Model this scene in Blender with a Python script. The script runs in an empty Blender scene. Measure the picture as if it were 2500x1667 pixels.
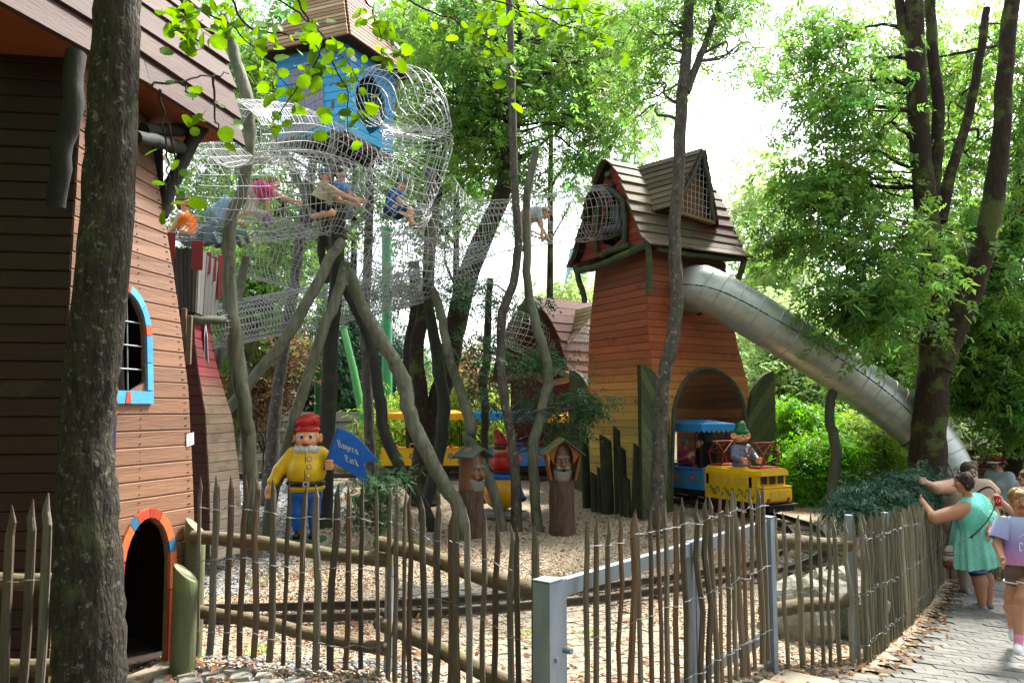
import bpy, math, random
import numpy as np
from mathutils import Vector, Matrix
random.seed(7); rng = np.random.default_rng(7)
S = bpy.context.scene
COL = S.collection
# ------------------------------------------------------------------ camera, sky, sun, exposure
CAMZ, F, CX, CY, HOR = 2.15, 1900.0, 1250.0, 833.5, 1000.0
PIT = math.atan((HOR - CY) / F)
cam = bpy.data.cameras.new('camera'); cam.sensor_width = 36.0; cam.lens = 36.0 * F / 2500.0
cam.clip_start = 0.1; cam.clip_end = 1000
camo = bpy.data.objects.new('camera', cam); COL.objects.link(camo)
camo.location = (0, 0, CAMZ); camo.rotation_euler = (math.pi / 2 + PIT, 0, 0)
S.camera = camo
SUN_EL, SUN_AZ = math.radians(54), math.radians(42)      # azimuth measured from +Y (view direction) towards +X
W = bpy.data.worlds.new('World'); S.world = W; W.use_nodes = True
nt = W.node_tree; nt.nodes.clear()
sky = nt.nodes.new('ShaderNodeTexSky'); sky.sky_type = 'NISHITA'; sky.sun_disc = False
sky.sun_elevation = SUN_EL; sky.sun_rotation = SUN_AZ; sky.dust_density = 4.0; sky.air_density = 1.0; sky.altitude = 300
hs = nt.nodes.new('ShaderNodeHueSaturation'); hs.inputs['Saturation'].default_value = 0.32
bg = nt.nodes.new('ShaderNodeBackground'); bg.inputs['Strength'].default_value = 0.13
wo = nt.nodes.new('ShaderNodeOutputWorld')
nt.links.new(sky.outputs[0], hs.inputs['Color']); nt.links.new(hs.outputs[0], bg.inputs[0]); nt.links.new(bg.outputs[0], wo.inputs[0])
sl = bpy.data.lights.new('sun', 'SUN'); sl.energy = 3.5; sl.angle = math.radians(9); sl.color = (1.0, 0.95, 0.86)
so = bpy.data.objects.new('sun', sl); COL.objects.link(so)
sd = Vector((math.sin(SUN_AZ) * math.cos(SUN_EL), math.cos(SUN_AZ) * math.cos(SUN_EL), math.sin(SUN_EL)))
so.rotation_euler = sd.to_track_quat('Z', 'Y').to_euler(); so.location = (5, 0, 20)
vs = S.view_settings; vs.view_transform = 'Standard'; vs.look = 'None'; vs.exposure = 2.1; vs.gamma = 1.0; vs.use_curve_mapping = False
S.cycles.use_denoising = True; S.cycles.max_bounces = 8; S.cycles.diffuse_bounces = 4; S.cycles.transmission_bounces = 4
S.cycles.sample_clamp_indirect = 6.0

# ------------------------------------------------------------------ helpers
def V(*a): return Vector(a)
def P(px, py, d):
    """point seen at photo pixel (px,py) at forward distance d (metres)"""
    u = (px - CX) / F; v = -(py - CY) / F
    dy = math.cos(PIT) - v * math.sin(PIT); dz = math.sin(PIT) + v * math.cos(PIT)
    return Vector((u * d / dy, d, CAMZ + d * dz / dy))
FENCE_R = [(1.93, 5.98), (2.8, 6.35), (3.3, 7.06), (4.19, 8.35), (5.09, 9.7), (5.9, 11.0), (6.5, 11.9), (7.4, 12.3), (9.0, 12.6)]
_FL = np.array([(-9.0, 3.0), (-2.0, 3.2), (0.15, 3.8)] + FENCE_R + [(30.0, 16.0)])
def sdist(x, y):
    """signed distance to the fence line (positive on the visitors' side)"""
    x = np.asarray(x, float); y = np.asarray(y, float)
    best = np.full(x.shape, 1e9); sg = np.zeros(x.shape)
    for a, b in zip(_FL[:-1], _FL[1:]):
        dx, dy = b - a; L2 = dx * dx + dy * dy
        t = np.clip(((x - a[0]) * dx + (y - a[1]) * dy) / L2, 0, 1)
        ex = x - a[0] - t * dx; ey = y - a[1] - t * dy
        dd = np.hypot(ex, ey); cr = -(dx * ey - dy * ex)
        m = dd < best; best = np.where(m, dd, best); sg = np.where(m, np.sign(cr), sg)
    return best * sg
def Gn(x, y):
    x = np.asarray(x, float); y = np.asarray(y, float)
    ze = np.interp(y, [0, 4, 5.4, 7.0, 8, 11, 13, 17, 30, 80, 200], [.40, .40, .42, .26, .24, .35, .45, .67, 1.1, 2.2, 3.0])
    zp = np.maximum(.58 - .085 * x - .032 * y, -0.55)
    w = np.clip((sdist(x, y) + 1.7) / 1.7, 0, 1); w = w * w * (3 - 2 * w)
    w = w * np.clip((x + 1.0) / 2.5, 0, 1)
    return ze * (1 - w) + zp * w
def G(x, y): return float(Gn(np.array([x]), np.array([y]))[0])
def PG(px, py, d0=8.0):
    """where the sight line through a photo pixel meets the ground"""
    lo, hi = 2.5, 60.0
    for d in np.arange(2.5, 60, .1):
        q = P(px, py, d)
        if q.z < G(q.x, q.y): return Vector((q.x, q.y, G(q.x, q.y)))
    return P(px, py, d0)
def onG(px, d):
    x = (px - CX) / F * d / math.cos(PIT) * 0.999
    return Vector((x, d, G(x, d)))
def lin(h):
    h = h.lstrip('#'); r = [int(h[i:i + 2], 16) / 255 for i in (0, 2, 4)]
    return tuple((c / 12.92 if c <= .04045 else ((c + .055) / 1.055) ** 2.4) for c in r)
def C4(c): 
    c = lin(c) if isinstance(c, str) else c
    return (c[0], c[1], c[2], 1.0)
def mixc(a, b, t): return tuple(a[i] * (1 - t) + b[i] * t for i in range(3))

# ------------------------------------------------------------------ materials
MATS = {}
def mat(name, col=None, rough=.7, col2=None, sc=(6, 6, 6), amt=.5, bump=.15, bsc=None, spec=.3, metal=0.0, transl=0.0,
        objcol=False, rnd=0.0, leaf=False, detail=5.0, spots=None, coat=0.0):
    """procedural material: two colours mixed by a stretched world-space noise, bump from a finer noise"""
    if name in MATS: return MATS[name]
    m = bpy.data.materials.new(name); m.use_nodes = True; MATS[name] = m
    t = m.node_tree; n = t.nodes; l = t.links; n.clear()
    out = n.new('ShaderNodeOutputMaterial'); bs = n.new('ShaderNodeBsdfPrincipled')
    bs.inputs['Roughness'].default_value = rough; bs.inputs['Specular IOR Level'].default_value = spec; bs.inputs['Metallic'].default_value = metal
    if coat: bs.inputs['Coat Weight'].default_value = coat; bs.inputs['Coat Roughness'].default_value = .15
    geo = n.new('ShaderNodeNewGeometry'); oi = n.new('ShaderNodeObjectInfo')
    mp = n.new('ShaderNodeMapping'); mp.inputs['Scale'].default_value = sc
    add = n.new('ShaderNodeVectorMath'); add.operation = 'ADD'
    mul = n.new('ShaderNodeMath'); mul.operation = 'MULTIPLY'; mul.inputs[1].default_value = 17.0
    l.new(oi.outputs['Random'], mul.inputs[0]); l.new(geo.outputs['Position'], add.inputs[0]); l.new(mul.outputs[0], add.inputs[1])
    l.new(add.outputs[0], mp.inputs['Vector'])
    nz = n.new('ShaderNodeTexNoise'); nz.inputs['Scale'].default_value = 1.0; nz.inputs['Detail'].default_value = detail; nz.inputs['Roughness'].default_value = .62
    l.new(mp.outputs[0], nz.inputs['Vector'])
    if objcol: base = oi.outputs['Color']
    else:
        rg = n.new('ShaderNodeRGB'); rg.outputs[0].default_value = C4(col); base = rg.outputs[0]
    mx = n.new('ShaderNodeMix'); mx.data_type = 'RGBA'
    rp = n.new('ShaderNodeMapRange'); rp.inputs[1].default_value = .36; rp.inputs[2].default_value = .66; rp.inputs[4].default_value = amt
    l.new(nz.outputs[0], rp.inputs[0]); l.new(rp.outputs[0], mx.inputs[0]); l.new(base, mx.inputs[6])
    if col2 is None:
        hv = n.new('ShaderNodeHueSaturation'); hv.inputs['Value'].default_value = .45; l.new(base, hv.inputs['Color']); l.new(hv.outputs[0], mx.inputs[7])
    else: mx.inputs[7].default_value = C4(col2)
    cur = mx.outputs[2]
    if spots:      # lichen, moss or dirt patches with a shape of their own: (colour, scale, threshold, amount)
        for scol, ssc, th, sam in spots:
            sn = n.new('ShaderNodeTexNoise'); sn.inputs['Scale'].default_value = ssc; sn.inputs['Detail'].default_value = 6.0; sn.inputs['Roughness'].default_value = .7
            l.new(add.outputs[0], sn.inputs['Vector'])
            sr = n.new('ShaderNodeMapRange'); sr.inputs[1].default_value = th; sr.inputs[2].default_value = th + .08; sr.inputs[4].default_value = sam
            l.new(sn.outputs[0], sr.inputs[0])
            sm = n.new('ShaderNodeMix'); sm.data_type = 'RGBA'; sm.inputs[7].default_value = C4(scol)
            l.new(sr.outputs[0], sm.inputs[0]); l.new(cur, sm.inputs[6]); cur = sm.outputs[2]
    if rnd or leaf:
        hv2 = n.new('ShaderNodeHueSaturation')
        if leaf:
            at = n.new('ShaderNodeAttribute'); at.attribute_name = 'r'; src = at.outputs['Fac']
            h = n.new('ShaderNodeMapRange'); h.inputs[3].default_value = .475; h.inputs[4].default_value = .525; l.new(src, h.inputs[0]); l.new(h.outputs[0], hv2.inputs['Hue'])
            rv = .55
        else: src = oi.outputs['Random']; rv = rnd
        vr = n.new('ShaderNodeMapRange'); vr.inputs[3].default_value = 1 - rv; vr.inputs[4].default_value = 1 + rv
        l.new(src, vr.inputs[0]); l.new(vr.outputs[0], hv2.inputs['Value']); l.new(cur, hv2.inputs['Color']); cur = hv2.outputs[0]
    l.new(cur, bs.inputs['Base Color'])
    if bump:
        mp2 = n.new('ShaderNodeMapping'); b2 = bsc or tuple(4 * s for s in sc); mp2.inputs['Scale'].default_value = b2
        l.new(add.outputs[0], mp2.inputs['Vector'])
        nb = n.new('ShaderNodeTexNoise'); nb.inputs['Scale'].default_value = 1.0; nb.inputs['Detail'].default_value = 6.0
        l.new(mp2.outputs[0], nb.inputs['Vector'])
        bp = n.new('ShaderNodeBump'); bp.inputs['Strength'].default_value = bump; bp.inputs['Distance'].default_value = .02
        l.new(nb.outputs[0], bp.inputs['Height']); l.new(bp.outputs[0], bs.inputs['Normal'])
    sh = bs.outputs[0]
    if transl:
        tr = n.new('ShaderNodeBsdfTranslucent'); hv3 = n.new('ShaderNodeHueSaturation'); hv3.inputs['Saturation'].default_value = 1.08; hv3.inputs['Value'].default_value = 1.6; hv3.inputs['Hue'].default_value = .48
        l.new(cur, hv3.inputs['Color']); l.new(hv3.outputs[0], tr.inputs['Color'])
        ms = n.new('ShaderNodeMixShader'); ms.inputs[0].default_value = transl
        l.new(sh, ms.inputs[1]); l.new(tr.outputs[0], ms.inputs[2]); sh = ms.outputs[0]
    l.new(sh, out.inputs['Surface'])
    return m

# ------------------------------------------------------------------ object plumbing
def tag(o, label=None, cat=None, group=None, kind=None):
    if label: o['label'] = label
    if cat: o['category'] = cat
    if group: o['group'] = group
    if kind: o['kind'] = kind
    return o
WORLD = {}
def thing(name, label, cat, loc=(0, 0, 0), rz=0.0, group=None, local=False):
    """an Empty at the thing's base; its parts are given in world coordinates unless local"""
    o = bpy.data.objects.new(name, None); COL.objects.link(o); o.location = loc; o.rotation_euler = (0, 0, rz); o.empty_display_size = .2
    if not local: WORLD[o.name] = (Matrix.Translation(loc) @ Matrix.Rotation(rz, 4, 'Z')).inverted()
    return tag(o, label, cat, group)
def put(name, me, parent=None, color=None, loc=None, rot=None, scale=None):
    o = bpy.data.objects.new(name, me); COL.objects.link(o)
    if parent:
        o.parent = parent
        if parent.name in WORLD: o.matrix_parent_inverse = WORLD[parent.name]
    if color is not None: o.color = C4(color)
    if loc is not None: o.location = loc
    if rot is not None: o.rotation_euler = rot
    if scale is not None: o.scale = scale
    return o
def np_mesh(name, verts, faces, mats, mi=None, smooth=False, attr=None):
    """verts (n,3), faces (m,k) arrays"""
    me = bpy.data.meshes.new(name); verts = np.asarray(verts, np.float32); faces = np.asarray(faces, np.int32)
    m, k = faces.shape
    me.vertices.add(len(verts)); me.vertices.foreach_set('co', verts.ravel())
    me.loops.add(m * k); me.loops.foreach_set('vertex_index', faces.ravel())
    me.polygons.add(m); me.polygons.foreach_set('loop_start', np.arange(0, m * k, k, dtype=np.int32))
    for x in (mats if isinstance(mats, (list, tuple)) else [mats]): me.materials.append(x)
    if mi is not None: me.polygons.foreach_set('material_index', np.asarray(mi, np.int32))
    if smooth: me.polygons.foreach_set('use_smooth', np.ones(m, bool))
    if attr is not None:
        a = me.attributes.new('r', 'FLOAT', 'POINT'); a.data.foreach_set('value', np.asarray(attr, np.float32))
    me.update(calc_edges=True)
    return me
class MB:
    """collects simple shapes for ONE part"""
    def __init__(s): s.v = []; s.f = []; s.m = []; s.sm = []
    def add(s, vs, fs, mi=0, smooth=False):
        b = len(s.v); s.v += [tuple(v) for v in vs]; s.f += [tuple(i + b for i in f) for f in fs]; s.m += [mi] * len(fs); s.sm += [smooth] * len(fs); return s
    def box(s, c, size, mi=0, rz=0.0, M=None, ch=0.0):
        x, y, z = [a / 2 for a in size]; c = Vector(c)
        R = M or Matrix.Rotation(rz, 3, 'Z')
        if ch <= 0:
            vs = [c + R @ Vector((a * x, b * y, d * z)) for d in (-1, 1) for b in (-1, 1) for a in (-1, 1)]
            return s.add(vs, [(0, 2, 3, 1), (4, 5, 7, 6), (0, 1, 5, 4), (2, 6, 7, 3), (0, 4, 6, 2), (1, 3, 7, 5)], mi)
        vs = []; h = ch
        for zz, ix in ((-z, h), (-z + h, 0), (z - h, 0), (z, h)):
            for a, b in ((-1, -1), (1, -1), (1, 1), (-1, 1)): vs.append(c + R @ Vector((a * (x - ix), b * (y - ix), zz)))
        fs = [(3, 2, 1, 0), (12, 13, 14, 15)]
        for k in range(3):
            for i in range(4): j = (i + 1) % 4; fs.append((4 * k + i, 4 * k + j, 4 * k + 4 + j, 4 * k + 4 + i))
        return s.add(vs, fs, mi)
    def tube(s, pts, r, n=8, mi=0, cap=True, jit=0.0, closed=False, smooth=True, flat=None):
        pts = [Vector(p) for p in pts]; N = len(pts)
        rs = r if isinstance(r, (list, tuple, np.ndarray)) else [r] * N
        vs = []; up = None
        for i in range(N):
            if closed: t = (pts[(i + 1) % N] - pts[i - 1])
            else: t = pts[min(i + 1, N - 1)] - pts[max(i - 1, 0)]
            if t.length < 1e-9: t = Vector((0, 0, 1))
            t.normalize()
            if up is None:
                up = Vector((0, 0, 1)) if abs(t.z) < .9 else Vector((1, 0, 0))
            a = t.cross(up)
            if a.length < 1e-6: a = t.cross(Vector((.3, .5, .2)))
            a.normalize(); up = a.cross(t).normalized()
            for k in range(n):
                q = 2 * math.pi * k / n; rr = rs[i] * (1 + (random.uniform(-jit, jit) if jit else 0))
                fx = 1.0 if flat is None else flat
                vs.append(pts[i] + a * math.cos(q) * rr + up * math.sin(q) * rr * fx)
        fs = []; M_ = N if closed else N - 1
        for i in range(M_):
            i2 = (i + 1) % N
            for k in range(n): k2 = (k + 1) % n; fs.append((i * n + k, i * n + k2, i2 * n + k2, i2 * n + k))
        b = len(s.v); s.add(vs, fs, mi, smooth)
        if cap and not closed:
            s.add([vs[k] for k in range(n)], [tuple(range(n))[::-1]], mi); s.add([vs[(N - 1) * n + k] for k in range(n)], [tuple(range(n))], mi)
        return s
    def ell(s, c, r, nu=10, nv=7, mi=0, M=None, jit=0.0):
        c = Vector(c); r = r if isinstance(r, (tuple, list)) else (r, r, r); vs = []; fs = []
        for j in range(nv + 1):
            th = math.pi * j / nv
            for i in range(nu):
                ph = 2 * math.pi * i / nu; k = 1 + (random.uniform(-jit, jit) if jit else 0)
                q = Vector((r[0] * math.sin(th) * math.cos(ph), r[1] * math.sin(th) * math.sin(ph), r[2] * math.cos(th))) * k
                vs.append(c + (M @ q if M else q))
        for j in range(nv):
            for i in range(nu): i2 = (i + 1) % nu; fs.append((j * nu + i, (j + 1) * nu + i, (j + 1) * nu + i2, j * nu + i2))
        return s.add(vs, fs, mi, True)
    def prism(s, poly, d, mi=0):
        """poly: list of 3-D points (planar), extruded by vector d"""
        n = len(poly); poly = [Vector(p) for p in poly]; d = Vector(d)
        vs = poly + [p + d for p in poly]
        return s.add(vs, [tuple(range(n))[::-1], tuple(range(n, 2 * n))] + [(i, (i + 1) % n, n + (i + 1) % n, n + i) for i in range(n)], mi)
    def mesh(s, name, mats):
        me = bpy.data.meshes.new(name); me.from_pydata(s.v, [], s.f)
        for x in (mats if isinstance(mats, (list, tuple)) else [mats]): me.materials.append(x)
        me.polygons.foreach_set('material_index', s.m); me.polygons.foreach_set('use_smooth', s.sm)
        me.update(); return me
    def build(s, name, mats, parent=None, color=None, **k):
        return put(name, s.mesh(name, mats), parent, color, **k)
def wobble(pts, n=4, amp=.02):
    """Catmull-Rom resample of a polyline with a little irregularity"""
    pts = [Vector(p) for p in pts]; out = []
    for i in range(len(pts) - 1):
        p0 = pts[max(i - 1, 0)]; p1 = pts[i]; p2 = pts[i + 1]; p3 = pts[min(i + 2, len(pts) - 1)]
        for k in range(n):
            t = k / n
            q = .5 * ((2 * p1) + (p2 - p0) * t + (2 * p0 - 5 * p1 + 4 * p2 - p3) * t * t + (3 * p1 - p0 - 3 * p2 + p3) * t ** 3)
            if amp and (i or k): q = q + Vector((random.uniform(-amp, amp), random.uniform(-amp, amp), random.uniform(-amp, amp)))
            out.append(q)
    out.append(pts[-1]); return out
def interp_r(rs, n): return list(np.interp(np.linspace(0, len(rs) - 1, (len(rs) - 1) * n + 1), range(len(rs)), rs))
def log_(mb, pts, rs, n=10, k=4, amp=.012, jit=.05, mi=0): return mb.tube(wobble(pts, k, amp), interp_r(rs, k), n, mi, jit=jit)

# ------------------------------------------------------------------ implicit figures: smooth union of tapered capsules, meshed by surface nets
class SDF:
    def __init__(s): s.p = []
    def c(s, a, b, ra, rb, m=0, k=.03): s.p.append(('c', np.array(a, float), np.array(b, float), ra, rb, m, k)); return s
    def e(s, c, r, m=0, k=.03, rot=None):
        r = (r, r, r) if np.isscalar(r) else r
        R = None if rot is None else np.array(Matrix.Rotation(rot[1], 3, rot[0]).inverted())
        s.p.append(('e', np.array(c, float), R, np.array(r, float), 0, m, k)); return s
    def sub(s, c, r, m=None, k=.01, rot=None):
        r = (r, r, r) if np.isscalar(r) else r
        R = None if rot is None else np.array(Matrix.Rotation(rot[1], 3, rot[0]).inverted())
        s.p.append(('s', np.array(c, float), R, np.array(r, float), 0, m, k)); return s
    def mesh(s, name, mats, h=.01):
        lo = np.full(3, 1e9); hi = -lo
        for q in s.p:
            if q[0] == 'c': mn = np.minimum(q[1] - q[3], q[2] - q[4]); mx = np.maximum(q[1] + q[3], q[2] + q[4])
            elif q[0] == 'e': rr = q[3] if q[2] is None else np.full(3, q[3].max()); mn = q[1] - rr; mx = q[1] + rr
            else: continue
            lo = np.minimum(lo, mn); hi = np.maximum(hi, mx)
        lo -= 3 * h; hi += 3 * h; n = np.ceil((hi - lo) / h).astype(int) + 1
        Fd = np.full(n, .5, np.float32); B = np.full(n, .5, np.float32); M = np.zeros(n, np.int8)
        ax = [lo[i] + h * np.arange(n[i]) for i in range(3)]
        for q in s.p:
            k = q[6]; pad = 2 * k + 3 * h
            if q[0] == 'c': mn = np.minimum(q[1] - q[3], q[2] - q[4]); mx = np.maximum(q[1] + q[3], q[2] + q[4])
            else: rr = q[3] if q[2] is None else np.full(3, q[3].max()); mn = q[1] - rr; mx = q[1] + rr
            i0 = np.clip(np.floor((mn - pad - lo) / h).astype(int), 0, n - 1); i1 = np.clip(np.ceil((mx + pad - lo) / h).astype(int) + 1, 1, n)
            sl_ = tuple(slice(i0[i], i1[i]) for i in range(3))
            X, Y, Z = np.meshgrid(*[ax[i][sl_[i]] for i in range(3)], indexing='ij')
            if q[0] == 'c':
                a, b = q[1], q[2]; d = b - a; L = max(d @ d, 1e-12)
                t = np.clip(((X - a[0]) * d[0] + (Y - a[1]) * d[1] + (Z - a[2]) * d[2]) / L, 0, 1)
                D = np.sqrt((X - a[0] - t * d[0]) ** 2 + (Y - a[1] - t * d[1]) ** 2 + (Z - a[2] - t * d[2]) ** 2) - (q[3] + (q[4] - q[3]) * t)
            else:
                x, y, z = X - q[1][0], Y - q[1][1], Z - q[1][2]
                if q[2] is not None:
                    R = q[2]; x, y, z = R[0, 0] * x + R[0, 1] * y + R[0, 2] * z, R[1, 0] * x + R[1, 1] * y + R[1, 2] * z, R[2, 0] * x + R[2, 1] * y + R[2, 2] * z
                r = q[3]; k0 = np.sqrt((x / r[0]) ** 2 + (y / r[1]) ** 2 + (z / r[2]) ** 2) + 1e-9; k1 = np.sqrt((x / r[0] ** 2) ** 2 + (y / r[1] ** 2) ** 2 + (z / r[2] ** 2) ** 2) + 1e-9
                D = k0 * (k0 - 1) / k1
            A = Fd[sl_]
            if q[0] == 's':
                hh = np.maximum(k - np.abs(A + D), 0) / k; Fd[sl_] = np.maximum(A, -D) + hh * hh * k / 4
                if q[5] is not None: mm = M[sl_]; mm[D < h] = q[5]
            else:
                hh = np.maximum(k - np.abs(A - D), 0) / k; Fd[sl_] = np.minimum(A, D) - hh * hh * k / 4
                bb = B[sl_]; mm = M[sl_]; w = D < bb; bb[w] = D[w]; mm[w] = q[5]
        I = Fd < 0
        cs = [(i, j, k_) for i in (0, 1) for j in (0, 1) for k_ in (0, 1)]
        def sh(A, o): return A[o[0]:n[0] - 1 + o[0], o[1]:n[1] - 1 + o[1], o[2]:n[2] - 1 + o[2]]
        al = sh(I, cs[0]).copy(); an = al.copy()
        for o in cs[1:]: al &= sh(I, o); an |= sh(I, o)
        act = np.argwhere(an & ~al)
        idx = np.full(n - 1, -1, np.int32); idx[act[:, 0], act[:, 1], act[:, 2]] = np.arange(len(act))
        pos = np.zeros((len(act), 3)); cnt = np.zeros(len(act))
        for a in cs:
            for d in range(3):
                if a[d]: continue
                b = list(a); b[d] = 1
                fa = Fd[act[:, 0] + a[0], act[:, 1] + a[1], act[:, 2] + a[2]]; fb = Fd[act[:, 0] + b[0], act[:, 1] + b[1], act[:, 2] + b[2]]
                cr = (fa < 0) != (fb < 0); t = np.where(cr, fa / np.where(cr, fa - fb, 1), 0)
                p = np.tile(np.array(a, float), (len(act), 1)); p[:, d] += t; pos[cr] += p[cr]; cnt += cr
        vv = (act + pos / cnt[:, None]) * h + lo
        vm = M[act[:, 0], act[:, 1], act[:, 2]]
        fs = []
        for d in range(3):
            u, w = (d + 1) % 3, (d + 2) % 3
            s0 = [slice(None)] * 3; s1 = [slice(None)] * 3; s0[d] = slice(0, n[d] - 1); s1[d] = slice(1, n[d])
            for ax_ in (u, w): s0[ax_] = slice(1, n[ax_] - 1); s1[ax_] = slice(1, n[ax_] - 1)
            A0 = I[tuple(s0)]; A1 = I[tuple(s1)]
            for flip in (0, 1):
                e = np.argwhere((A0 & ~A1) if not flip else (~A0 & A1))
                if not len(e): continue
                e[:, u] += 1; e[:, w] += 1
                def cell(du, dw):
                    q = e.copy(); q[:, u] -= du; q[:, w] -= dw; return idx[q[:, 0], q[:, 1], q[:, 2]]
                qd = np.stack([cell(1, 1), cell(0, 1), cell(0, 0), cell(1, 0)], 1)
                if flip: qd = qd[:, ::-1]
                fs.append(qd)
        fs = np.concatenate(fs)
        return np_mesh(name, vv, fs, mats, vm[fs[:, 0]], smooth=True)
    def build(s, name, mats, parent=None, h=.01, **k): return put(name, s.mesh(name, mats, h), parent, **k)
# ------------------------------------------------------------------ ground, gravel, paving
def mat_gravel(name, c1, c2, c3, scale=55.0, rough=.9, bump=.6, patch=None):
    m = bpy.data.materials.new(name); m.use_nodes = True; MATS[name] = m
    t = m.node_tree; n = t.nodes; l = t.links; n.clear()
    out = n.new('ShaderNodeOutputMaterial'); bs = n.new('ShaderNodeBsdfPrincipled'); bs.inputs['Roughness'].default_value = rough; bs.inputs['Specular IOR Level'].default_value = .2
    geo = n.new('ShaderNodeNewGeometry')
    vo = n.new('ShaderNodeTexVoronoi'); vo.inputs['Scale'].default_value = scale; vo.inputs['Randomness'].default_value = 1.0
    l.new(geo.outputs['Position'], vo.inputs['Vector'])
    sp = n.new('ShaderNodeSeparateColor'); l.new(vo.outputs['Color'], sp.inputs[0])
    cr = n.new('ShaderNodeValToRGB'); cr.color_ramp.elements[0].color = C4(c1); cr.color_ramp.elements[1].color = C4(c3)
    e = cr.color_ramp.elements.new(.55); e.color = C4(c2); l.new(sp.outputs[0], cr.inputs[0])
    nz = n.new('ShaderNodeTexNoise'); nz.inputs['Scale'].default_value = 1.3; nz.inputs['Detail'].default_value = 7.0; l.new(geo.outputs['Position'], nz.inputs['Vector'])
    mr = n.new('ShaderNodeMapRange'); mr.inputs[1].default_value = .45; mr.inputs[2].default_value = .75; mr.inputs[4].default_value = .55; l.new(nz.outputs[0], mr.inputs[0])
    mx = n.new('ShaderNodeMix'); mx.data_type = 'RGBA'; mx.inputs[7].default_value = C4(patch or c1); l.new(mr.outputs[0], mx.inputs[0]); l.new(cr.outputs[0], mx.inputs[6])
    l.new(mx.outputs[2], bs.inputs['Base Color'])
    bp = n.new('ShaderNodeBump'); bp.inputs['Strength'].default_value = bump; bp.inputs['Distance'].default_value = .03; bp.invert = True
    l.new(vo.outputs['Distance'], bp.inputs['Height']); l.new(bp.outputs[0], bs.inputs['Normal']); l.new(bs.outputs[0], out.inputs['Surface'])
    return m
MG_soil = mat_gravel('forest_floor', '#3d3426', '#584d36', '#6f6244', 9.0, patch='#3f4a25')
MG_grav = mat_gravel('pale_gravel', '#7c6e5b', '#a89881', '#c8baa5', 46.0, bump=.9, patch='#a08b74')
MG_grey = mat_gravel('grey_crushed_stone', '#5d5f60', '#8a8c8d', '#b4b6b7', 30.0, bump=.9, patch='#6c6b66')
MG_joint = mat_gravel('joint_sand', '#4a453d', '#59534a', '#686157', 60.0)

def sheet(name, xs, ys, mats, dz=0.0, keep=None, mi=None, kind='structure', label=None, cat=None, rough=0.0):
    X, Y = np.meshgrid(xs, ys, indexing='ij'); Z = Gn(X, Y) + dz
    if rough: Z = Z + rough * (np.sin(X * 7.1 + 1.3 * np.sin(Y * 5)) * np.sin(Y * 6.3 + np.sin(X * 4)))
    vs = np.stack([X, Y, Z], -1).reshape(-1, 3); nx, ny = len(xs), len(ys)
    i, j = np.meshgrid(np.arange(nx - 1), np.arange(ny - 1), indexing='ij'); a = (i * ny + j).ravel()
    fs = np.stack([a, a + ny, a + ny + 1, a + 1], 1)
    cx = vs[fs, 0].mean(1); cy = vs[fs, 1].mean(1)
    if keep is not None: fs = fs[keep(cx, cy)]; cx = vs[fs, 0].mean(1); cy = vs[fs, 1].mean(1)
    m = mi(cx, cy).astype(int) if mi is not None else None
    used = np.unique(fs); re = np.zeros(len(vs), int); re[used] = np.arange(len(used))
    o = put(name, np_mesh(name, vs[used], re[fs], mats, m, smooth=True))
    return tag(o, label, cat, None, kind)
gx = np.unique(np.concatenate([np.linspace(-220, -12, 30), np.linspace(-12, 14, 131), np.linspace(14, 220, 30)]))
gy = np.unique(np.concatenate([np.linspace(-12, 0, 13), np.linspace(0, 24, 121), np.linspace(24, 300, 40)]))
sheet('ground', gx, gy, MG_soil, -.012, label='brown leaf-strewn soil under the trees', cat='ground')
nz2 = lambda x, y: .35 * np.sin(x * 1.7 + y) + .25 * np.sin(y * 2.3 - x * 1.1)
def in_encl(x, y): return (sdist(x, y) < .12) & (x > -9) & (x < 6.2 + nz2(x, y)) & (y < 18.2 + nz2(x, y)) & (x < 9 - .15 * y + 1.2)
gravel_bed = sheet('gravel_bed', np.linspace(-9, 8, 171), np.linspace(3, 19, 161), [MG_grav, MG_grey], .002, in_encl,
      lambda x, y: ((x < -3.0 + .6 * nz2(x, y) - (y - 13) * .12) & (y > 8.3 + nz2(x, y))), label='pale gravel bed of the enclosure with scattered dead leaves', cat='gravel')
path = sheet('path', np.linspace(.2, 16, 80), np.linspace(1.5, 26, 124), MG_joint, .004, lambda x, y: sdist(x, y) > .16, label='grey paved visitor path along the picket fence', cat='path')

def vis(x, y, z, m=120):
    """is a ground point inside the photo's field of view (so worth building)"""
    d = np.cos(PIT) * y + np.sin(PIT) * (z - CAMZ); px = CX + F * x / np.maximum(d, .1); v = (np.cos(PIT) * (z - CAMZ) - np.sin(PIT) * y) / np.maximum(d, .1); py = CY - F * v
    return (d > .5) & (px > -m) & (px < 2500 + m) & (py > -m) & (py < 1667 + m)
M_paver = mat('concrete_paver', '#6c6b67', .95, '#565551', (3, 3, 3), .7, .3, (90, 90, 90), rnd=.14, spots=[('#55534c', 9, .56, .5), ('#4f4d42', 1.6, .58, .4)])
M_paver2 = mat('old_paver', '#8f8576', .95, '#6d6455', (5, 5, 5), .7, .3, (90, 90, 90), rnd=.18, spots=[('#5f6543', 9, .58, .5)])
M_sett = mat('granite_sett', '#8d8b86', .8, '#5e5c58', (14, 14, 14), .6, .4, (60, 60, 60), rnd=.25, spots=[('#b3b1aa', 60, .6, .5)])
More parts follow.
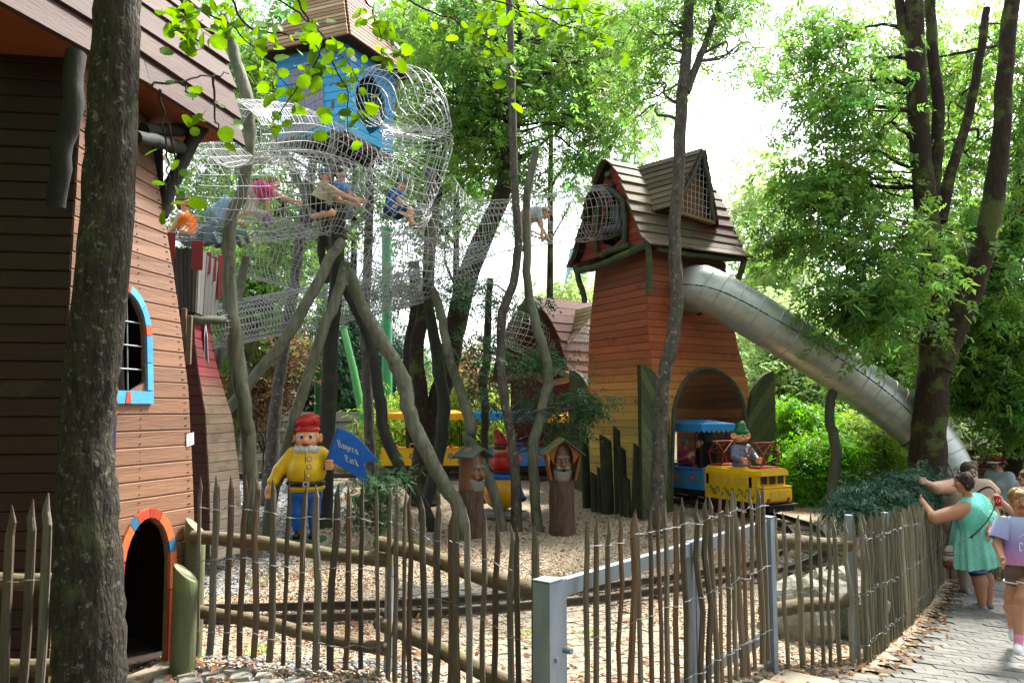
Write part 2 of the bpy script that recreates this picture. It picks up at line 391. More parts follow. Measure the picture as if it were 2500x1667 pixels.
def paver_mesh(name, m, L=.222, w=.110, zig=.010, h=.05):
    """wavy interlocking paving block with a worn chamfer"""
    g_ = .003; xs_ = [-L / 2 + g_, -L * .31, -L * .19, 0, L * .19, L * .31, L / 2 - g_]; zz = [0, zig, zig * .9, 0, zig, zig * .9, 0]   # wave of period L/2 so the rows interlock
    out = [(x, -w / 2 + g_ + z - zig / 2) for x, z in zip(xs_, zz)] + [(x, w / 2 - g_ + z - zig / 2) for x, z in list(zip(xs_, zz))[::-1]]
    n = len(out); b = MB(); rings = []
    for s_, z in ((1.0, -h), (1.0, -.003), (.97, 0.0)): rings += [(x * (1 - (1 - s_) * .5), y * s_, z) for x, y in out]
    fs = [tuple(range(2 * n, 3 * n))]
    for k in range(2): fs += [(k * n + i, k * n + (i + 1) % n, (k + 1) * n + (i + 1) % n, (k + 1) * n + i) for i in range(n)]
    return b.add(rings, fs).mesh(name, m)
def slope_rot(x, y, rz, jit=.004):
    e = .15; nx_ = -(G(x + e, y) - G(x - e, y)) / (2 * e) + random.gauss(0, jit); ny_ = -(G(x, y + e) - G(x, y - e)) / (2 * e) + random.gauss(0, jit)
    q = Vector((0, 0, 1)).rotation_difference(Vector((nx_, ny_, 1)).normalized())
    return (q.to_matrix() @ Matrix.Rotation(rz, 3, 'Z')).to_euler()
def lay(parent, me, region, ang, L, w, ox, oy, nearest, dz, zj=.003, bond=.5, cap=300):
    ca, sa = math.cos(ang), math.sin(ang); spots = []
    for i in range(-120, 120):
        for j in range(-170, 170):
            u = (i + (bond if j % 2 else 0)) * L; v = j * w
            x, y = ox + u * ca - v * sa, oy + u * sa + v * ca
            spots.append((x, y))
    a = np.array(spots); a = a[(a[:, 1] > 2.5) & (a[:, 1] < 24) & (np.abs(a[:, 0]) < 16)]
    a = a[region(a[:, 0], a[:, 1])]; a = a[vis(a[:, 0], a[:, 1], Gn(a[:, 0], a[:, 1]))]
    a = a[np.argsort(a[:, 1] ** 2 + a[:, 0] ** 2)]
    rest = []
    for k, (x, y) in enumerate(a):
        r = slope_rot(x, y, ang + random.gauss(0, .012)); loc = Vector((x, y, G(x, y) + dz + random.gauss(0, zj)))
        if k < cap: put('paver', me, parent, loc=loc, rot=r)
        else: rest.append((loc, r))
    if rest:
        co = np.array([v.co[:] for v in me.vertices]); nv = len(co); vs = []; fs = []
        polys = [tuple(p.vertices) for p in me.polygons]
        b = MB()
        for loc, r in rest:
            R = np.array(r.to_matrix()); b.add(co @ R.T + np.array(loc), polys)
        o = b.build('distant_pavers', M_paver, parent); o['kind'] = 'stuff'
lay(path, paver_mesh('paver', M_paver, .226, .114), lambda x, y: sdist(x, y) > .26, math.radians(-9), .226, .114, 4, 6, True, .017, .0018)
def inpoly(x, y, poly):
    r = np.zeros(np.shape(x), bool); n = len(poly)
    for i in range(n):
        (x1, y1), (x2, y2) = poly[i], poly[(i + 1) % n]
        c = ((y1 > y) != (y2 > y)) & (x < (x2 - x1) * (y - y1) / (y2 - y1 + 1e-12) + x1); r ^= c
    return r
CROSS = [(-.55, 5.05), (.22, 4.02), (1.82, 5.95), (1.35, 6.8), (.55, 8.8), (-1.25, 8.5)]
crossing = sheet('crossing_paving', np.linspace(-1.6, 2.0, 73), np.linspace(3.8, 9, 105), MG_joint, .008, lambda x, y: inpoly(x, y, CROSS), label='worn paved crossing strip behind the gate', cat='paving')
lay(crossing, paver_mesh('paver', M_paver2, .22, .109, .012, .04), lambda x, y: inpoly(x, y, [(p[0] * .97 + .01, p[1] * .99 + .05) for p in CROSS]), math.radians(28), .22, .109, 0, 6, True, .020, .003)
# slabs in front of the gate
sl_ = sheet('gate_apron', np.linspace(0, 3.2, 33), np.linspace(2.6, 6.2, 37), MG_joint, .006, lambda x, y: (sdist(x, y) > .04) & (sdist(x, y) < 1.3) & (x < 2.4), label='cracked concrete apron in front of the gate', cat='paving')
b = 0
for i in range(7):
    for j in range(2):
        t = (i + .5) / 7; x = .35 + 1.65 * t + j * .42 * .79; y = 4.0 + 1.98 * t - j * .42 * .61
        m_ = MB().box((0, 0, 0), (.30 + random.uniform(-.01, .01), .40, .05), ch=.008)
        m_.build('slab', M_paver2, sl_, loc=(x + .16, y - .2, G(x + .16, y - .2) + .012 + random.uniform(0, .008)), rot=(random.gauss(0, .02), random.gauss(0, .02), math.radians(50) + random.gauss(0, .03)))
# granite setts in front of the playhouse
YB = lambda x: 5.50 - .36 * np.maximum(x + 2.2, 0)
cob = sheet('cobbled_pavement', np.linspace(-3.2, .3, 71), np.linspace(2.6, 5.6, 61), MG_joint, .004, lambda x, y: (y < YB(x) + .03), label='arched granite cobbles before the playhouse door', cat='pavement')
setts = []
for v in range(4):
    q = MB(); L, w = .135 + .02 * v % .05, .105
    base = [(-L / 2, -w / 2), (0, -w / 2 - .004), (L / 2, -w / 2), (L / 2, w / 2), (0, w / 2 + .004), (-L / 2, w / 2)]
    base = [(x + random.uniform(-.011, .011), y + random.uniform(-.009, .009)) for x, y in base]
    rings = []
    for s_, z in ((.97, -.06), (1.0, -.012), (.86, .006)): rings += [(x * s_, y * s_, z + (random.uniform(-.004, .004) if z > 0 else 0)) for x, y in base]
    n = 6; fs = [tuple(range(12, 18))] + [(k * n + i, k * n + (i + 1) % n, (k + 1) * n + (i + 1) % n, (k + 1) * n + i) for k in range(2) for i in range(n)]
    setts.append(q.add(rings, fs).mesh('sett', M_sett))
cxs, cys = -1.2, 2.2
for ri in range(12):
    R = 1.75 + ri * .128
    for k in range(80):
        a = math.radians(20) + k * .152 / R + (.07 / R if ri % 2 else 0)
        x, y = cxs + R * math.cos(a), cys + R * math.sin(a)
        if a > math.radians(165): break
        if y > YB(x) - .05 or y < 3.9 or x < -3.0: continue
        if not vis(np.array(x), np.array(y), np.array(G(x, y)), 60): continue
        put('sett', random.choice(setts), cob, loc=(x, y, G(x, y) + .022 + random.uniform(-.006, .006)), rot=(random.gauss(0, .05), random.gauss(0, .05), a + math.pi / 2 + random.gauss(0, .06)), scale=(random.uniform(.85, 1.02), random.uniform(.88, 1.02), 1))
# ------------------------------------------------------------------ loose pebbles and dead leaves
def pebbles(name, x, y, r, m, label, dz=0.0):
    n = len(x); base = np.array([(1, 0, 0), (-1, 0, 0), (0, 1, 0), (0, -1, 0), (0, 0, 1), (0, 0, -1)], float)
    tri = np.array([(0, 2, 4), (2, 1, 4), (1, 3, 4), (3, 0, 4), (2, 0, 5), (1, 2, 5), (3, 1, 5), (0, 3, 5)])
    vs = base[None] * (1 + rng.uniform(-.45, .25, (n, 6, 1))) + rng.normal(0, .22, (n, 6, 3))
    vs = vs * r[:, None, None] * np.array([1, 1, .62]); a = rng.uniform(0, 6.28, n); c, s_ = np.cos(a)[:, None], np.sin(a)[:, None]
    X = vs[..., 0] * c - vs[..., 1] * s_; Y = vs[..., 0] * s_ + vs[..., 1] * c
    vs = np.stack([X + x[:, None], Y + y[:, None], vs[..., 2] + (Gn(x, y) + r * .3 + dz)[:, None]], -1).reshape(-1, 3)
    fs = (tri[None] + 6 * np.arange(n)[:, None, None]).reshape(-1, 3)
    o = put(name, np_mesh(name, vs, fs, m, attr=np.repeat(rng.random(n), 6))); return tag(o, label, 'gravel', None, 'stuff')
M_peb = mat('pebble', '#a69783', .85, '#7d7061', (8, 8, 8), .5, 0, leaf=True)
M_pebg = mat('grey_pebble', '#7f7f7d', .85, '#5d5d5a', (8, 8, 8), .5, 0, leaf=True)
def scat(n, x0, x1, y0, y1, keep):
    x = rng.uniform(x0, x1, n); y = y0 * (y1 / y0) ** rng.random(n); k = keep(x, y); x, y = x[k], y[k]; k = vis(x, y, Gn(x, y), 40); return x[k], y[k]
encl = lambda x, y: in_encl(x, y) & ~inpoly(x, y, CROSS) & (sdist(x, y) < -.02)
x, y = scat(60000, -4.5, 4.5, 3.6, 13, encl); pebbles('gravel', x, y, rng.uniform(.006, .015, len(x)) * (.8 + y * .05), M_peb, 'loose pale gravel stones on the enclosure floor')
x, y = scat(16000, -2.6, 2.2, 3.7, 6.4, lambda x, y: (y < 5.75 - .12 * np.maximum(x + 2, 0) - .9 * np.maximum(x + .83, 0)) & (y > YB(x) + .02 + .06 * np.sin(x * 9)) & (x < .2))
x2, y2 = scat(5000, -1.3, 1.9, 3.9, 9, lambda x, y: inpoly(x, y, CROSS)); pebbles('stray_gravel', x2, y2, rng.uniform(.005, .012, len(x2)), M_peb, 'stray gravel stones lying on the paved crossing', .020)
pebbles('coarse_gravel', x, y, rng.uniform(.012, .030, len(x)), M_pebg, 'coarse grey stones along the foot of the picket fence')
x, y = scat(9000, -8, -2.4, 8.5, 17, lambda x, y: (x < -3.0 - (y - 13) * .12)); pebbles('crushed_stone', x, y, rng.uniform(.015, .032, len(x)), M_pebg, 'grey crushed stone by the striped turret foot')
def litter(name, x, y, size, m, label, dz=.006, kind='stuff'):
    n = len(x); b = np.array([(-1, 0, 0), (-.2, .5, .18), (.4, .38, .22), (1, 0, .05), (.3, -.42, .25), (-.3, -.45, .15)])
    vs = b[None] * np.array([1, 1, 1]) + rng.normal(0, .12, (n, 6, 3)); vs = vs * size[:, None, None]
    a = rng.uniform(0, 6.28, n)[:, None]; t = rng.normal(0, .35, n)[:, None]
    Z = vs[..., 2] + vs[..., 0] * t; X = vs[..., 0] * np.cos(a) - vs[..., 1] * np.sin(a); Y = vs[..., 0] * np.sin(a) + vs[..., 1] * np.cos(a)
    Z = Z - Z.min(1, keepdims=True)
    vs = np.stack([X + x[:, None], Y + y[:, None], Z + (Gn(x, y) + dz)[:, None]], -1).reshape(-1, 3)
    fs = (np.array([(0, 1, 5), (1, 2, 4), (1, 4, 5), (2, 3, 4)])[None] + 6 * np.arange(n)[:, None, None]).reshape(-1, 3)
    return tag(put(name, np_mesh(name, vs, fs, m, attr=np.repeat(rng.random(n), 6))), label, 'leaves', None, kind)
M_dead = mat('dead_leaf', '#6b4029', .85, '#93714d', (6, 6, 6), .9, 0, leaf=True, transl=.15)
x, y = scat(15000, -5, 4.5, 3.7, 13, lambda x, y: in_encl(x, y) & (rng.random(len(x)) < .35 + .5 * (np.sin(x * 2.1) * np.sin(y * 1.7) > .1)))
litter('fallen_leaves', x, y, rng.uniform(.018, .038, len(x)), M_dead, 'reddish dead leaves scattered over the gravel', .012)
x, y = scat(14000, -3, 9, 3.4, 14, lambda x, y: (np.abs(sdist(x, y) - .05 - .12 * rng.random(len(x)) ** 2 * 2) < .16) & (x > 1.6))
litter('leaf_drift', x, y, rng.uniform(.02, .04, len(x)), M_dead, 'drift of brown leaves along the path side of the fence', .02)
x, y = scat(1500, -2.6, 1.2, 3.8, 5.6, lambda x, y: (y < 5.5 - .12 * np.maximum(x + 2, 0) - .9 * np.maximum(x + .83, 0)) & (rng.random(len(x)) < .14 + .8 * (np.abs(y - YB(x)) < .09)))
litter('cobble_leaves', x, y, rng.uniform(.015, .032, len(x)), M_dead, 'dead leaves caught between cobbles and picket fence', .03)
def zof(py, y):
    v = -(py - CY) / F; return CAMZ + y * (math.sin(PIT) + v * math.cos(PIT)) / (math.cos(PIT) - v * math.sin(PIT))
# ------------------------------------------------------------------ chestnut paling fences and the steel gate
M_pick = mat('split_chestnut', None, .85, None, (34, 34, 2.2), .75, .55, (70, 70, 5), objcol=True, rnd=.22, spots=[('#4a5236', 7, .58, .45)])
M_log = mat('fence_rail_log', '#6b5d48', .85, '#3f3526', (3, 3, 22), .7, .4, (20, 20, 60), spots=[('#56603a', 6, .55, .6)])
M_wire = mat('galvanised_wire', '#7d8286', .55, '#54585c', (20, 20, 20), .5, 0, metal=.7)
M_zinc = mat('galvanised_steel', '#8e98a3', .5, '#6f7d8b', (9, 9, 3), .6, .05, metal=.55, spots=[('#7f8b98', 14, .58, .5), ('#6f7a5c', 5, .66, .5)])
M_zind = mat('plain_steel', '#8895a2', .45, '#737f8c', (9, 9, 3), .6, .05, metal=.5)  # marginally darker steel for posts, bolts and hinges
PICK = []
def picket_mesh(seed):
    r_ = random.Random(seed); n = 7; L = 1.2; b = MB(); vs = []
    prof = [1 + r_.uniform(-.28, .22) for _ in range(n)]; sq = r_.uniform(.55, .95); rot = r_.uniform(0, 6.28)
    zs = [0, .25, .55, .85, 1.06, 1.12, 1.2]; sc = [1, 1.02, .97, 1.0, .94, .8, .13]; R = .0186
    bx_, by_ = [0] + [r_.gauss(0, .006) for _ in range(5)] + [0], [0] + [r_.gauss(0, .004) for _ in range(5)] + [0]
    tip = r_.uniform(-.008, .008)
    for k, z in enumerate(zs):
        for i in range(n):
            a = rot + 2 * math.pi * i / n; q = R * sc[k] * prof[i] * (1 + r_.uniform(-.05, .05))
            vs.append((math.cos(a) * q + bx_[k] + (tip if k == 6 else 0), math.sin(a) * q * sq + by_[k], z))
    fs = [tuple(range(n))[::-1], tuple(range(6 * n, 7 * n))]
    for k in range(6): fs += [(k * n + i, k * n + (i + 1) % n, (k + 1) * n + (i + 1) % n, (k + 1) * n + i) for i in range(n)]
    return b.add(vs, fs, 0, False).mesh('picket', M_pick)
PICK = [picket_mesh(i) for i in range(9)]
PCOL = ['#665a4d', '#5b5045', '#70655a', '#534a40', '#654f41', '#787066']
def pickets(parent, pts, hs=1.2, wires=(.16, .58, .98), lean=.02, wmul=1.0, cols=PCOL, sink=.04, wob=.010, wire_front=(0, -1), vary=.03):
    """pts: list of (x,y,z) feet; adds picket parts and the strands of twisted wire that hold them"""
    tops = []
    for i, p in enumerate(pts):
        h = (hs(i) if callable(hs) else hs) * random.uniform(1 - vary, 1 + vary); s_ = random.uniform(.78, 1.3) * wmul
        put('picket', random.choice(PICK), parent, random.choice(cols), loc=(p[0], p[1], p[2] - sink), rot=(random.gauss(0, lean * .7), random.gauss(0, lean), random.choice([0, math.pi]) + random.gauss(0, .3)), scale=(s_, s_ * .95, (h + sink) / 1.2))
    off = Vector((wire_front[0], wire_front[1], 0)) * .031
    for wz in wires:
        b = MB(); path_ = []
        for i, p in enumerate(pts):
            q = Vector(p) + Vector((0, 0, wz + random.gauss(0, wob))) + off
            path_.append(q)
            if i < len(pts) - 1:
                nx_ = (Vector(pts[i + 1]) + Vector((0, 0, wz)))
                path_.append((q - off) * .5 + nx_ * .5 + Vector((0, 0, random.gauss(-.006, .006))))
        for ph in (0, math.pi):
            fine = wobble(path_, 3, 0); tw = []
            for k, q in enumerate(fine): tw.append(q + Vector((0, math.cos(k * 1.1 + ph), math.sin(k * 1.1 + ph))) * .0024)
            b.tube(tw, .0014, 4)
        b.build('wire', M_wire, parent)
def rail(parent, a, b_, r=.055):
    q = MB(); a, b_ = Vector(a), Vector(b_); m1 = a.lerp(b_, .35) + Vector((0, 0, .012)); m2 = a.lerp(b_, .7) - Vector((0, 0, .008))
    log_(q, [a, m1, m2, b_], [r, r * 1.04, r * .96, r * .95], 10, 4, .004, .03); return q.build('rail', M_log, parent)
def feet(px, d): 
    q = P(px, 1000, d); return (q.x, d, G(q.x, d))
# main fence: house corner -> kink -> gate post
fl = thing('picket_fence', 'chestnut picket fence with log rails between playhouse and steel gate', 'fence', (0, 0, 0))
def seg(pxs, d0, d1, x0, x1):
    o = []
    for px in pxs:
        # depth along straight world line between (x0,d0) and (x1,d1)
        a = (px - CX) / F / math.cos(PIT) * 1.0
        t = (a * d0 - x0) / ((x1 - x0) - a * (d1 - d0)); d = d0 + t * (d1 - d0); x = x0 + t * (x1 - x0); o.append((x, d, G(x, d)))
    return o
xA, xB = (505 - CX) / F * 5.42, (945 - CX) / F * 5.16
xC = (1306 - CX) / F * 3.86
p1 = [505, 536, 573, 607, 640, 677, 711, 747, 787, 822, 857, 893, 935]
p2 = [957, 974, 994, 1012, 1045, 1066, 1101, 1118, 1152, 1180, 1205, 1242, 1262, 1298]
A_ = seg(p1, 5.42, 5.16, xA, xB); B_ = seg(p2, 5.16, 3.86, xB, xC)
_yt = np.interp(p1 + p2, [500, 604, 637, 672, 744, 859, 893, 938, 1006, 1048, 1070, 1122, 1154, 1206, 1244, 1300], [1164, 1159, 1162, 1171, 1182, 1181, 1177, 1190, 1196, 1215, 1223, 1227, 1238, 1266, 1279, 1283])
_zt = [zof(y_, p[1]) for y_, p in zip(_yt, A_ + B_)]; _zb = [z_ - 1.19 for z_ in _zt]
pickets(fl, [(p[0], p[1], z_) for p, z_ in zip(A_ + B_, _zb)], 1.19, wires=(.16, .64, .97), lean=.012, vary=.008, sink=0.0)
rail(fl, P(470, 1310, 5.55), P(960, 1368, 5.28), .047); rail(fl, P(475, 1490, 5.55), P(950, 1585, 5.28), .044)
rail(fl, P(925, 1325, 5.36), P(1318, 1447, 3.98), .046); rail(fl, P(925, 1520, 5.36), P(1318, 1700, 3.98), .046)
q = MB(); zz = P(952, 1300, 5.34); q.box((zz.x, zz.y, .75), (.05, .05, 1.0)); q.build('post', M_zind, fl)
# short fence left of the big trunk
f0 = thing('picket_fence', 'short stretch of three tall pickets left of the dark tree trunk', 'fence', (0, 0, 0))
pickets(f0, [((px - CX) / F * 3.94, 4.05, .4) for px in (-62, -20, 20, 63, 106, 150)], 1.30, wires=(.36, .90), lean=.015, wmul=1.1)
rail(f0, (-3.6, 4.14, 1.26), (-2.1, 4.14, 1.27), .045); rail(f0, (-3.6, 4.14, .82), (-2.1, 4.14, .84), .045)
# gate
gp0 = Vector((.17, 3.82)); gp1 = Vector((1.925, 5.96)); gd = (gp1 - gp0).normalized(); gn = Vector((gd.y, -gd.x)); grz = math.atan2(gd.y, gd.x)
gate = thing('gate', 'double swing gate of galvanised steel frame clad with chestnut pickets', 'gate', (0, 0, 0))
def gpt(s_, z, off=0.0): v = gp0 + gd * s_ + gn * off; return Vector((v.x, v.y, z))
GL = (gp1 - gp0).length; zb = lambda s_: G(*(gp0 + gd * s_))
def gbox(name, s0, s1, z0, z1, th, off=0.0, m=M_zinc, ch=.004, par=gate):
    c = gpt((s0 + s1) / 2, (z0 + z1) / 2, off); return MB().box((0, 0, 0), (abs(s1 - s0), th, abs(z1 - z0)), ch=ch).build(name, m, par, loc=c, rot=(0, 0, grz))
gb = gbox('hinge_post', -.05, .05, -.1, 1.335, .1); MB().box((0, 0, 0), (.108, .108, .006)).build('cap', M_zinc, gb, loc=(0, 0, .722))
for zq in (.98, .70, .35): MB().tube([(.0, -.05, 0), (.0, -.062, 0)], .012, 8).build('bolt', M_zind, gb, loc=(.0, 0, zq - .62))
pr = gbox('latch_post', GL - .04, GL + .04, -.1, 1.345, .08); MB().box((0, 0, 0), (.086, .086, .006)).build('cap', M_zinc, pr, loc=(0, 0, .726))
mid = GL * .55
for s0, s1 in ((.075, mid - .006), (mid + .006, GL - .06)):
    fr = gbox('leaf_frame', s0, s0 + .055, .30, 1.33, .04, .0)
    for nm, a, b2, z0, z1 in (('stile', s1 - .055, s1, .30, 1.33), ('top_rail', s0 + .057, s1 - .057, 1.24, 1.325), ('bottom_rail', s0 + .057, s1 - .057, .46, .53)):
        x_ = gbox(nm, a, b2, z0, z1, .038)
MB().tube([(0, 0, 0), (0, 0, .62)], .011, 8).build('drop_bolt', M_zinc, gate, loc=gpt(mid - .17, .33, -.035))
for s_, z in ((.085, 1.0), (.085, .5)):
    MB().tube([(0, 0, 0), (.0, -.05, 0)], .016, 8).build('hinge', M_zind, gate, loc=gpt(s_, z, .03), rot=(0, 0, grz))
gs = []; ZGP = .345
def s_of(px):
    a = (px - CX) / F / math.cos(PIT); t = (a * gp0.y - gp0.x) / (gd.x - a * gd.y); return t
for px in [1402, 1430, 1452, 1484, 1509, 1535, 1558, 1578, 1602, 1622, 1640, 1676, 1694, 1713, 1727, 1746, 1761, 1777, 1790, 1806, 1823, 1838]:
    s_ = s_of(px); v = gp0 + gd * s_ + gn * .055; gs.append((v.x, v.y, ZGP + random.uniform(-.02, .02)))
pickets(gate, gs, 1.255, vary=.012, wires=(.22, .66, 1.12), lean=.012, wmul=.95, sink=0.0, wire_front=(gn.x, gn.y), cols=['#6f6354', '#665a4a', '#7a6e5e', '#735943', '#5f5345'])
# right-hand fence
fr_ = thing('picket_fence', 'long grey-green picket fence curving along the paved path', 'fence', (0, 0, 0))
o = []
for px in [1873, 1900, 1938, 1957, 1985, 2000, 2023, 2052, 2068, 2086]:
    a = (px - CX) / F / math.cos(PIT); x0, y0, x1, y1 = FENCE_R[0][0], FENCE_R[0][1], FENCE_R[1][0], FENCE_R[1][1]
    t = (a * y0 - x0) / ((x1 - x0) - a * (y1 - y0)); o.append((x0 + t * (x1 - x0), y0 + t * (y1 - y0), 0))
pl = FENCE_R[1:]
for (xa, ya), (xb, yb) in zip(pl[:-1], pl[1:]):
    L = math.hypot(xb - xa, yb - ya); k = max(2, int(L / .057))
    for i in range(k): t = (i + .5) / k; o.append((xa + (xb - xa) * t + random.gauss(0, .006), ya + (yb - ya) * t + random.gauss(0, .006), 0))
o = [(x, y, G(x, y)) for x, y, _ in o if x < 8.6]
pickets(fr_, o, 1.16, wires=(.17, .56, .98), lean=.012, wmul=1.05, wire_front=(.75, -.66), wob=.018, cols=['#77725f', '#6b6754', '#827c67', '#625f4c', '#79705b'])
rail(fr_, P(1862, 1322, 6.12), P(2072, 1328, 6.5), .058); rail(fr_, P(1862, 1495, 6.12), P(2085, 1460, 6.55), .055)
for px, d in ((2062, 6.52), (2150, 7.35)):
    w_ = P(px, 1000, d); MB().box((0, 0, 0), (.05, .05, 1.3)).build('post', M_zind, fr_, loc=(w_.x, w_.y, G(w_.x, w_.y) + .5))
# boulders behind the fence
M_rock = mat('mossy_rock', '#8f8b82', .9, '#5f5c55', (4, 4, 4), .7, .6, (22, 22, 22), spots=[('#59613a', 4, .52, .7)])
for px, d, r, l in ((1935, 7.1, (.36, .3, .34), 'mossy grey boulder behind the pickets beside the gate latch post'), (2035, 7.4, (.42, .34, .40), 'large leaning boulder behind the fence kink next to the steel post'), (1890, 7.2, (.2, .18, .16), 'small round stone at the foot of the mossy boulder')):
    w_ = P(px, 1000, d); b = MB().ell((0, 0, 0), r, 14, 10, jit=.09); b.sm = [False] * len(b.sm)
    tag(b.build('boulder', M_rock, None, loc=(w_.x, w_.y, G(w_.x, w_.y) + r[2] * .45), rot=(.2, .3, random.uniform(0, 3))), l, 'boulder')
# ------------------------------------------------------------------ plank buildings
def PZ(px, y, z):
    d = math.cos(PIT) * y + math.sin(PIT) * (z - CAMZ); return Vector(((px - CX) / F * d, y, z))
M_plank = mat('painted_plank', None, .62, None, (1.6, 1.6, 26), .35, .22, (6, 6, 120), objcol=True, rnd=.17, spots=[('#4a3a26', 2.2, .58, .4), ('#3a2a1c', 14, .64, .4)])
M_weath = mat('weathered_plank', None, .8, None, (1.2, 1.2, 18), .5, .3, (5, 5, 90), objcol=True, rnd=.14, spots=[('#3f4426', 1.7, .54, .5), ('#33291c', 3.1, .6, .45)])
M_vplank = mat('weathered_upright', None, .8, None, (18, 18, 1.5), .6, .3, (80, 80, 5), objcol=True, rnd=.16)
M_shing = mat('roof_board', None, .75, None, (2, 2, 20), .45, .3, (8, 8, 80), objcol=True, rnd=.13, spots=[('#4b4a33', 2.5, .6, .4)])
M_dark = mat('dark_interior_wood', '#2a1d14', .9, '#18110c', (3, 3, 20), .6, .2)
M_dlog = mat('dark_peeled_log', '#4a4d40', .75, '#2b2d25', (10, 10, 3), .6, .3, spots=[('#46552f', 3, .55, .55)])
M_brace = mat('shaded_brace', '#22231f', .8, '#161713', (10, 10, 3), .6, .3)  # log colour darkened to carry the shade the braces stand in
M_blk = mat('black_edging', '#15140f', .6, '#24211b', (6, 6, 6), .4, .1)
def plank(parent, a, b, c, d, m, color, th=.022, ch=.008, name='plank', nrm=None):
    """board whose front corners are a,b (bottom), c,d (top right, top left); chamfered long edges"""
    a, b, c, d = Vector(a), Vector(b), Vector(c), Vector(d); n = nrm or (b - a).cross(d - a).normalized()
    up1 = (d - a).normalized() * ch; up2 = (c - b).normalized() * ch; o = (a + b + c + d) / 4; p_ = random.uniform(0, .004)
    vs = [a - n * th, b - n * th, c - n * th, d - n * th, a, b, c, d, a + up1 + n * (ch + p_), b + up2 + n * (ch + p_), c - up2 + n * (ch + p_), d - up1 + n * (ch + p_)]
    fs = [(3, 2, 1, 0), (8, 9, 10, 11), (4, 5, 9, 8), (6, 7, 11, 10), (5, 6, 10, 9), (7, 4, 8, 11), (0, 1, 5, 4), (2, 3, 7, 6), (1, 2, 6, 5), (3, 0, 4, 7)]
    return MB().add([v - o for v in vs], fs).build(name, m, parent, color, loc=o)
def wall(parent, eL, eR, z0, z1, n, colf, m=M_plank, hole=None, th=.022, ch=.008, name='plank'):
    """horizontal boards between two edge curves; hole(z) -> (u0,u1) or None"""
    for i in range(n):
        za = z0 + (z1 - z0) * i / n; zb_ = z0 + (z1 - z0) * (i + 1) / n; col = colf((i + .5) / n)
        L0, R0, L1, R1 = eL(za), eR(za), eL(zb_), eR(zb_)
        ha = hb = None
        if hole: ha, hb = hole(za), hole(zb_)
        if ha is None and hb is None: plank(parent, L0, R0, R1, L1, m, col, th, ch, name)
        else:
            mid_ = hole((za + zb_) / 2) or ha or hb
            if ha is None: ha = ((mid_[0] + mid_[1]) / 2 - .001,) * 2 if hb else mid_
            if hb is None: hb = ((ha[0] + ha[1]) / 2 - .001,) * 2
            plank(parent, L0, L0.lerp(R0, ha[0]), L1.lerp(R1, hb[0]), L1, m, col, th, ch, name)
            plank(parent, L0.lerp(R0, ha[1]), R0, R1, L1.lerp(R1, hb[1]), m, col, th, ch, name)
def quadpart(name, parent, pts, m, color=None, th=.02):
    a, b, c, d = [Vector(p) for p in pts]; n = (b - a).cross(d - a).normalized()
    return MB().prism([a, b, c, d], -n * th).build(name, m, parent, color)
def archband(parent, fr, uc, hw, zs, rise, z0, band, cols, name='frame_segment', depth=.03, m=None, gapmat=None):
    """segmented painted surround of an arched opening. fr(u_m, z, off) maps metres along the wall"""
    path_ = [(hw, z0)] + [(hw, z0 + (zs - z0) * k / 4) for k in range(1, 5)] + [(hw * math.cos(a), zs + rise * math.sin(a)) for a in np.linspace(0, math.pi, 15)[1:-1]] + [(-hw, zs - (zs - z0) * k / 4) for k in range(5)]
    N = len(path_) - 1; i = 0; ci = 0
    while i < N:
        L = random.choice([2, 3, 3]); 
        if cols[ci % len(cols)][1]: L = 1
        j = min(N, i + L); b = MB(); inn = []; out = []
        for k in range(i, j + 1):
            x_, z_ = path_[k]; r = math.hypot(x_, max(z_ - zs, 0)) or 1
            if z_ > zs: nx_, nz_ = x_ / hw, (z_ - zs) / rise; q = math.hypot(nx_, nz_); nx_, nz_ = nx_ / q, nz_ / q
            else: nx_, nz_ = (1 if x_ > 0 else -1), 0
            if k == i: s_ = .006
            inn.append((x_, z_)); out.append((x_ + nx_ * band, z_ + nz_ * band))
        fr_pts = [fr(uc + x_, z_, depth) for x_, z_ in inn] + [fr(uc + x_, z_, depth) for x_, z_ in out[::-1]]
        bk_pts = [fr(uc + x_, z_, 0.002) for x_, z_ in inn] + [fr(uc + x_, z_, 0.002) for x_, z_ in out[::-1]]
        n = len(fr_pts); c = sum(fr_pts, Vector()) / n; fr_pts = [c + (p - c) * .965 for p in fr_pts]
        h_ = n // 2; fs = [(k, k + 1, n - 2 - k, n - 1 - k) for k in range(h_ - 1)]
        b.add([p - c for p in fr_pts + bk_pts], fs + [(k, (k + 1) % n, n + (k + 1) % n, n + k) for k in range(n)])
        b.build(name, m or M_paint, parent, cols[ci % len(cols)][0], loc=c); ci += 1; i = j
M_paint = mat('gloss_paint', None, .4, None, (12, 12, 12), .25, .08, objcol=True)

# ---- near playhouse at the left edge
hs_ = thing('playhouse', 'orange-brown plank playhouse with arched door at the picture edge', 'playhouse', (-2.6, 5.2, .42))
inv = lambda o: o
_zr = [.30, 1.53, 2.30, 2.65, 3.08, 3.55, 4.06, 4.6]; _pr = [476, 470, 457, 443, 425, 401, 372, 345]
def hR(z): return PZ(float(np.interp(z, _zr, _pr)), 5.72, z)
def hC(z): return Vector((-2.66 - .016 * (z - .4), 4.6 + .04 * (z - .4), z))
def hL(z): return Vector((-5.4, 4.35, z))
hW = (hR(1) - hC(1)).length
def hF(u, z, off): a, b = hC(z), hR(z); d = (b - a).normalized(); n = Vector((d.y, -d.x, 0)); return a + d * u + n * off
def kid(o):       # parts are built in world space under things placed at their feet
    return o
def reparent(root):
    bpy.context.view_layer.update()
WROOT = {}
def uh(z, c, hw): 
    w = (hR(z) - hC(z)).length; return ((c - hw) / w, (c + hw) / w)
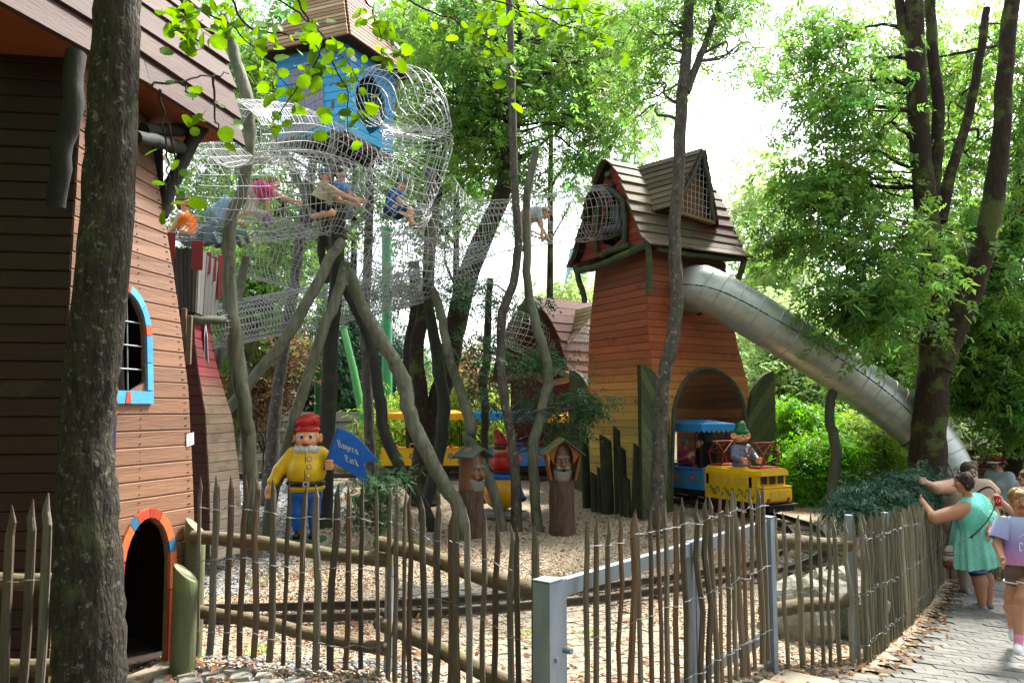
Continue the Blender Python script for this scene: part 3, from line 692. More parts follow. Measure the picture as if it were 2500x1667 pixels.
DC, DHW, DZS, DRI = .70, .20, 1.10, .33
WC, WHW = .46, .20
def hhole(z):
    if z < DZS + DRI - .01:
        hw = DHW if z < DZS else DHW * math.sqrt(max(0, 1 - ((z - DZS) / DRI) ** 2)); return uh(z, DC, hw)
    if 2.28 < z < 2.93:
        hw = WHW if z < 2.66 else WHW * math.sqrt(max(0, 1 - ((z - 2.66) / .28) ** 2)); return uh(z, WC, hw)
    return None
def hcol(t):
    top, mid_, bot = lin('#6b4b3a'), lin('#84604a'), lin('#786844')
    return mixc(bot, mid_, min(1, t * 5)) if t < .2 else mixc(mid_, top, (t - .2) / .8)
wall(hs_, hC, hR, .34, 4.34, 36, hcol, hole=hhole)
wall(hs_, hL, hC, .34, 5.2, 44, lambda t: mixc(lin('#321a13'), lin('#26110c'), t))  # shade on this side is put into the boards' dark colour
quadpart('back_wall', hs_, [(-5.4, 8.0, .3), (-5.4, 4.4, .3), (-5.4, 4.4, 5), (-5.4, 8.0, 5)], M_dark)
quadpart('back_wall', hs_, [(-2.44, 5.76, .3), (-5.4, 8.0, .3), (-5.4, 8.0, 5), (-2.66, 5.76, 4.3)], M_dark)
quadpart('floor', hs_, [(-5.3, 4.45, .44), (-2.7, 4.66, .44), (-2.42, 5.7, .44), (-5.3, 7.9, .44)], M_dark)
R_, O_, B_l, Y_ = '#a8402c', '#c4693f', '#356f93', '#d9a54a'
archband(hs_, hF, DC, DHW, DZS, DRI, .40, .062, [(R_, 0), (O_, 0), (B_l, 1), (O_, 0), (R_, 0), ('#b5482f', 0), (B_l, 1), (O_, 0), (R_, 0), (B_l, 1), (O_, 0), (R_, 0)])
archband(hs_, hF, WC, WHW, 2.66, .28, 2.28, .055, [('#4a93c8', 0), ('#3f87bf', 0), ('#c05038', 1), ('#4a93c8', 0), ('#5a9fd0', 0), ('#c05038', 1), ('#4a93c8', 0)], name='window_frame')
b = MB(); b.prism([hF(WC - .255, 2.19, .03), hF(WC + .255, 2.19, .03), hF(WC + .255, 2.275, .03), hF(WC - .255, 2.275, .03)], hF(0, 2, 0) - hF(0, 2, .028)); b.build('window_sill', M_paint, hs_, '#4a93c8')
b = MB(); b.prism([hF(WC + .0, 2.195, .034), hF(WC + .05, 2.195, .034), hF(WC + .04, 2.27, .034), hF(WC + .01, 2.27, .034)], hF(0, 2, 0) - hF(0, 2, .004)); b.build('sill_stripe', M_paint, hs_, '#b8492f')
for k in range(3): MB().tube([hF(WC - .2, 2.42 + .16 * k, -.01), hF(WC + .2, 2.42 + .16 * k, -.01)], .006, 6).build('window_bar', M_wire, hs_)
for k in (-.06, .07): MB().tube([hF(WC + k, 2.28, -.02), hF(WC + k, 2.92, -.02)], .006, 6).build('window_bar', M_wire, hs_)
quadpart('window_lining', hs_, [hF(WC - .3, 2.2, -.25), hF(WC + .3, 2.2, -.25), hF(WC + .3, 3.0, -.25), hF(WC - .3, 3.0, -.25)], M_dark)
b = MB().prism([hF(DC - .2, .425, 0), hF(DC + .22, .425, 0), hF(DC + .22, .425, .16), hF(DC - .2, .425, .16)], (0, 0, .03)); b.build('threshold', M_weath, hs_, '#7b6f60')
# roof
er = Vector((-2.23, 6.32, 0)); ed = Vector((-.224, -.975, 0)); eo = Vector((.975, -.224, 0))
hp = [(.0, 4.33), (-.045, 4.56), (-.10, 4.80), (-.17, 5.03), (-.26, 5.26), (-.38, 5.48), (-.54, 5.68), (-.74, 5.86), (-.98, 6.0)]
roof = MB().prism([er + ed * .05 + eo * (hp[0][0] - .06) + Vector((0, 0, 4.40)), er + ed * 2.5 + eo * (hp[0][0] - .06) + Vector((0, 0, 4.40)), er + ed * 2.5 + eo * (-1.05) + Vector((0, 0, 5.95)), er + ed * .05 + eo * (-1.05) + Vector((0, 0, 5.95))], (-.05, 0, -.02)).build('roof', M_dark, hs_)
for i in range(8):
    (o0, za), (o1, zb_) = hp[i], hp[i + 1]; o1 -= .012; zb_ += .05
    for s0, s1 in ((random.uniform(-.05, .05), 1.25 + random.uniform(-.15, .15)), (None, 2.55)):
        if s0 is None: s0 = prev + .008
        prev = s1
        sk = random.uniform(-.025, .025)
        q = [er + ed * s0 + eo * (o0 + .035) + Vector((0, 0, za + sk)), er + ed * s1 + eo * (o0 + .035) + Vector((0, 0, za - sk)), er + ed * s1 + eo * o1 + Vector((0, 0, zb_)), er + ed * s0 + eo * o1 + Vector((0, 0, zb_))]
        plank(roof, q[1], q[0], q[3], q[2], M_shing, random.choice(['#402823', '#38231f', '#472d27', '#3d2724']), .02, .004, 'roof_board')
quadpart('soffit', hs_, [er + ed * .1 + Vector((0, 0, 4.36)), er + ed * 2.5 + Vector((0, 0, 4.36)), er + ed * 2.5 - eo * .6 + Vector((0, 0, 4.36)), er + ed * .1 - eo * .6 + Vector((0, 0, 4.36))], M_plank, '#8a4a2a')
quadpart('roof_slope', hs_, [(-5.6, 3.9, 4.6), (-3.7, 3.9, 5.95), (-3.2, 6.3, 5.95), (-5.6, 6.3, 4.6)], M_dark, th=.05)
for pts, r in (([P(497, 308, 6.0), P(440, 400, 5.85), P(392, 525, 5.74)], .055), ([P(350, 318, 5.35), P(440, 322, 5.9), P(500, 308, 6.1)], .05), ([P(330, 335, 5.1), P(395, 350, 5.45), P(440, 362, 5.8)], .05)):
    log_(MB(), pts, [r] * 3).build('brace', M_brace, hs_)
log_(MB(), [P(186, 130, 4.45), P(175, 250, 4.42), P(150, 380, 4.44), P(136, 505, 4.5)], [.055, .058, .056, .054], 12).build('brace', M_brace, hs_)
nl_ = MB()
for i in range(36):
    z_ = .34 + 4.0 * (i + .5) / 36; w__ = (hR(z_) - hC(z_)).length
    for u_ in (w__ - .04, w__ - .055, .62, .05):
        if hhole(z_) and (hhole(z_)[0] - .03) * w__ < u_ < (hhole(z_)[1] + .03) * w__: continue
        for dz_ in (-.028, .028): nl_.tube([hF(u_, z_ + dz_, .006), hF(u_, z_ + dz_, .0135)], .0045, 6)
no_ = nl_.build('nail_heads', M_blk, hs_); no_['kind'] = 'stuff'
# posts beside the door
M_post = mat('mossy_post', '#5f6347', .8, '#3c412e', (9, 9, 2), .6, .25, (40, 40, 6), spots=[('#5f6d3c', 3, .5, .6)])
M_cut = mat('sawn_end_grain', '#7d7d64', .8, '#5d5e48', (10, 10, 10), .6, .2)
def cut_post(px, d, ztop, r, label, lean=0.0, slope=.06, cat='post', group=None, sz=(1, 1), parent=None, name='wooden_post', m=None):
    w = P(px, 1000, d); g = G(w.x, d); H = ztop - g; b = MB(); n = 14; vs = []
    for k, z in enumerate((-.1, H * .3, H * .7, H - slope, H)):
        rr = r * (1, 1.02, .98, 1.0, .985)[k]
        for i in range(n):
            a = 2 * math.pi * i / n; zz = z if k < 3 else H - slope * (1 - math.cos(a)) - (.012 if k == 3 else 0)
            vs.append((math.cos(a) * rr * sz[0] * (1 - (.06 if k == 4 else 0)) + lean * z, math.sin(a) * rr * sz[1] * (1 - (.06 if k == 4 else 0)), zz))
    fs = []
    for k in range(4): fs += [(k * n + i, k * n + (i + 1) % n, (k + 1) * n + (i + 1) % n, (k + 1) * n + i) for i in range(n)]
    b.add(vs, fs, 0, True); b.add(vs[-n:], [tuple(range(n))], 1)
    o = b.build(name, [m or M_post, m or M_cut], parent, loc=(w.x, d, g), rot=(0, 0, random.uniform(2.2, 3.6)))
    return tag(o, label, cat, group) if not parent else o
cut_post(488, 5.62, 1.385, .070, 'taller mossy round post between playhouse corner and first picket')
cut_post(468, 5.3, 1.13, .080, 'shorter slant-cut round post beside the arched door')
# wall notice and printed banner
b = MB(); b.prism([hF(1.06, 1.885, .016), hF(1.135, 1.90, .016), hF(1.135, 1.985, .016), hF(1.06, 1.97, .016)], hF(0, 1, 0) - hF(0, 1, .004)); M_paper = mat('paper', '#d9dadb', .6, '#c9cacb', (40, 40, 200), .5, 0)
nt_ = b.build('notice', M_paper); tag(nt_, 'small white notice sheet pinned to the orange plank wall', 'notice')
for k in range(5): MB().prism([hF(1.07, 1.956 - k * .013, .018), hF(1.125 - .02 * (k % 3), 1.966 - k * .013, .018), hF(1.125 - .02 * (k % 3), 1.969 - k * .013, .018), hF(1.07, 1.959 - k * .013, .018)], (.0008, 0, 0)).build('print_line', mat('print_ink', '#55585c', .7), nt_)
bn = thing('banner', 'narrow printed banner with purple and yellow bands on the orange wall', 'banner', tuple(hF(.3, 1.5, .02)))
for k, (za, zb_, c_) in enumerate(((2.12, 2.20, '#c0502f'), (1.96, 2.12, '#33263f'), (1.78, 1.96, '#342641'), (1.66, 1.78, '#e08a3a'), (1.54, 1.66, '#e2a643'), (1.46, 1.54, '#dcb64a'), (1.24, 1.46, '#2a3038'))):
    b = MB(); b.prism([hF(.22, za, .022), hF(.40, za, .022), hF(.40, zb_ - .001, .022), hF(.22, zb_ - .001, .022)], hF(0, 2, 0) - hF(0, 2, .006)); b.build('band', M_paint, bn, c_)
for k in range(3): MB().tube([hF(.31 + .04 * math.cos(a) * (1 - k * .28), 1.38 + .035 * math.sin(a) * (1 - k * .28), .025) for a in np.linspace(.3, 5.2, 12)], .004, 4).build('emblem', M_paper, bn)

# ---- castle turret behind the playhouse
ct = thing('castle_turret', 'narrow red play turret with grey crenellated top behind the playhouse', 'turret', (-3.5, 9.3, .5))
tz = [.3, 1.25, 1.9, 2.3, 2.85, 3.4]
def tC(z): return PZ(float(np.interp(z, [.4, 1.3, 2.1, 2.55, 2.9, 3.3], [512, 510, 500, 484, 474, 470])), 8.9, z)
def tR(z): return PZ(float(np.interp(z, [.4, 1.35, 2.05, 2.35, 2.8, 3.3], [592, 583, 566, 546, 521, 510])), 9.5, z)
def tL(z): return tC(z) + Vector((-.75, .12, 0))
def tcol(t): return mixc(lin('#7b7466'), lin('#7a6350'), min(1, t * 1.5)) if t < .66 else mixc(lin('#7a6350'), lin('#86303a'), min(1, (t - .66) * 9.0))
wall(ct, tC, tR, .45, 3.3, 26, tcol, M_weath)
wall(ct, tL, tC, .45, 3.3, 26, lambda t: mixc(lin('#3c332c'), lin('#5b2327'), t), M_weath)  # left face away from the light: its shade is painted into the boards
quadpart('back_wall', ct, [tR(.45), tL(.45) + V(0, .7, 0), tL(3.3) + V(0, .7, 0), tR(3.3)], M_dark)
b = MB(); 
wp = [PZ(497, 9.2, 2.62), PZ(507, 9.3, 2.58), PZ(504, 9.28, 3.05), PZ(499, 9.22, 3.22), PZ(496, 9.18, 3.05)]
nn = Vector((.6, -.8, 0)); b.prism([p + nn * .05 for p in wp], -nn * .02); b.build('window_frame', M_paint, ct, '#b7b3c2')
cc = sum(wp, Vector()) / 5; MB().prism([cc + (p - cc) * .62 + nn * .058 for p in wp], -nn * .006).build('window_pane', M_blk, ct)
def uplanks(parent, a0, b0, a1, b1, n, cols, th=.03, nm='upright_board'):
    for i in range(n):
        t0, t1 = i / n, (i + 1) / n; e_ = random.uniform(-.02, .02)
        q = [a0.lerp(b0, t0), a0.lerp(b0, t1), a1.lerp(b1, t1) + V(0, 0, e_), a1.lerp(b1, t0) + V(0, 0, e_)]
        o = plank(parent, q[1], q[2], q[3], q[0], M_vplank, random.choice(cols), th, .006, nm)
bC, bR, bL = PZ(476, 8.75, 3.25), PZ(527, 9.45, 3.22), PZ(425, 8.9, 3.3)
uC, uR, uL = PZ(482, 8.6, 3.95), PZ(541, 9.5, 3.92), PZ(414, 8.8, 3.98)
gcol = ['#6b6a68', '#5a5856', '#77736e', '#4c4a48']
uplanks(ct, bC, bR, uC, uR, 6, gcol); uplanks(ct, bL, bC, uL, uC, 6, ['#4a4846', '#3c3a39', '#57534f'])  # left boards get darker colours that stand in for shade
MB().prism([bC, bR, bL + V(.3, .7, 0), bL], (0, 0, -.04)).build('turret_floor', M_dark, ct)
for a, hgt, w_ in ((PZ(485, 8.62, 3.72), .33, .12), (PZ(414, 8.72, 3.85), .32, .15), (PZ(512, 9.05, 3.75), .26, .05), (PZ(525, 9.25, 3.7), .3, .05), (PZ(538, 9.42, 3.5), .55, .05)):
    MB().box((0, 0, hgt / 2 - .02), (w_, .03, hgt), ch=.006).build('merlon', M_plank, ct, '#7c2a2c', loc=a + V(0, -.05, 0), rot=(0, 0, .75 if w_ < .1 else .3))
log_(MB(), [PZ(440, 8.8, 3.15), PZ(490, 8.75, 3.16), PZ(545, 9.1, 3.2)], [.05] * 3).build('beam', M_dlog, ct)
for px in (448, 462): MB().box((0, 0, 0), (.05, .04, .55), ch=.008).build('corner_board', M_weath, ct, '#6d5a47', loc=PZ(px, 8.6, 3.0 if px < 455 else 2.92))

# ---- blue tree house
bt = thing('tree_house', 'blue plank tree house with slatted hip roof high above the nets', 'tree house', (-2.7, 12.2, 6.3))
kC, kL, kR = Vector((-2.55, 11.5, 0)), Vector((-3.70, 11.95, 0)), Vector((-2.0, 12.62, 0)); kB = kL + kR - kC
def kz(p, f=1.0): 
    def e(z): t = (z - 6.36) / 1.5; c = (kC + kB) / 2; q = c + (p - c) * (1 + .05 * t); return Vector((q.x, q.y, z))
    return e
bcol = lambda t: mixc(lin('#4aaee0'), lin('#3670b0'), t ** 1.3)
wall(bt, kz(kL), kz(kC), 6.38, 7.86, 12, bcol, hole=lambda z: None)
hole_k = lambda z: ((.5 - .31 * math.sqrt(max(0, 1 - ((z - 7.0) / .42) ** 2)), .5 + .31 * math.sqrt(max(0, 1 - ((z - 7.0) / .42) ** 2))) if abs(z - 7.0) < .42 else None)
wall(bt, kz(kC), kz(kR), 6.38, 7.86, 12, bcol, hole=hole_k)
wall(bt, kz(kB), kz(kL), 6.38, 7.86, 12, bcol); wall(bt, kz(kR), kz(kB), 6.38, 7.86, 12, bcol)
b = MB().prism([p + V(0, 0, 6.34) for p in (kC, kR, kB, kL)], (0, 0, -.04)); b.build('floor', M_plank, bt, '#6b3f22')
for k in range(4):
    t = .15 + .23 * k; a, c = kC.lerp(kL, t), kR.lerp(kB, t); log_(MB(), [a + V(0, 0, 6.25), a.lerp(c, .5) + V(0, 0, 6.25), c + V(0, 0, 6.25)], [.05] * 3).build('joist', M_dark, bt)
d_ = (kC - kL).normalized(); n_ = Vector((d_.y, -d_.x, 0))
def bF(u, z, off): q = kz(kL)(z); return q + (kz(kC)(z) - q).normalized() * u + n_ * off
pw = .36; pc = .53; grey = ['#8d8ca0', '#83829a', '#9796a8']
nrow = 9
for k in range(nrow):         # grey arched door made of boards set in chevrons
    for sgn in (-1, 1):
        def top(x): return 7.05 + .5 * math.sqrt(max(0, 1 - (abs(x) / pw) ** 2))
        za, zb_ = 6.42 + k * .135, 6.42 + (k + 1) * .135
        x0, x1 = .004, pw
        f = lambda x, z: min(z + (-.05 if sgn < 0 else .10) * (x / pw), top(x) - .0)
        pts = [(x0, f(x0, za)), (x1 * .98, f(x1 * .98, za)), (x1 * .98, f(x1 * .98, zb_)), (x0, f(x0, zb_))]
        if pts[2][1] - pts[1][1] < .005:
            xm = pw * math.sqrt(max(0, 1 - (max(0, pts[0][1] - 7.05) / .5) ** 2)) if pts[0][1] < 7.54 else 0
            if xm < .06: continue
            pts = [(x0, pts[0][1]), (xm, pts[0][1]), (xm * .82, min(pts[3][1], top(xm * .82))), (x0, pts[3][1])]
        q = [bF(pc + sgn * x, z, .022) for x, z in pts]
        if sgn < 0: q = [q[1], q[0], q[3], q[2]]
        plank(bt, *q, M_vplank, random.choice(grey), .012, .006, 'door_board')
rf = MB(); ap = (kC + kB) / 2 + V(0, 0, 9.55); ov = .30
cn = (kC + kB) / 2
ev = [cn + (p - cn).normalized() * ((p - cn).length + ov) + V(0, 0, 7.72) for p in (kL, kC, kR, kB)]
rfo = MB().add([p + V(0, 0, .0) for p in ev] + [ap], [(0, 1, 4), (1, 2, 4), (2, 3, 4), (3, 0, 4), (3, 2, 1, 0)]).build('roof', M_dark, bt)
for i in range(4):
    a, c = ev[i], ev[(i + 1) % 4]; nr = 22
    out_ = ((a + c) / 2 - cn); out_.z = 0; out_.normalize()
    for k in range(nr):
        t0, t1 = k / nr, (k + .82) / nr; q = [a.lerp(ap, t0), c.lerp(ap, t0), c.lerp(ap, t1), a.lerp(ap, t1)]; q = [p + out_ * .03 + V(0, 0, .035) for p in q]
        if (q[0] - q[1]).length < .15: continue
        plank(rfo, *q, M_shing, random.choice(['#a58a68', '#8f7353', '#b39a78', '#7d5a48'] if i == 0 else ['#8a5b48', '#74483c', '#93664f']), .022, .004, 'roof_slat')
# ------------------------------------------------------------------ red-to-yellow tower with the train tunnel
M_tower = mat('tower_plank', None, .65, None, (1.2, 1.2, 18), .35, .3, (5, 5, 90), objcol=True, rnd=.20, spots=[('#4c4a22', 1.5, .57, .5), ('#33291c', 2.6, .58, .5), ('#2a2018', 11, .63, .5)])
tw = thing('play_tower', 'tall red and yellow plank tower with train arch and steep board roof', 'tower', (3.0, 13.8, .45))
_cz = [.3, 1.2, 2.0, 2.9, 3.9, 4.75]; 
def wC(z): return PZ(float(np.interp(z, [.3, 2.4, 2.9, 3.8, 4.6, 4.9], [1583, 1592, 1590, 1578, 1584, 1585])), 13.0, z)
def wR(z): return PZ(float(np.interp(z, [.3, 1.8, 2.6, 3.3, 4.3, 4.9], [1829, 1832, 1826, 1800, 1775, 1770])), 14.12, z)
def wL(z): return PZ(float(np.interp(z, [.3, 1.9, 2.9, 3.6, 4.6, 4.9], [1432, 1434, 1437, 1440, 1453, 1456])), 14.45, z)
def wB(z): return wL(z) + wR(z) - wC(z)
def twcol(t):
    st = [(0, '#968848'), (.22, '#ac9648'), (.40, '#b88f46'), (.52, '#b5713e'), (.64, '#a65634'), (.82, '#954e32'), (1, '#6b3a28')]
    for (a, ca), (b_, cb) in zip(st[:-1], st[1:]):
        if t <= b_: return mixc(lin(ca), lin(cb), (t - a) / (b_ - a))
    return lin(st[-1][1])
def whole(z):
    if z < 2.0: return (.20, .945)
    if z < 2.86: w = .3725 * math.sqrt(max(0, 1 - ((z - 2.0) / .87) ** 2)); return (.5725 - w, .5725 + w)
    zc, r = 4.2, .37                       # round slide hole
    if abs(z - zc) < r - .01: w = .40 / 1.95 * math.sqrt(1 - ((z - zc) / r) ** 2); return (.58 - w, .58 + w)
    return None
jit_ = lambda t: mixc(twcol(t), (0, 0, 0), random.uniform(0, .10))
NP = 34
wall(tw, wC, wR, .40, 4.85, NP, jit_, M_tower, hole=whole, ch=.011)
wall(tw, wL, wC, .40, 4.85, NP, jit_, M_tower, ch=.011)
wall(tw, wB, wL, .40, 4.85, NP, jit_, M_weath, hole=lambda z: (lambda h: (1 - h[1], 1 - h[0]) if h and z < 3 else None)(whole(z)))
wall(tw, wR, wB, .40, 4.85, NP, jit_, M_weath)
# barrel lining of the tunnel, boards running through
ap_ = [(.20, .42)] + [(.20, .42 + 1.58 * k / 8) for k in range(1, 9)] + [(.5725 - .3725 * math.cos(a), 2.0 + .87 * math.sin(a)) for a in np.linspace(0, math.pi, 17)[1:]] + [(.945, 2.0 - 1.58 * k / 8) for k in range(1, 9)]
for (u0, z0), (u1, z1) in zip(ap_[:-1], ap_[1:]):
    f0, f1 = wC(z0).lerp(wR(z0), u0), wC(z1).lerp(wR(z1), u1); b0, b1 = wL(z0).lerp(wB(z0), u0), wL(z1).lerp(wB(z1), u1)
    i_ = (f0 + f1) / 2; 
    plank(tw, f0, b0, b1, f1, M_weath, random.choice(['#6b4a36', '#5d4030', '#75533c']), .02, .006, 'lining_board')
# arch trim
b = MB(); fn = (wR(1) - wC(1)).normalized(); fN = Vector((fn.y, -fn.x, 0))
tp = [wC(z).lerp(wR(z), u) + fN * .02 for u, z in ap_]
b.tube(tp, .045, 6, flat=.8); b.build('arch_trim', M_dlog, tw)
# open door leaves with diagonal boards
def leaf(H, Fp, ztH, ztF, n, ang, nm='door_leaf'):
    d = (Fp - H); d.z = 0; W_ = d.length; d.normalize(); nrm = Vector((d.y, -d.x, 0)); zb_ = .45
    def top(u): return ztH + (ztF - ztH) * math.sqrt(max(0, 1 - (1 - u / W_) ** 2))
    root = MB().prism([H + d * u + V(0, 0, z - H.z) for u, z in [(0, zb_)] + [(W_, zb_)] + [(W_ * (1 - k / 10), top(W_ * (1 - k / 10))) for k in range(11)]], nrm * .03).build(nm, M_weath, tw, '#343a22')
    # diagonal boards on both sides as clipped strips
    t = math.tan(ang)
    for side in (-1, 1):
        off = nrm * (.031 if side > 0 else -.001)
        k0 = -3
        for k in range(k0, n):
            w = (2.6 + abs(t) * W_) / n; c0 = zb_ - (abs(t) * W_ if t > 0 else 0) + k * w
            pts = []
            us = np.linspace(0, W_, 7); lo_ = [min(max(c0 + t * u, zb_), top(u)) for u in us]; hi_ = [min(max(c0 + w - .012 + t * u, zb_), top(u)) for u in us]
            if max(h - l for h, l in zip(hi_, lo_)) < .02: continue
            bb = MB(); vs = [H + d * u + V(0, 0, z - H.z) + off for u, z in zip(us, lo_)] + [H + d * u + V(0, 0, z - H.z) + off for u, z in zip(us, hi_)]
            vs2 = [v + nrm * side * .012 for v in vs]; c = vs[3]
            q = [(i, i + 1, i + 8, i + 7) for i in range(6)]
            if side > 0: q = [x[::-1] for x in q]
            fs = [tuple(14 + i for i in f) for f in q] + [(i, i + 1, 15 + i, 14 + i) for i in range(6)] + [(7 + i, 21 + i, 22 + i, 8 + i) for i in range(6)]
            bb.add([v - c for v in vs + vs2], fs).build('door_board', M_weath, root, random.choice(['#4a5230', '#3f472b', '#525a36', '#454a30']), loc=c)
Hl = wC(1).lerp(wR(1), .19); Hr = wC(1).lerp(wR(1), .955)
leaf(Vector((Hl.x, Hl.y - .03, 1)), PZ(1566, 12.3, 1), 1.95, 2.86, 13, .75)
leaf(Vector((Hr.x + .03, Hr.y - .02, 1)), PZ(1893, 14.5, 1), 1.95, 2.86, 13, .75)
leaf(wL(1).lerp(wB(1), .1) + V(-.05, .03, 0), PZ(1392, 15.9, 1), 2.0, 2.95, 13, -.7)
M_palis = mat('dark_palisade', '#34382a', .85, '#1f221a', (9, 9, 2), .7, .4, (40, 40, 6), spots=[('#4a5630', 2.5, .56, .5)])
# palisade of split logs at the foot
for px, d, yt, r in ((1431, 13.5, 1056, .075), (1452, 13.15, 1150, .07), (1463, 13.05, 1138, .05), (1482, 12.98, 1060, .105), (1508, 12.9, 1038, .06), (1519, 12.8, 1085, .075), (1529, 12.68, 1160, .06), (1548, 12.6, 1081, .07), (1560, 12.55, 1105, .07)):
    o = cut_post(px, d, zof(yt, d), r, None, random.uniform(-.05, .05), random.uniform(.02, .07), sz=(1.05, .7), parent=tw, name='palisade_log', m=M_brace if False else M_palis)
# roof
a_, f_ = Vector((.866, .5, 0)), Vector((.5, -.866, 0)); R0 = Vector((1.69, 13.6, 0)); RL = 2.28
def rp(s_, o, z): return R0 + a_ * s_ + f_ * o + Vector((0, 0, z))
prof = [(0, 6.57), (.16, 6.43), (.31, 6.25), (.45, 6.06), (.57, 5.86), (.67, 5.66), (.76, 5.46), (.84, 5.27), (.92, 5.10), (1.01, 4.96), (1.15, 4.85)]
rm = []
rooft = MB()
for sg in (1, -1):
    for (o0, z0), (o1, z1) in zip(prof[:-1], prof[1:]): rooft.add([rp(0, sg * o0, z0), rp(RL, sg * o0, z0), rp(RL, sg * o1, z1), rp(0, sg * o1, z1)], [(0, 1, 2, 3)])
rooft = rooft.build('roof', M_dark, tw)
for sg in (1, -1):
    for k, ((o0, z0), (o1, z1)) in enumerate(zip(prof[:-1], prof[1:])):
        sk = lambda: random.uniform(-.018, .018); e0, e1 = -.06 + random.uniform(-.04, .03), RL + .04 + random.uniform(-.03, .05)
        cuts = [e0, RL * random.uniform(.3, .7), e1]
        up = Vector((0, 0, .012))
        for s0, s1 in zip(cuts[:-1], cuts[1:]):
            q = [rp(s0, sg * (o1 + .05), z1 + .02 + sk()), rp(s1 - .006, sg * (o1 + .05), z1 + .02 + sk()), rp(s1 - .006, sg * o0, z0 + .045), rp(s0, sg * o0, z0 + .045)]
            if sg < 0: q = [q[1], q[0], q[3], q[2]]
            c_ = random.choice(['#5d5040', '#504435', '#685a48', '#584a3a']) if not (k in (5, 6) and s0 > .5 and sg > 0) else '#633c3c'
            plank(rooft, *q, M_shing, c_, .022, .004, 'roof_board')
quadpart('soffit', tw, [rp(.02, 1.06, 4.9), rp(RL - .02, 1.06, 4.9), rp(RL - .02, -1.06, 4.9), rp(.02, -1.06, 4.9)], M_dark)
# left gable with the log-framed opening
def po(z): return float(np.interp(-z, [-q[1] for q in prof], [q[0] for q in prof]))
gL = lambda z: rp(.14, -po(z) + .02, z); gR = lambda z: rp(.14, po(z) - .02, z)
gh = lambda z: (lambda w: (.5 - w, .5 + w))((.36 if z < 5.62 else .36 * (6.02 - z) / .40) * .92 / (2 * po(z) + .01)) if 5.06 < z < 6.0 else None
wall(tw, gL, gR, 4.92, 6.5, 13, lambda t: mixc(lin('#83352a'), lin('#8f432f'), random.random()), M_plank, hole=gh)
wall(tw, lambda z: rp(RL - .14, po(z) - .02, z), lambda z: rp(RL - .14, -po(z) + .02, z), 4.92, 6.5, 13, lambda t: lin('#8c2f27'), M_plank)
for pts, r in (([rp(.06, -.42, 5.0), rp(.05, -.40, 5.4), rp(.06, -.38, 5.72)], .05), ([rp(.06, .40, 5.0), rp(.05, .44, 5.35), rp(.06, .40, 5.75)], .055), ([rp(.06, .42, 5.74), rp(.04, .25, 5.9), rp(.06, .02, 6.06)], .055), ([rp(.06, -.42, 5.70), rp(.04, -.2, 5.92), rp(.06, .1, 6.16)], .05), ([rp(.1, -.1, 6.33), rp(-.02, .05, 6.33)], .05)):
    log_(MB(), pts, [r] * len(pts)).build('frame_log', M_dlog, tw)
for pts, r in (([rp(.0, 1.05, 4.86), rp(.02, .4, 4.80), rp(.0, -.3, 4.72), rp(.02, -.95, 4.74)], .065), ([rp(.02, 1.08, 4.92), rp(.1, 1.0, 4.5), rp(.16, .92, 4.1)], .055), ([rp(.0, -1.0, 4.85), rp(.08, -.95, 4.5), rp(.14, -.9, 4.15)], .055), ([rp(RL, 1.05, 4.86), rp(RL - .1, .98, 4.5), rp(RL - .18, .9, 4.2)], .05), ([rp(.2, 1.06, 4.83), rp(1.2, 1.06, 4.80), rp(RL, 1.06, 4.83)], .05), ([rp(.02, .6, 4.95), rp(.0, .1, 4.93), rp(.02, -.2, 4.9)], .05)):
    log_(MB(), pts, [r * 1.05, r] + [r] * (len(pts) - 2)).build('bracket_log', mat('mossy_bracket', '#47513a', .8, '#2b2f25', (8, 8, 8), .6, .3, spots=[('#5d6a2f', 3, .55, .5)]), tw)
# dormer
A, B, Cc = rp(1.34, .98, 6.70), rp(.62, .98, 5.56), rp(1.60, .98, 5.46); Rv, Bv = rp(.62, .12, 6.5), rp(.42, .80, 5.5); Rw, Cw = rp(1.75, .2, 6.42), rp(1.80, .86, 5.38)
dm = MB().add([A, B, Cc, Rv, Bv, Rw, Cw], [(0, 3, 4, 1), (0, 2, 6, 5), (0, 5, 3)]).build('dormer', M_dark, tw)
for k in range(9):
    t0, t1 = k / 9, (k + 1) / 9; out = Vector((-.03, -.02, .03))
    q = [Bv.lerp(Rv, t0), B.lerp(A, t0) + f_ * .08, B.lerp(A, t1) + f_ * .08, Bv.lerp(Rv, t1)]; q = [q[0] + out * 1.4, q[1] + out * 1.4, q[2] + out, q[3] + out]
    plank(dm, *q, M_shing, random.choice(['#5d5040', '#504435', '#685a48']), .02, .004, 'roof_board')
for k in range(7):
    t0, t1 = k / 7, (k + 1) / 7; out = Vector((.03, .02, .02))
    q = [Cc.lerp(A, t0) + f_ * .08, Cw.lerp(Rw, t0), Cw.lerp(Rw, t1), Cc.lerp(A, t1) + f_ * .08]; q = [q[0] + out * 1.4, q[1] + out * 1.4, q[2] + out, q[3] + out]
    plank(dm, *q, M_shing, '#5e2c2a', .02, .004, 'roof_board')
MB().prism([B - f_ * .12, Cc - f_ * .12, A - f_ * .12], -f_ * .02).build('dormer_back', M_plank, dm, '#7a4a2c')
for pts in ([B + f_ * .03, (A + B) / 2 + f_ * .05 + V(.03, 0, -.05), A + f_ * .03], [Cc + f_ * .03, (A + Cc) / 2 + f_ * .05, A + f_ * .03 + V(0, 0, -.02)]): log_(MB(), pts, [.04] * 3).build('dormer_log', M_dlog, dm)
MB().prism([B + f_ * .06 + V(0, 0, -.05), Cc + f_ * .06 + V(0, 0, -.05), Cc + f_ * .06, B + f_ * .06], -f_ * .1).build('dormer_sill', M_shing, dm, '#7c6742')
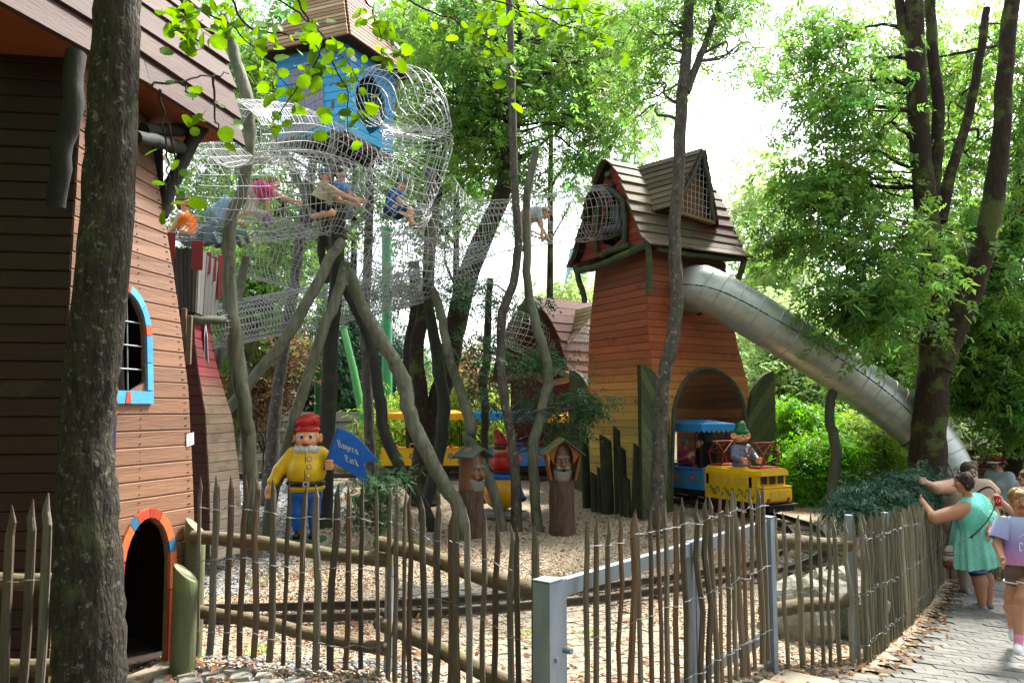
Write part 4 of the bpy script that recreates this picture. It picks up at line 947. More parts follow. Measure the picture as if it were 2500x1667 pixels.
M_rope = mat('white_net_wire', '#b4b7b7', .45, '#8b8f90', (12, 12, 12), .5, 0, metal=.25)
b = MB()
for k in range(1, 11):
    t = k / 11; p0 = B.lerp(Cc, t); q0 = (B.lerp(A, min(1, t * 2 * .76)) if t < .66 else Cc.lerp(A, (1 - t) / .34)); b.tube([p0 + f_ * .01, q0 + f_ * .01], .006, 4)
    b.tube([B.lerp(A, t) + f_ * .012, Cc.lerp(A, t) + f_ * .012], .006, 4)
b.build('dormer_net', M_rope, dm)
# round painted collar where the slide leaves the wall
for k in range(16):
    a0, a1 = 2 * math.pi * k / 16, 2 * math.pi * (k + .93) / 16; ctr = wC(4.2).lerp(wR(4.2), .58) + fN * .03
    pp = lambda a, r: ctr + fn * math.cos(a) * r * 1.03 + Vector((0, 0, math.sin(a) * r))
    MB().prism([pp(a0, .40), pp(a1, .40), pp(a1, .48), pp(a0, .48)], -fN * .03).build('collar_segment', M_paint, tw, '#c6562a' if k % 4 else '#b23a26')
# ------------------------------------------------------------------ steel tube slide
M_tube = mat('stainless_slide', '#b4b8b2', .42, '#8f958c', (3, 3, 3), .7, .15, metal=.6, spots=[('#6d7260', 5.5, .60, .35), ('#8a8f7c', 22, .60, .3)])
M_grime = mat('slide_grime', '#3c4036', .8, '#565a4c', (30, 30, 30), .8, .3)
sp = [ctr - fN * .2, P(1703, 702, 13.2), P(1755, 722, 12.95), P(1880, 795, 12.9), P(2010, 877, 13.0), P(2120, 952, 13.1), P(2200, 1012, 13.1), P(2265, 1068, 13.0), P(2310, 1140, 12.9), P(2335, 1235, 12.85)]
slide = thing('tube_slide', 'long grey steel tube slide running from the tower down to the right', 'slide', tuple(sp[-1]))
w = wobble(sp, 6, 0)
MB().tube(w, .385, 36, cap=False).build('tube', M_tube, slide)
# seam flange along both flanks plus ring joints
b = MB(); c2 = MB()
for sgn in (-1,):
    line = []
    for i, p in enumerate(w[6:]):
        t = (w[min(i + 7, len(w) - 1)] - w[i + 5]).normalized(); side = t.cross(Vector((0, 0, 1))).normalized(); upv = side.cross(t); line.append(p + side * .387 + upv * .03)
    for i in range(len(line) - 1):
        for k in range(5):
            q = line[i].lerp(line[i + 1], k / 5); q2 = line[i].lerp(line[i + 1], (k + 1) / 5); b.tube([q, q2], random.uniform(.004, .014), 4)
b.build('seam', M_grime, slide)
for i in range(8, len(w) - 1, 2):
    t = (w[i + 1] - w[i - 1]).normalized(); s1 = t.cross(Vector((0, 0, 1))).normalized(); u1 = s1.cross(t)
    big = abs(i - 40) < 1
    MB().tube([w[i] + (s1 * math.cos(a) + u1 * math.sin(a)) * (.387 if not big else .392) for a in np.linspace(0, 2 * math.pi, 37)[:-1]], .009 if not big else .018, 5, closed=True).build('ring_joint', M_tube if not big else M_grime, slide)
log_(MB(), [P(2036, 938, 13.0), P(2024, 1020, 13.02), P(2040, 1100, 13.0), PZ(2022, 13.0, .2)], [.075, .08, .085, .08], 10).build('support_post', M_dlog, slide)
# ------------------------------------------------------------------ smaller red house behind
rh = thing('playhouse', 'small purple-red playhouse with board roof half hidden behind the tall tower', 'playhouse', (1.3, 18, .8))
def sC(z): return PZ(1402, 17.2, z)
def sL(z): return PZ(1247, 18.2, z)
def sR(z): return PZ(1500, 19.0, z)
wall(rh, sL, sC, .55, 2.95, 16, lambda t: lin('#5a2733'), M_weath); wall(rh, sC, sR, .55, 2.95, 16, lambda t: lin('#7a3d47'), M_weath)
gz = [(2.9, .84), (3.4, .78), (3.9, .6), (4.3, .36), (4.62, .03)]
gd_ = (sC(1) - sL(1)).normalized(); gm = (sC(1) + sL(1)) / 2; gm.z = 0; gn_ = Vector((gd_.y, -gd_.x, 0)); ga = Vector((.80, .60, 0))
def qo(z): return float(np.interp(z, [g[0] for g in gz], [g[1] for g in gz]))
def sp_(s_, o, z): return gm + ga * s_ + gd_ * o + Vector((0, 0, z))
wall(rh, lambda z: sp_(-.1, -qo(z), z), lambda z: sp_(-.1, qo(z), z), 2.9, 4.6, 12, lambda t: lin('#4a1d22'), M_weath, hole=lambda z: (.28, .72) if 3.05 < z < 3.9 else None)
rro = MB().add([sp_(-.3, o + .08, z) for z, o in gz] + [sp_(3.2, o + .08, z) for z, o in gz], [(i, i + 1, i + 6, i + 5) for i in range(4)]).build('roof', M_dark, rh)
pz = [(2.78, 1.08), (3.0, .98), (3.22, .92), (3.44, .86), (3.66, .78), (3.88, .68), (4.08, .57), (4.28, .43), (4.46, .28), (4.66, .06)]
for (z0, o0), (z1, o1) in zip(pz[:-1], pz[1:]):
    plank(rro, sp_(-.35 + random.uniform(-.03, .03), o0 + .05, z0), sp_(3.0, o0 + .05, z0 + random.uniform(-.01, .01)), sp_(3.0, o1 + .01, z1 + .04), sp_(-.35, o1 + .01, z1 + .04), M_shing, random.choice(['#6d4a42', '#5f403a', '#785248']), .02, .004, 'roof_board')
    plank(rro, sp_(3.0, -o0 - .05, z0), sp_(-.35, -o0 - .05, z0), sp_(-.35, -o1, z1 + .04), sp_(3.0, -o1, z1 + .04), M_shing, '#6d4340', .02, .004, 'roof_board')
A2, B2 = P(1466, 742, 17.0), P(1388, 838, 16.9); R2, V2 = P(1362, 768, 18.6), P(1376, 832, 17.6)
for k in range(8):
    t0, t1 = k / 8, (k + 1) / 8
    plank(rro, V2.lerp(R2, t0), B2.lerp(A2, t0), B2.lerp(A2, t1), V2.lerp(R2, t1), M_shing, random.choice(['#8d7a58', '#7a6546', '#6d5238']), .02, .004, 'dormer_board')
b = MB()
for k in range(1, 9):
    t = k / 9; b.tube([B2.lerp(A2, t) + V(.02, -.1, -.05), P(1440, 842, 16.9).lerp(A2, t * .8) + V(0, -.1, 0)], .008, 4); b.tube([B2.lerp(P(1440, 846, 16.9), t) + V(0, -.1, 0), B2.lerp(A2, t * .9 + .1) + V(0, -.1, 0)], .008, 4)
b.build('dormer_net', M_rope, rh)
for pts in ([P(1238, 925, 17.6), P(1300, 915, 17.3), P(1345, 935, 17.0), P(1420, 915, 16.8)], [P(1345, 905, 17.1), P(1380, 912, 16.9), P(1420, 935, 16.7)]): log_(MB(), pts, [.07] * len(pts)).build('beam_log', mat('pale_beam', '#7a6a52', .8, '#4b3c2c', (6, 6, 6), .6, .3), rh)
# ------------------------------------------------------------------ peeled support logs of the climbing course
M_pole = mat('peeled_pole', '#6f6f5e', .75, '#434537', (16, 16, 1.6), .8, .6, (60, 60, 5), spots=[('#454f30', 1.6, .50, .65), ('#2c2f26', 2.6, .56, .6), ('#1f201b', 11, .64, .7)])
M_poled = mat('dark_peeled_pole', '#33332d', .8, '#1e1f1b', (12, 12, 1.6), .6, .25, (50, 50, 5), spots=[('#46522f', 2.0, .55, .5)])
def pole(pts, label, m=M_pole, n=12, group='crooked support poles of the climbing course', k=4):
    """pts: (px, py, depth, width_px)"""
    w = [P(a, b, c) for a, b, c, _ in pts]; r = [q[3] * q[2] / F / 2 * .74 for q in pts]
    base = w[-1]; b = MB(); log_(b, [p - base for p in w], r, n, k, .014, .075)
    return tag(b.build('support_pole', m, None, loc=base), label, 'pole', group)
def foot(px, d): q = P(px, 1000, d); z = G(q.x, d) - .1; return CY + F * (math.sin(PIT) * d - math.cos(PIT) * (z - CAMZ)) / (math.cos(PIT) * d + math.sin(PIT) * (z - CAMZ))
pole([(545, 40, 9.6, 36), (575, 150, 9.6, 40), (603, 230, 9.6, 42), (608, 360, 9.6, 40), (590, 470, 9.7, 40), (562, 545, 9.7, 44), (558, 680, 9.8, 46), (570, 800, 9.8, 48), (585, 900, 9.9, 52), (597, 1000, 9.9, 46), (608, 1100, 10, 48), (622, foot(622, 10), 10, 50)], 'tall crooked pale pole rising past the left end of the nets')
pole([(600, 625, 10.4, 26), (588, 690, 10.4, 28), (565, 800, 10.3, 34), (512, 920, 10.2, 36), (490, 985, 10.2, 38), (490, 1060, 10.1, 36), (462, 1180, 10, 36), (455, foot(455, 10), 10, 38)], 'forked mossy pole leaning behind the tall crooked pole')
pole([(832, 470, 11.5, 40), (825, 560, 11.5, 48), (818, 700, 11.6, 46), (806, 850, 11.7, 52), (800, 1000, 11.8, 56), (792, 1150, 11.8, 60), (790, foot(790, 11.9), 11.9, 62)], 'thick dark upright post at the centre of the log tripod', M_poled)
pole([(838, 590, 11.2, 34), (800, 640, 11.1, 36), (740, 760, 10.9, 38), (680, 850, 10.8, 38), (590, 960, 10.7, 38), (520, 1040, 10.6, 38), (472, 1105, 10.6, 38), (440, foot(440, 10.6), 10.6, 38)], 'long straight log slanting left from the tripod head')
pole([(846, 640, 11.2, 36), (825, 720, 11.2, 36), (790, 800, 11.1, 34), (758, 900, 11.1, 36), (722, 1010, 11.0, 38), (700, 1100, 11.0, 38), (665, 1220, 11, 40), (650, foot(650, 11), 11, 40)], 'pale knotted log of the tripod reaching down behind the flag gnome')
pole([(852, 660, 11.4, 36), (890, 760, 11.4, 40), (945, 850, 11.3, 46), (985, 930, 11.3, 50), (1000, 1010, 11.2, 50), (1040, 1100, 11.1, 48), (1090, 1190, 11.0, 46), (1118, 1240, 11, 46), (1140, foot(1140, 11), 11, 44)], 'bent grey-green log of the tripod bulging to the right')
pole([(840, 700, 12, 30), (880, 780, 12, 34), (912, 870, 11.9, 36), (925, 960, 11.9, 38), (938, 1060, 11.8, 38), (985, 1160, 11.7, 38), (1040, 1250, 11.6, 38), (1062, foot(1062, 11.6), 11.6, 38)], 'curved dark green log crossing behind the bent tripod log', M_poled)
pole([(1042, 660, 12.6, 30), (1050, 760, 12.6, 34), (1068, 880, 12.6, 42), (1082, 980, 12.6, 44), (1080, 1060, 12.5, 42), (1060, 1160, 12.4, 40), (1040, 1230, 12.3, 40), (1035, foot(1035, 12.3), 12.3, 40)], 'upright dark green pole beside the mossy double trunk', M_poled)
pole([(1046, 690, 12.3, 26), (1075, 760, 12.3, 30), (1095, 860, 12.2, 30), (1125, 960, 12.1, 32), (1150, 1040, 12.0, 40), (1145, 1070, 12, 42), (1170, 1120, 11.9, 36), (1205, 1200, 11.7, 34), (1232, foot(1232, 11.6), 11.6, 32)], 'kinked pole leaning behind the smiling stump face')
pole([(1197, 680, 14, 20), (1192, 780, 14, 24), (1188, 880, 14, 28), (1178, 930, 14, 30), (1185, 1000, 14, 28), (1183, 1080, 14, 26), (1182, foot(1182, 14), 14, 28)], 'thin pole with a rounded top behind the red gnome', M_poled)
pole([(1308, 360, 12.2, 26), (1288, 480, 12.2, 26), (1286, 600, 12.1, 28), (1290, 720, 12.1, 30), (1320, 830, 12, 34), (1338, 920, 12, 36), (1322, 1000, 11.9, 34), (1300, 1100, 11.8, 34), (1306, 1200, 11.7, 34), (1316, foot(1316, 11.6), 11.6, 36)], 'swaying green pole standing between the two stump faces')
pole([(818, 240, 11.6, 22), (815, 330, 11.6, 24), (806, 420, 11.6, 30), (815, 520, 11.6, 34), (838, 585, 11.6, 34)], 'bolted post carrying the blue tree house', M_pole)
pole([(665, 320, 12.2, 22), (700, 380, 12.2, 24), (735, 460, 12.1, 26), (790, 560, 12.0, 30), (822, 640, 11.95, 34)], 'strut rising to the left underside of the blue tree house', M_pole)
pole([(808, 500, 11.9, 30), (790, 560, 11.9, 30), (785, 620, 11.9, 28), (803, 690, 11.9, 30)], 'stubby log bolted behind the tripod head', M_poled)
pole([(1052, 410, 12.6, 30), (1055, 520, 12.6, 32), (1050, 640, 12.6, 34), (1046, 720, 12.6, 34)], 'grey pole inside the hanging net bulge', M_pole)
# bolts at the tripod head
for k, (px, py, d) in enumerate(((826, 603, 11.02), (812, 622, 11.0), (840, 655, 11.02), (835, 680, 11.02))):
    b = MB().tube([(0, 0, 0), (0, -.02, 0)], .018, 8); tag(b.build('bolt', M_wire, None, loc=P(px, py, d)), ['uppermost bolt head on the left-slanting tripod log', 'second bolt head down the left-slanting tripod log', 'upper bolt head on the pale knotted tripod log', 'lower bolt head on the pale knotted tripod log'][k], 'bolt', 'bolt heads on the log tripod')
# ------------------------------------------------------------------ wire-mesh climbing tunnels
def net(pts, label, nl=26, step=.075, wr=.0052, twist=0.0, sub=8, sag=1.0, name='net_tunnel'):
    """pts: (px,py,depth,radius_px)"""
    w = wobble([P(a, b, c) for a, b, c, _ in pts], sub, 0); r = interp_r([q[3] * q[2] / F for q in pts], sub)
    L = [0]
    for i in range(1, len(w)): L.append(L[-1] + (w[i] - w[i - 1]).length)
    n = max(6, int(L[-1] / step)); S_ = np.linspace(0, L[-1], n)
    W_ = np.stack([np.interp(S_, L, [p[i] for p in w]) for i in range(3)], 1); RR = np.interp(S_, L, r)
    T = np.gradient(W_, axis=0); T /= np.linalg.norm(T, axis=1)[:, None]
    a = np.cross(T, [0, 0, 1.0]); a /= np.linalg.norm(a, axis=1)[:, None] + 1e-9; u = np.cross(a, T)
    th = np.linspace(0, 2 * np.pi, nl, endpoint=False)[None] + twist * S_[:, None]
    wob_ = 1 + .035 * np.sin(3 * th + S_[:, None] * 2.1) + rng.normal(0, .012, th.shape)
    # fibres flatten a little where bodies and gravity pull the bottom down
    pts_ = W_[:, None] + (a[:, None] * np.cos(th)[..., None] + u[:, None] * (np.sin(th) * np.where(np.sin(th) < 0, 1.06 * sag, 1))[..., None]) * (RR[:, None] * wob_)[..., None]
    idx = np.arange(n * nl).reshape(n, nl); base = pts_[0, 0].copy(); pts_ = pts_ - base
    e1 = np.stack([idx[:-1].ravel(), idx[1:].ravel()], 1); e2 = np.stack([idx.ravel(), np.roll(idx, -1, 1).ravel()], 1)
    E = np.concatenate([e1, e2]); Pf = pts_.reshape(-1, 3); A_ = Pf[E[:, 0]]; B_ = Pf[E[:, 1]]
    d = B_ - A_; d /= np.linalg.norm(d, axis=1)[:, None] + 1e-9; ref = np.where(np.abs(d[:, 2:3]) < .9, np.array([[0, 0, 1.0]]), np.array([[1.0, 0, 0]]))
    s1 = np.cross(d, ref); s1 /= np.linalg.norm(s1, axis=1)[:, None]; s2 = np.cross(d, s1)
    ring = [s1 * math.cos(q) + s2 * math.sin(q) for q in (0, 2.094, 4.189)]
    vs = np.stack([A_ + x * wr for x in ring] + [B_ + x * wr for x in ring], 1).reshape(-1, 3)
    fs = (np.array([(0, 1, 4, 3), (1, 2, 5, 4), (2, 0, 3, 5)])[None] + 6 * np.arange(len(E))[:, None, None]).reshape(-1, 4)
    o = put(name, np_mesh(name, vs, fs, M_rope, smooth=False), None, loc=Vector(base)); return tag(o, label, 'net', 'wire mesh climbing tunnels')
net([(380, 455, 8.8, 112), (470, 462, 9.6, 122), (580, 470, 10.4, 125), (700, 470, 11, 108), (800, 470, 11.4, 96), (880, 500, 11.7, 92)], 'wide mesh tunnel with climbing children leaving the near playhouse', 28, .10, .0055)
net([(560, 325, 7.6, 78), (640, 322, 9.2, 74), (720, 335, 10.2, 76), (800, 375, 10.9, 80), (870, 430, 11.4, 88), (930, 500, 11.8, 100)], 'upper mesh tunnel curving from the near roof beneath the blue tree house', 22, .10, .0055)
net([(892, 245, 12.0, 62), (945, 228, 11.6, 72), (1000, 250, 11.3, 84), (1018, 320, 11.2, 88), (1005, 400, 11.3, 82), (970, 470, 11.6, 90), (950, 530, 11.9, 104), (980, 590, 12.1, 98), (1040, 600, 12.3, 92), (1100, 590, 12.6, 86)], 'mesh tunnel looping out of the round hole of the blue tree house', 22, .11, .0055)
net([(1040, 520, 12.2, 110), (1100, 560, 12.5, 92), (1160, 560, 12.8, 72), (1240, 550, 13.1, 62), (1330, 535, 13.4, 58), (1420, 520, 13.7, 66), (1478, 515, 13.95, 66), (1520, 515, 14.2, 58)], 'narrow mesh tunnel leading into the gable of the tall red tower', 20, .09)
net([(900, 620, 12.2, 70), (960, 640, 12.3, 76), (1040, 655, 12.5, 74), (1110, 670, 12.8, 60), (1180, 640, 13.2, 52)], 'sagging mesh pouch below the looping tunnel', 24, .07)
net([(505, 800, 9.6, 48), (560, 790, 10.2, 52), (650, 772, 11, 52), (750, 752, 11.8, 50), (850, 735, 12.6, 46), (950, 715, 13.4, 42), (1020, 700, 14, 40)], 'low mesh tunnel stretched from the castle turret across the tripod', 20, .075)
net([(560, 590, 11, 70), (680, 610, 11.8, 80), (800, 660, 12.6, 72), (900, 690, 13, 56), (1000, 700, 13.4, 48)], 'faint mesh tunnel hanging below the children', 22, .085, .0042)
net([(1180, 800, 17.5, 30), (1225, 795, 17.3, 42), (1270, 808, 17.3, 46), (1310, 830, 17.6, 44)], 'small mesh funnel at the purple playhouse gable', 20, .09, .007)
net([(1440, 520, 13.75, 60), (1495, 516, 13.95, 62), (1507, 514, 14.0, 92)], 'mesh funnel fastened inside the log frame of the red gable', 30, .06, .005)
# ------------------------------------------------------------------ coaster supports
M_green = mat('green_steel', '#3f9a5e', .4, '#35844f', (4, 4, 4), .4, .04, spots=[('#2f6b3f', 2, .62, .4)])
M_pblue = mat('pale_blue_steel', '#9fc4d6', .45, '#8fb7c6', (4, 4, 4), .4, .04)
def column(pts, label, m=M_green, flange=True, name='coaster_support'):
    w = [P(a, b, c) for a, b, c, _ in pts]; r = [q[3] * q[2] / F / 2 for q in pts]; t = thing(name, label, 'column', tuple(w[-1]), group='coaster support columns')
    MB().tube(w, r, 18).build('shaft', m, t)
    if flange:
        for k in (0, -1): MB().tube([w[k] + V(0, 0, .03), w[k] - V(0, 0, .03)], r[k] * 1.35, 18).build('flange', m, t)
column([(790, 640, 19, 26), (783, 850, 19, 27), (780, 1085, 19, 29)], 'dark green steel column rising behind the tripod centre post', mat('deep_green_steel', '#2c7a41', .4, '#246838', (4, 4, 4), .4, .04))
column([(838, 800, 21, 16), (862, 900, 20.5, 19), (890, 1040, 20, 22)], 'slanting bright green steel strut beside the speckled trunk', mat('bright_green_steel', '#57a85a', .4, '#4b9a50', (4, 4, 4), .4, .04))
column([(944, 560, 20, 24), (945, 800, 20, 25), (944, 1078, 20, 27)], 'straight mint green steel column behind the yellow canopy', mat('mint_steel', '#58b184', .35, '#4aa076', (4, 4, 4), .3, .04))
column([(1016, 650, 23, 9), (1018, 900, 23, 10)], 'thin distant green steel rod', flange=False)
column([(722, 800, 22, 16), (745, 860, 22, 17), (690, 1000, 22, 17)], 'short green steel brace under the low net', flange=False)
column([(1405, 610, 34, 30), (1390, 700, 34, 28), (1375, 800, 34, 26)], 'pale blue coaster beam above the small purple roof', M_pblue, False)
column([(1430, 640, 33, 16), (1420, 740, 33, 18), (1405, 790, 33, 18)], 'pale mint coaster beam next to the tower wall', mat('pale_mint', '#9fcfb8', .45, '#8fc2aa', (4, 4, 4), .4, .04), False)
# ------------------------------------------------------------------ railway
M_rail = mat('rail_steel', '#3a3836', .45, '#5a4a40', (6, 6, 6), .5, .1, metal=.5)
M_tie = mat('steel_sleeper', '#544c44', .8, '#6d6358', (6, 6, 6), .6, .3)
tr_pts = [(-9, 16.6), (-5, 16.95), (-2, 17.0), (.2, 16.95), (1.5, 16.35), (2.45, 15.05), (3.33, 13.57), (4.05, 12.3), (4.22, 11.4), (3.9, 10.45), (3.05, 9.3), (2.04, 8.62), (.37, 7.85), (-.95, 7.42), (-2.8, 7.2), (-5.5, 7.1)]
trk = wobble([(x, y, 0) for x, y in tr_pts], 10, 0)
trk = [Vector((p.x, p.y, G(p.x, p.y))) for p in trk]
track = thing('railway_track', 'narrow railway track curving from the tower across the gravel', 'track', tuple(trk[70]))
GA = .21
sidev = []
for i, p in enumerate(trk):
    t = trk[min(i + 1, len(trk) - 1)] - trk[max(i - 1, 0)]; t.z = 0; t.normalize(); sidev.append(Vector((-t.y, t.x, 0)))
for sg in (-1, 1):
    b = MB(); n = len(trk); vs = []; prof_ = [(-.028, 0), (.028, 0), (.010, .012), (.010, .045), (.018, .05), (.018, .068), (-.018, .068), (-.018, .05), (-.010, .045), (-.010, .012)]
    for p, s_ in zip(trk, sidev):
        for ox, oz in prof_: vs.append(p + s_ * (sg * GA + ox) + V(0, 0, oz + .03))
    m_ = len(prof_); b.add(vs, [(i * m_ + k, i * m_ + (k + 1) % m_, (i + 1) * m_ + (k + 1) % m_, (i + 1) * m_ + k) for i in range(n - 1) for k in range(m_)]); b.build('rail', M_rail, track)
tie = MB().box((0, 0, 0), (.10, .62, .05), ch=.008).mesh('sleeper', M_tie); acc = 0
for i in range(1, len(trk)):
    seg_ = (trk[i] - trk[i - 1]).length; acc += seg_
    if acc > .42 and vis(np.array(trk[i].x), np.array(trk[i].y), np.array(trk[i].z)):
        acc = 0; put('sleeper', tie, track, loc=trk[i] + V(0, 0, .004), rot=(0, 0, math.atan2(sidev[i].y, sidev[i].x) - math.pi / 2))
# ------------------------------------------------------------------ train
M_ty = mat('yellow_enamel', '#e3b41c', .35, '#c9960f', (4, 4, 4), .5, .05, spots=[('#8a6a1c', 9, .66, .35)], coat=.2)
M_tb = mat('blue_enamel', '#2f7fc4', .35, '#2668a6', (4, 4, 4), .5, .05, spots=[('#1f4f7c', 9, .66, .35)], coat=.2)
M_tred = mat('red_enamel', '#a02a28', .4, '#7e1f20', (6, 6, 6), .4, .05)
M_chas = mat('black_chassis', '#1a1a1a', .6, '#2a2522', (8, 8, 8), .5, .2)
M_cy = mat('yellow_canvas', '#eeb830', .7, '#d79c1c', (5, 5, 5), .5, .1, transl=.15)
M_cb = mat('blue_canvas', '#3a90d2', .7, '#2f7cb8', (5, 5, 5), .5, .1, transl=.15)
M_win = mat('dark_window', '#0c0b0a', .25, '#181614', (4, 4, 4), .4, 0)
FL = {'#b3332a': None}
def flower(parent, x, z, y, r, col, ctr='#e0a030', sgn=-1):
    b = MB()
    for k in range(6):
        a = 2 * math.pi * k / 6 + .3; pts = []
        for q, rr in ((-.42, .45), (-.18, .85), (0, 1.05), (.18, .85), (.42, .45)): pts.append((x + math.cos(a + q) * r * rr, y, z + math.sin(a + q) * r * rr))
        b.add([(x, y, z)] + pts, [(0, i, i + 1) for i in range(1, 5)], 0)
    cc = [(x + math.cos(a) * r * .25, y + sgn * .001, z + math.sin(a) * r * .25) for a in np.linspace(0, 6.28, 9)[:-1]]; b.add(cc, [tuple(range(8))], 1)
    b.build('painted_flower', [mat('flower_' + col, col, .5, None, (30, 30, 30), .6, 0), mat('flower_centre', ctr, .5)], parent)
def vine(parent, pts, y, w=.012):
    b = MB(); P_ = [Vector((a, y, c)) for a, c in pts]; P_ = wobble(P_, 5, 0); vs = []
    for i, p in enumerate(P_):
        t = (P_[min(i + 1, len(P_) - 1)] - P_[max(i - 1, 0)]).normalized(); n = Vector((-t.z, 0, t.x)); k = math.sin(math.pi * (i + .3) / len(P_)) * w + .003; vs += [p + n * k, p - n * k]
    b.add(vs, [(2 * i, 2 * i + 1, 2 * i + 3, 2 * i + 2) for i in range(len(P_) - 1)]); b.build('painted_vine', mat('vine_paint', '#3d7a2e', .5, '#6aa03a', (20, 20, 20), .6, 0), parent)
def wheel(parent, x, y, r=.1):
    w = MB().tube([(x, y - .025, r + .1 - .1), (x, y + .025, r)], r, 16).build('wheel', M_chas, parent)
def carriage(name, label, x, y, rz, body, canvas, fl1, fl2, W=.66, L=1.72):
    z = G(x, y) + .10; t = thing(name, label, 'train carriage', (x, y, z), rz, 'carriages of the park train', local=True)
    MB().box((0, 0, .14), (L - .1, W - .1, .10)).build('chassis', M_chas, t)
    for sx in (-.5, .5):
        for sy in (-.21, .21): wheel(t, sx, sy)
    b = MB()   # open tub with rounded lower edge, built as wall panels
    z0, z1 = .20, .55
    for sy in (-1, 1): b.prism([(-L / 2, sy * W / 2, z0), (L / 2, sy * W / 2, z0), (L / 2, sy * W / 2, z1), (-L / 2, sy * W / 2, z1)] if sy < 0 else [(L / 2, W / 2, z0), (-L / 2, W / 2, z0), (-L / 2, W / 2, z1), (L / 2, W / 2, z1)], (0, -sy * .025, 0))
    for sx in (-1, 1): b.box((sx * (L / 2 - .0135), 0, .39), (.025, W - .052, .38))
    b.box((0, 0, .215), (L - .06, W - .06, .02)); b.build('body', body, t)
    for sy in (-1, 1): MB().tube([(-L / 2, sy * W / 2, z1), (L / 2, sy * W / 2, z1)], .016, 8).build('rim', body, t)
    for sx in (-.42, .42):
        s_ = MB().box((sx, 0, .42), (.34, W - .08, .06), ch=.012).build('seat', M_tred, t)
        MB().box((sx + (.15 if sx < 0 else -.15) * -1.2, 0, .52), (.05, W - .08, .18), ch=.015).build('backrest', M_tred, t)
    for sy in (-1, 1):
        MB().tube([(-.25, sy * W / 2, .55), (-.25, sy * W / 2, .66), (.25, sy * W / 2, .66), (.25, sy * W / 2, .55)], .011, 6).build('side_rail', body, t)
    for sx in (-.8, .02, .8):
        for sy in (-1, 1): MB().tube([(sx, sy * (W / 2 - .03), .5), (sx, sy * (W / 2 - .03), 1.22)], .010, 6).build('post', M_chas, t)
    b = MB(); e = .06; zt = 1.30     # canopy: shallow hipped sheet with a scalloped valance
    x1, y1 = L / 2 + e, W / 2 + e; rid = [(-x1 + .22, 0, zt + .07), (x1 - .22, 0, zt + .07)]
    cs = [(-x1, -y1, zt), (x1, -y1, zt), (x1, y1, zt), (-x1, y1, zt)]
    b.add(cs + rid, [(0, 1, 5, 4), (1, 2, 5), (2, 3, 4, 5), (3, 0, 4)])
    for (p, q) in ((cs[0], cs[1]), (cs[1], cs[2]), (cs[2], cs[3]), (cs[3], cs[0])):
        p, q = Vector(p), Vector(q); n = max(4, int((q - p).length / .11)); N = n * 6; vs = []
        for k in range(N + 1):
            v = p.lerp(q, k / N); vs += [v, v - V(0, 0, .10 + .045 * abs(math.sin(math.pi * k / 6)))]
        b.add(vs, [(2 * k, 2 * k + 1, 2 * k + 3, 2 * k + 2) for k in range(N)])
    b.build('canopy', canvas, t)
    for sy in (-1, 1):
        yy = sy * (W / 2 + .003)
        for k, fx in enumerate((-.62, -.2, .22, .62)):
            flower(t, fx, .37 + .03 * (k % 2), yy, .085, fl1 if k % 2 else fl2, sgn=sy)
            vine(t, [(fx + .05, .42), (fx + .14, .46), (fx + .2, .38), (fx + .15, .27), (fx + .26, .28)], yy - sy * .001, .016)
    return t
hd = math.radians(-60)
c0 = carriage('train_carriage', 'blue carriage under a blue canopy coupled behind the yellow locomotive', 3.33 - .5 * .57, 13.57 + .866 * .57, hd, M_tb, M_cb, '#b3382c', '#c9622f')
carriage('train_carriage', 'yellow carriage with yellow scalloped canopy behind the double trunk', -1.92, 17.0, 0.01, M_ty, M_cy, '#2f5fa8', '#3f73b8')
carriage('train_carriage', 'blue carriage with blue scalloped canopy behind the red gnome', -.02, 16.97, -.06, M_tb, M_cb, '#b04a7a', '#c0553a')
carriage('train_carriage', 'yellow carriage end just showing beside the tall tower wall', 1.62, 16.22, -.62, M_ty, M_cy, '#2f5fa8', '#3f73b8')
# locomotive
lx, ly = 3.33 + .5 * .94, 13.57 - .866 * .94
lo = thing('locomotive', 'small yellow toy-like electric locomotive with painted flowers', 'locomotive', (lx, ly, G(lx, ly) + .09), hd, local=True)
L, W_ = 1.28, .60
MB().box((0, 0, .12), (L + .12, W_ - .06, .11)).build('chassis', M_chas, lo); MB().box((L / 2 + .05, 0, .16), (.12, W_ + .06, .03), ch=.006).build('buffer_beam', M_chas, lo)
for sx in (-.4, .4):
    for sy in (-.21, .21): wheel(lo, sx, sy)
b = MB(); pr_ = [(-W_ / 2, .18), (W_ / 2, .18), (W_ / 2, .60), (W_ / 2 - .02, .665), (W_ / 2 - .09, .70), (-W_ / 2 + .09, .70), (-W_ / 2 + .02, .665), (-W_ / 2, .60)]
b.prism([(-L / 2, y_, z_) for y_, z_ in pr_], (L - .12, 0, 0)); lb = b.build('body', M_ty, lo)
b = MB(); b.prism([(L / 2 - .16, y_ * 1.03, z_) for y_, z_ in [(-W_ / 2, .60), (W_ / 2, .60), (W_ / 2 - .02, .668), (W_ / 2 - .09, .706), (-W_ / 2 + .09, .706), (-W_ / 2 + .02, .668)]], (.11, 0, 0)); b.build('roof_brow', M_ty, lo)
xf = L / 2 - .12
b = MB().box((xf + .06, 0, .30), (.12, W_ + .02, .23), ch=.03); b.build('nose', M_ty, lo)
MB().box((xf + .065, 0, .425), (.11, W_ + .035, .03), ch=.012).build('nose_lip', M_ty, lo)
for sy in (-.185, 0, .185): MB().box((xf + .003, sy, .53), (.012, .13, .125)).build('windscreen', M_win, lo); MB().tube([(xf + .012, sy + a_x, .53 + b_z) for a_x, b_z in ((-.07, -.068), (.07, -.068), (.07, .068), (-.07, .068))], .008, 4, closed=True).build('window_trim', M_ty, lo)
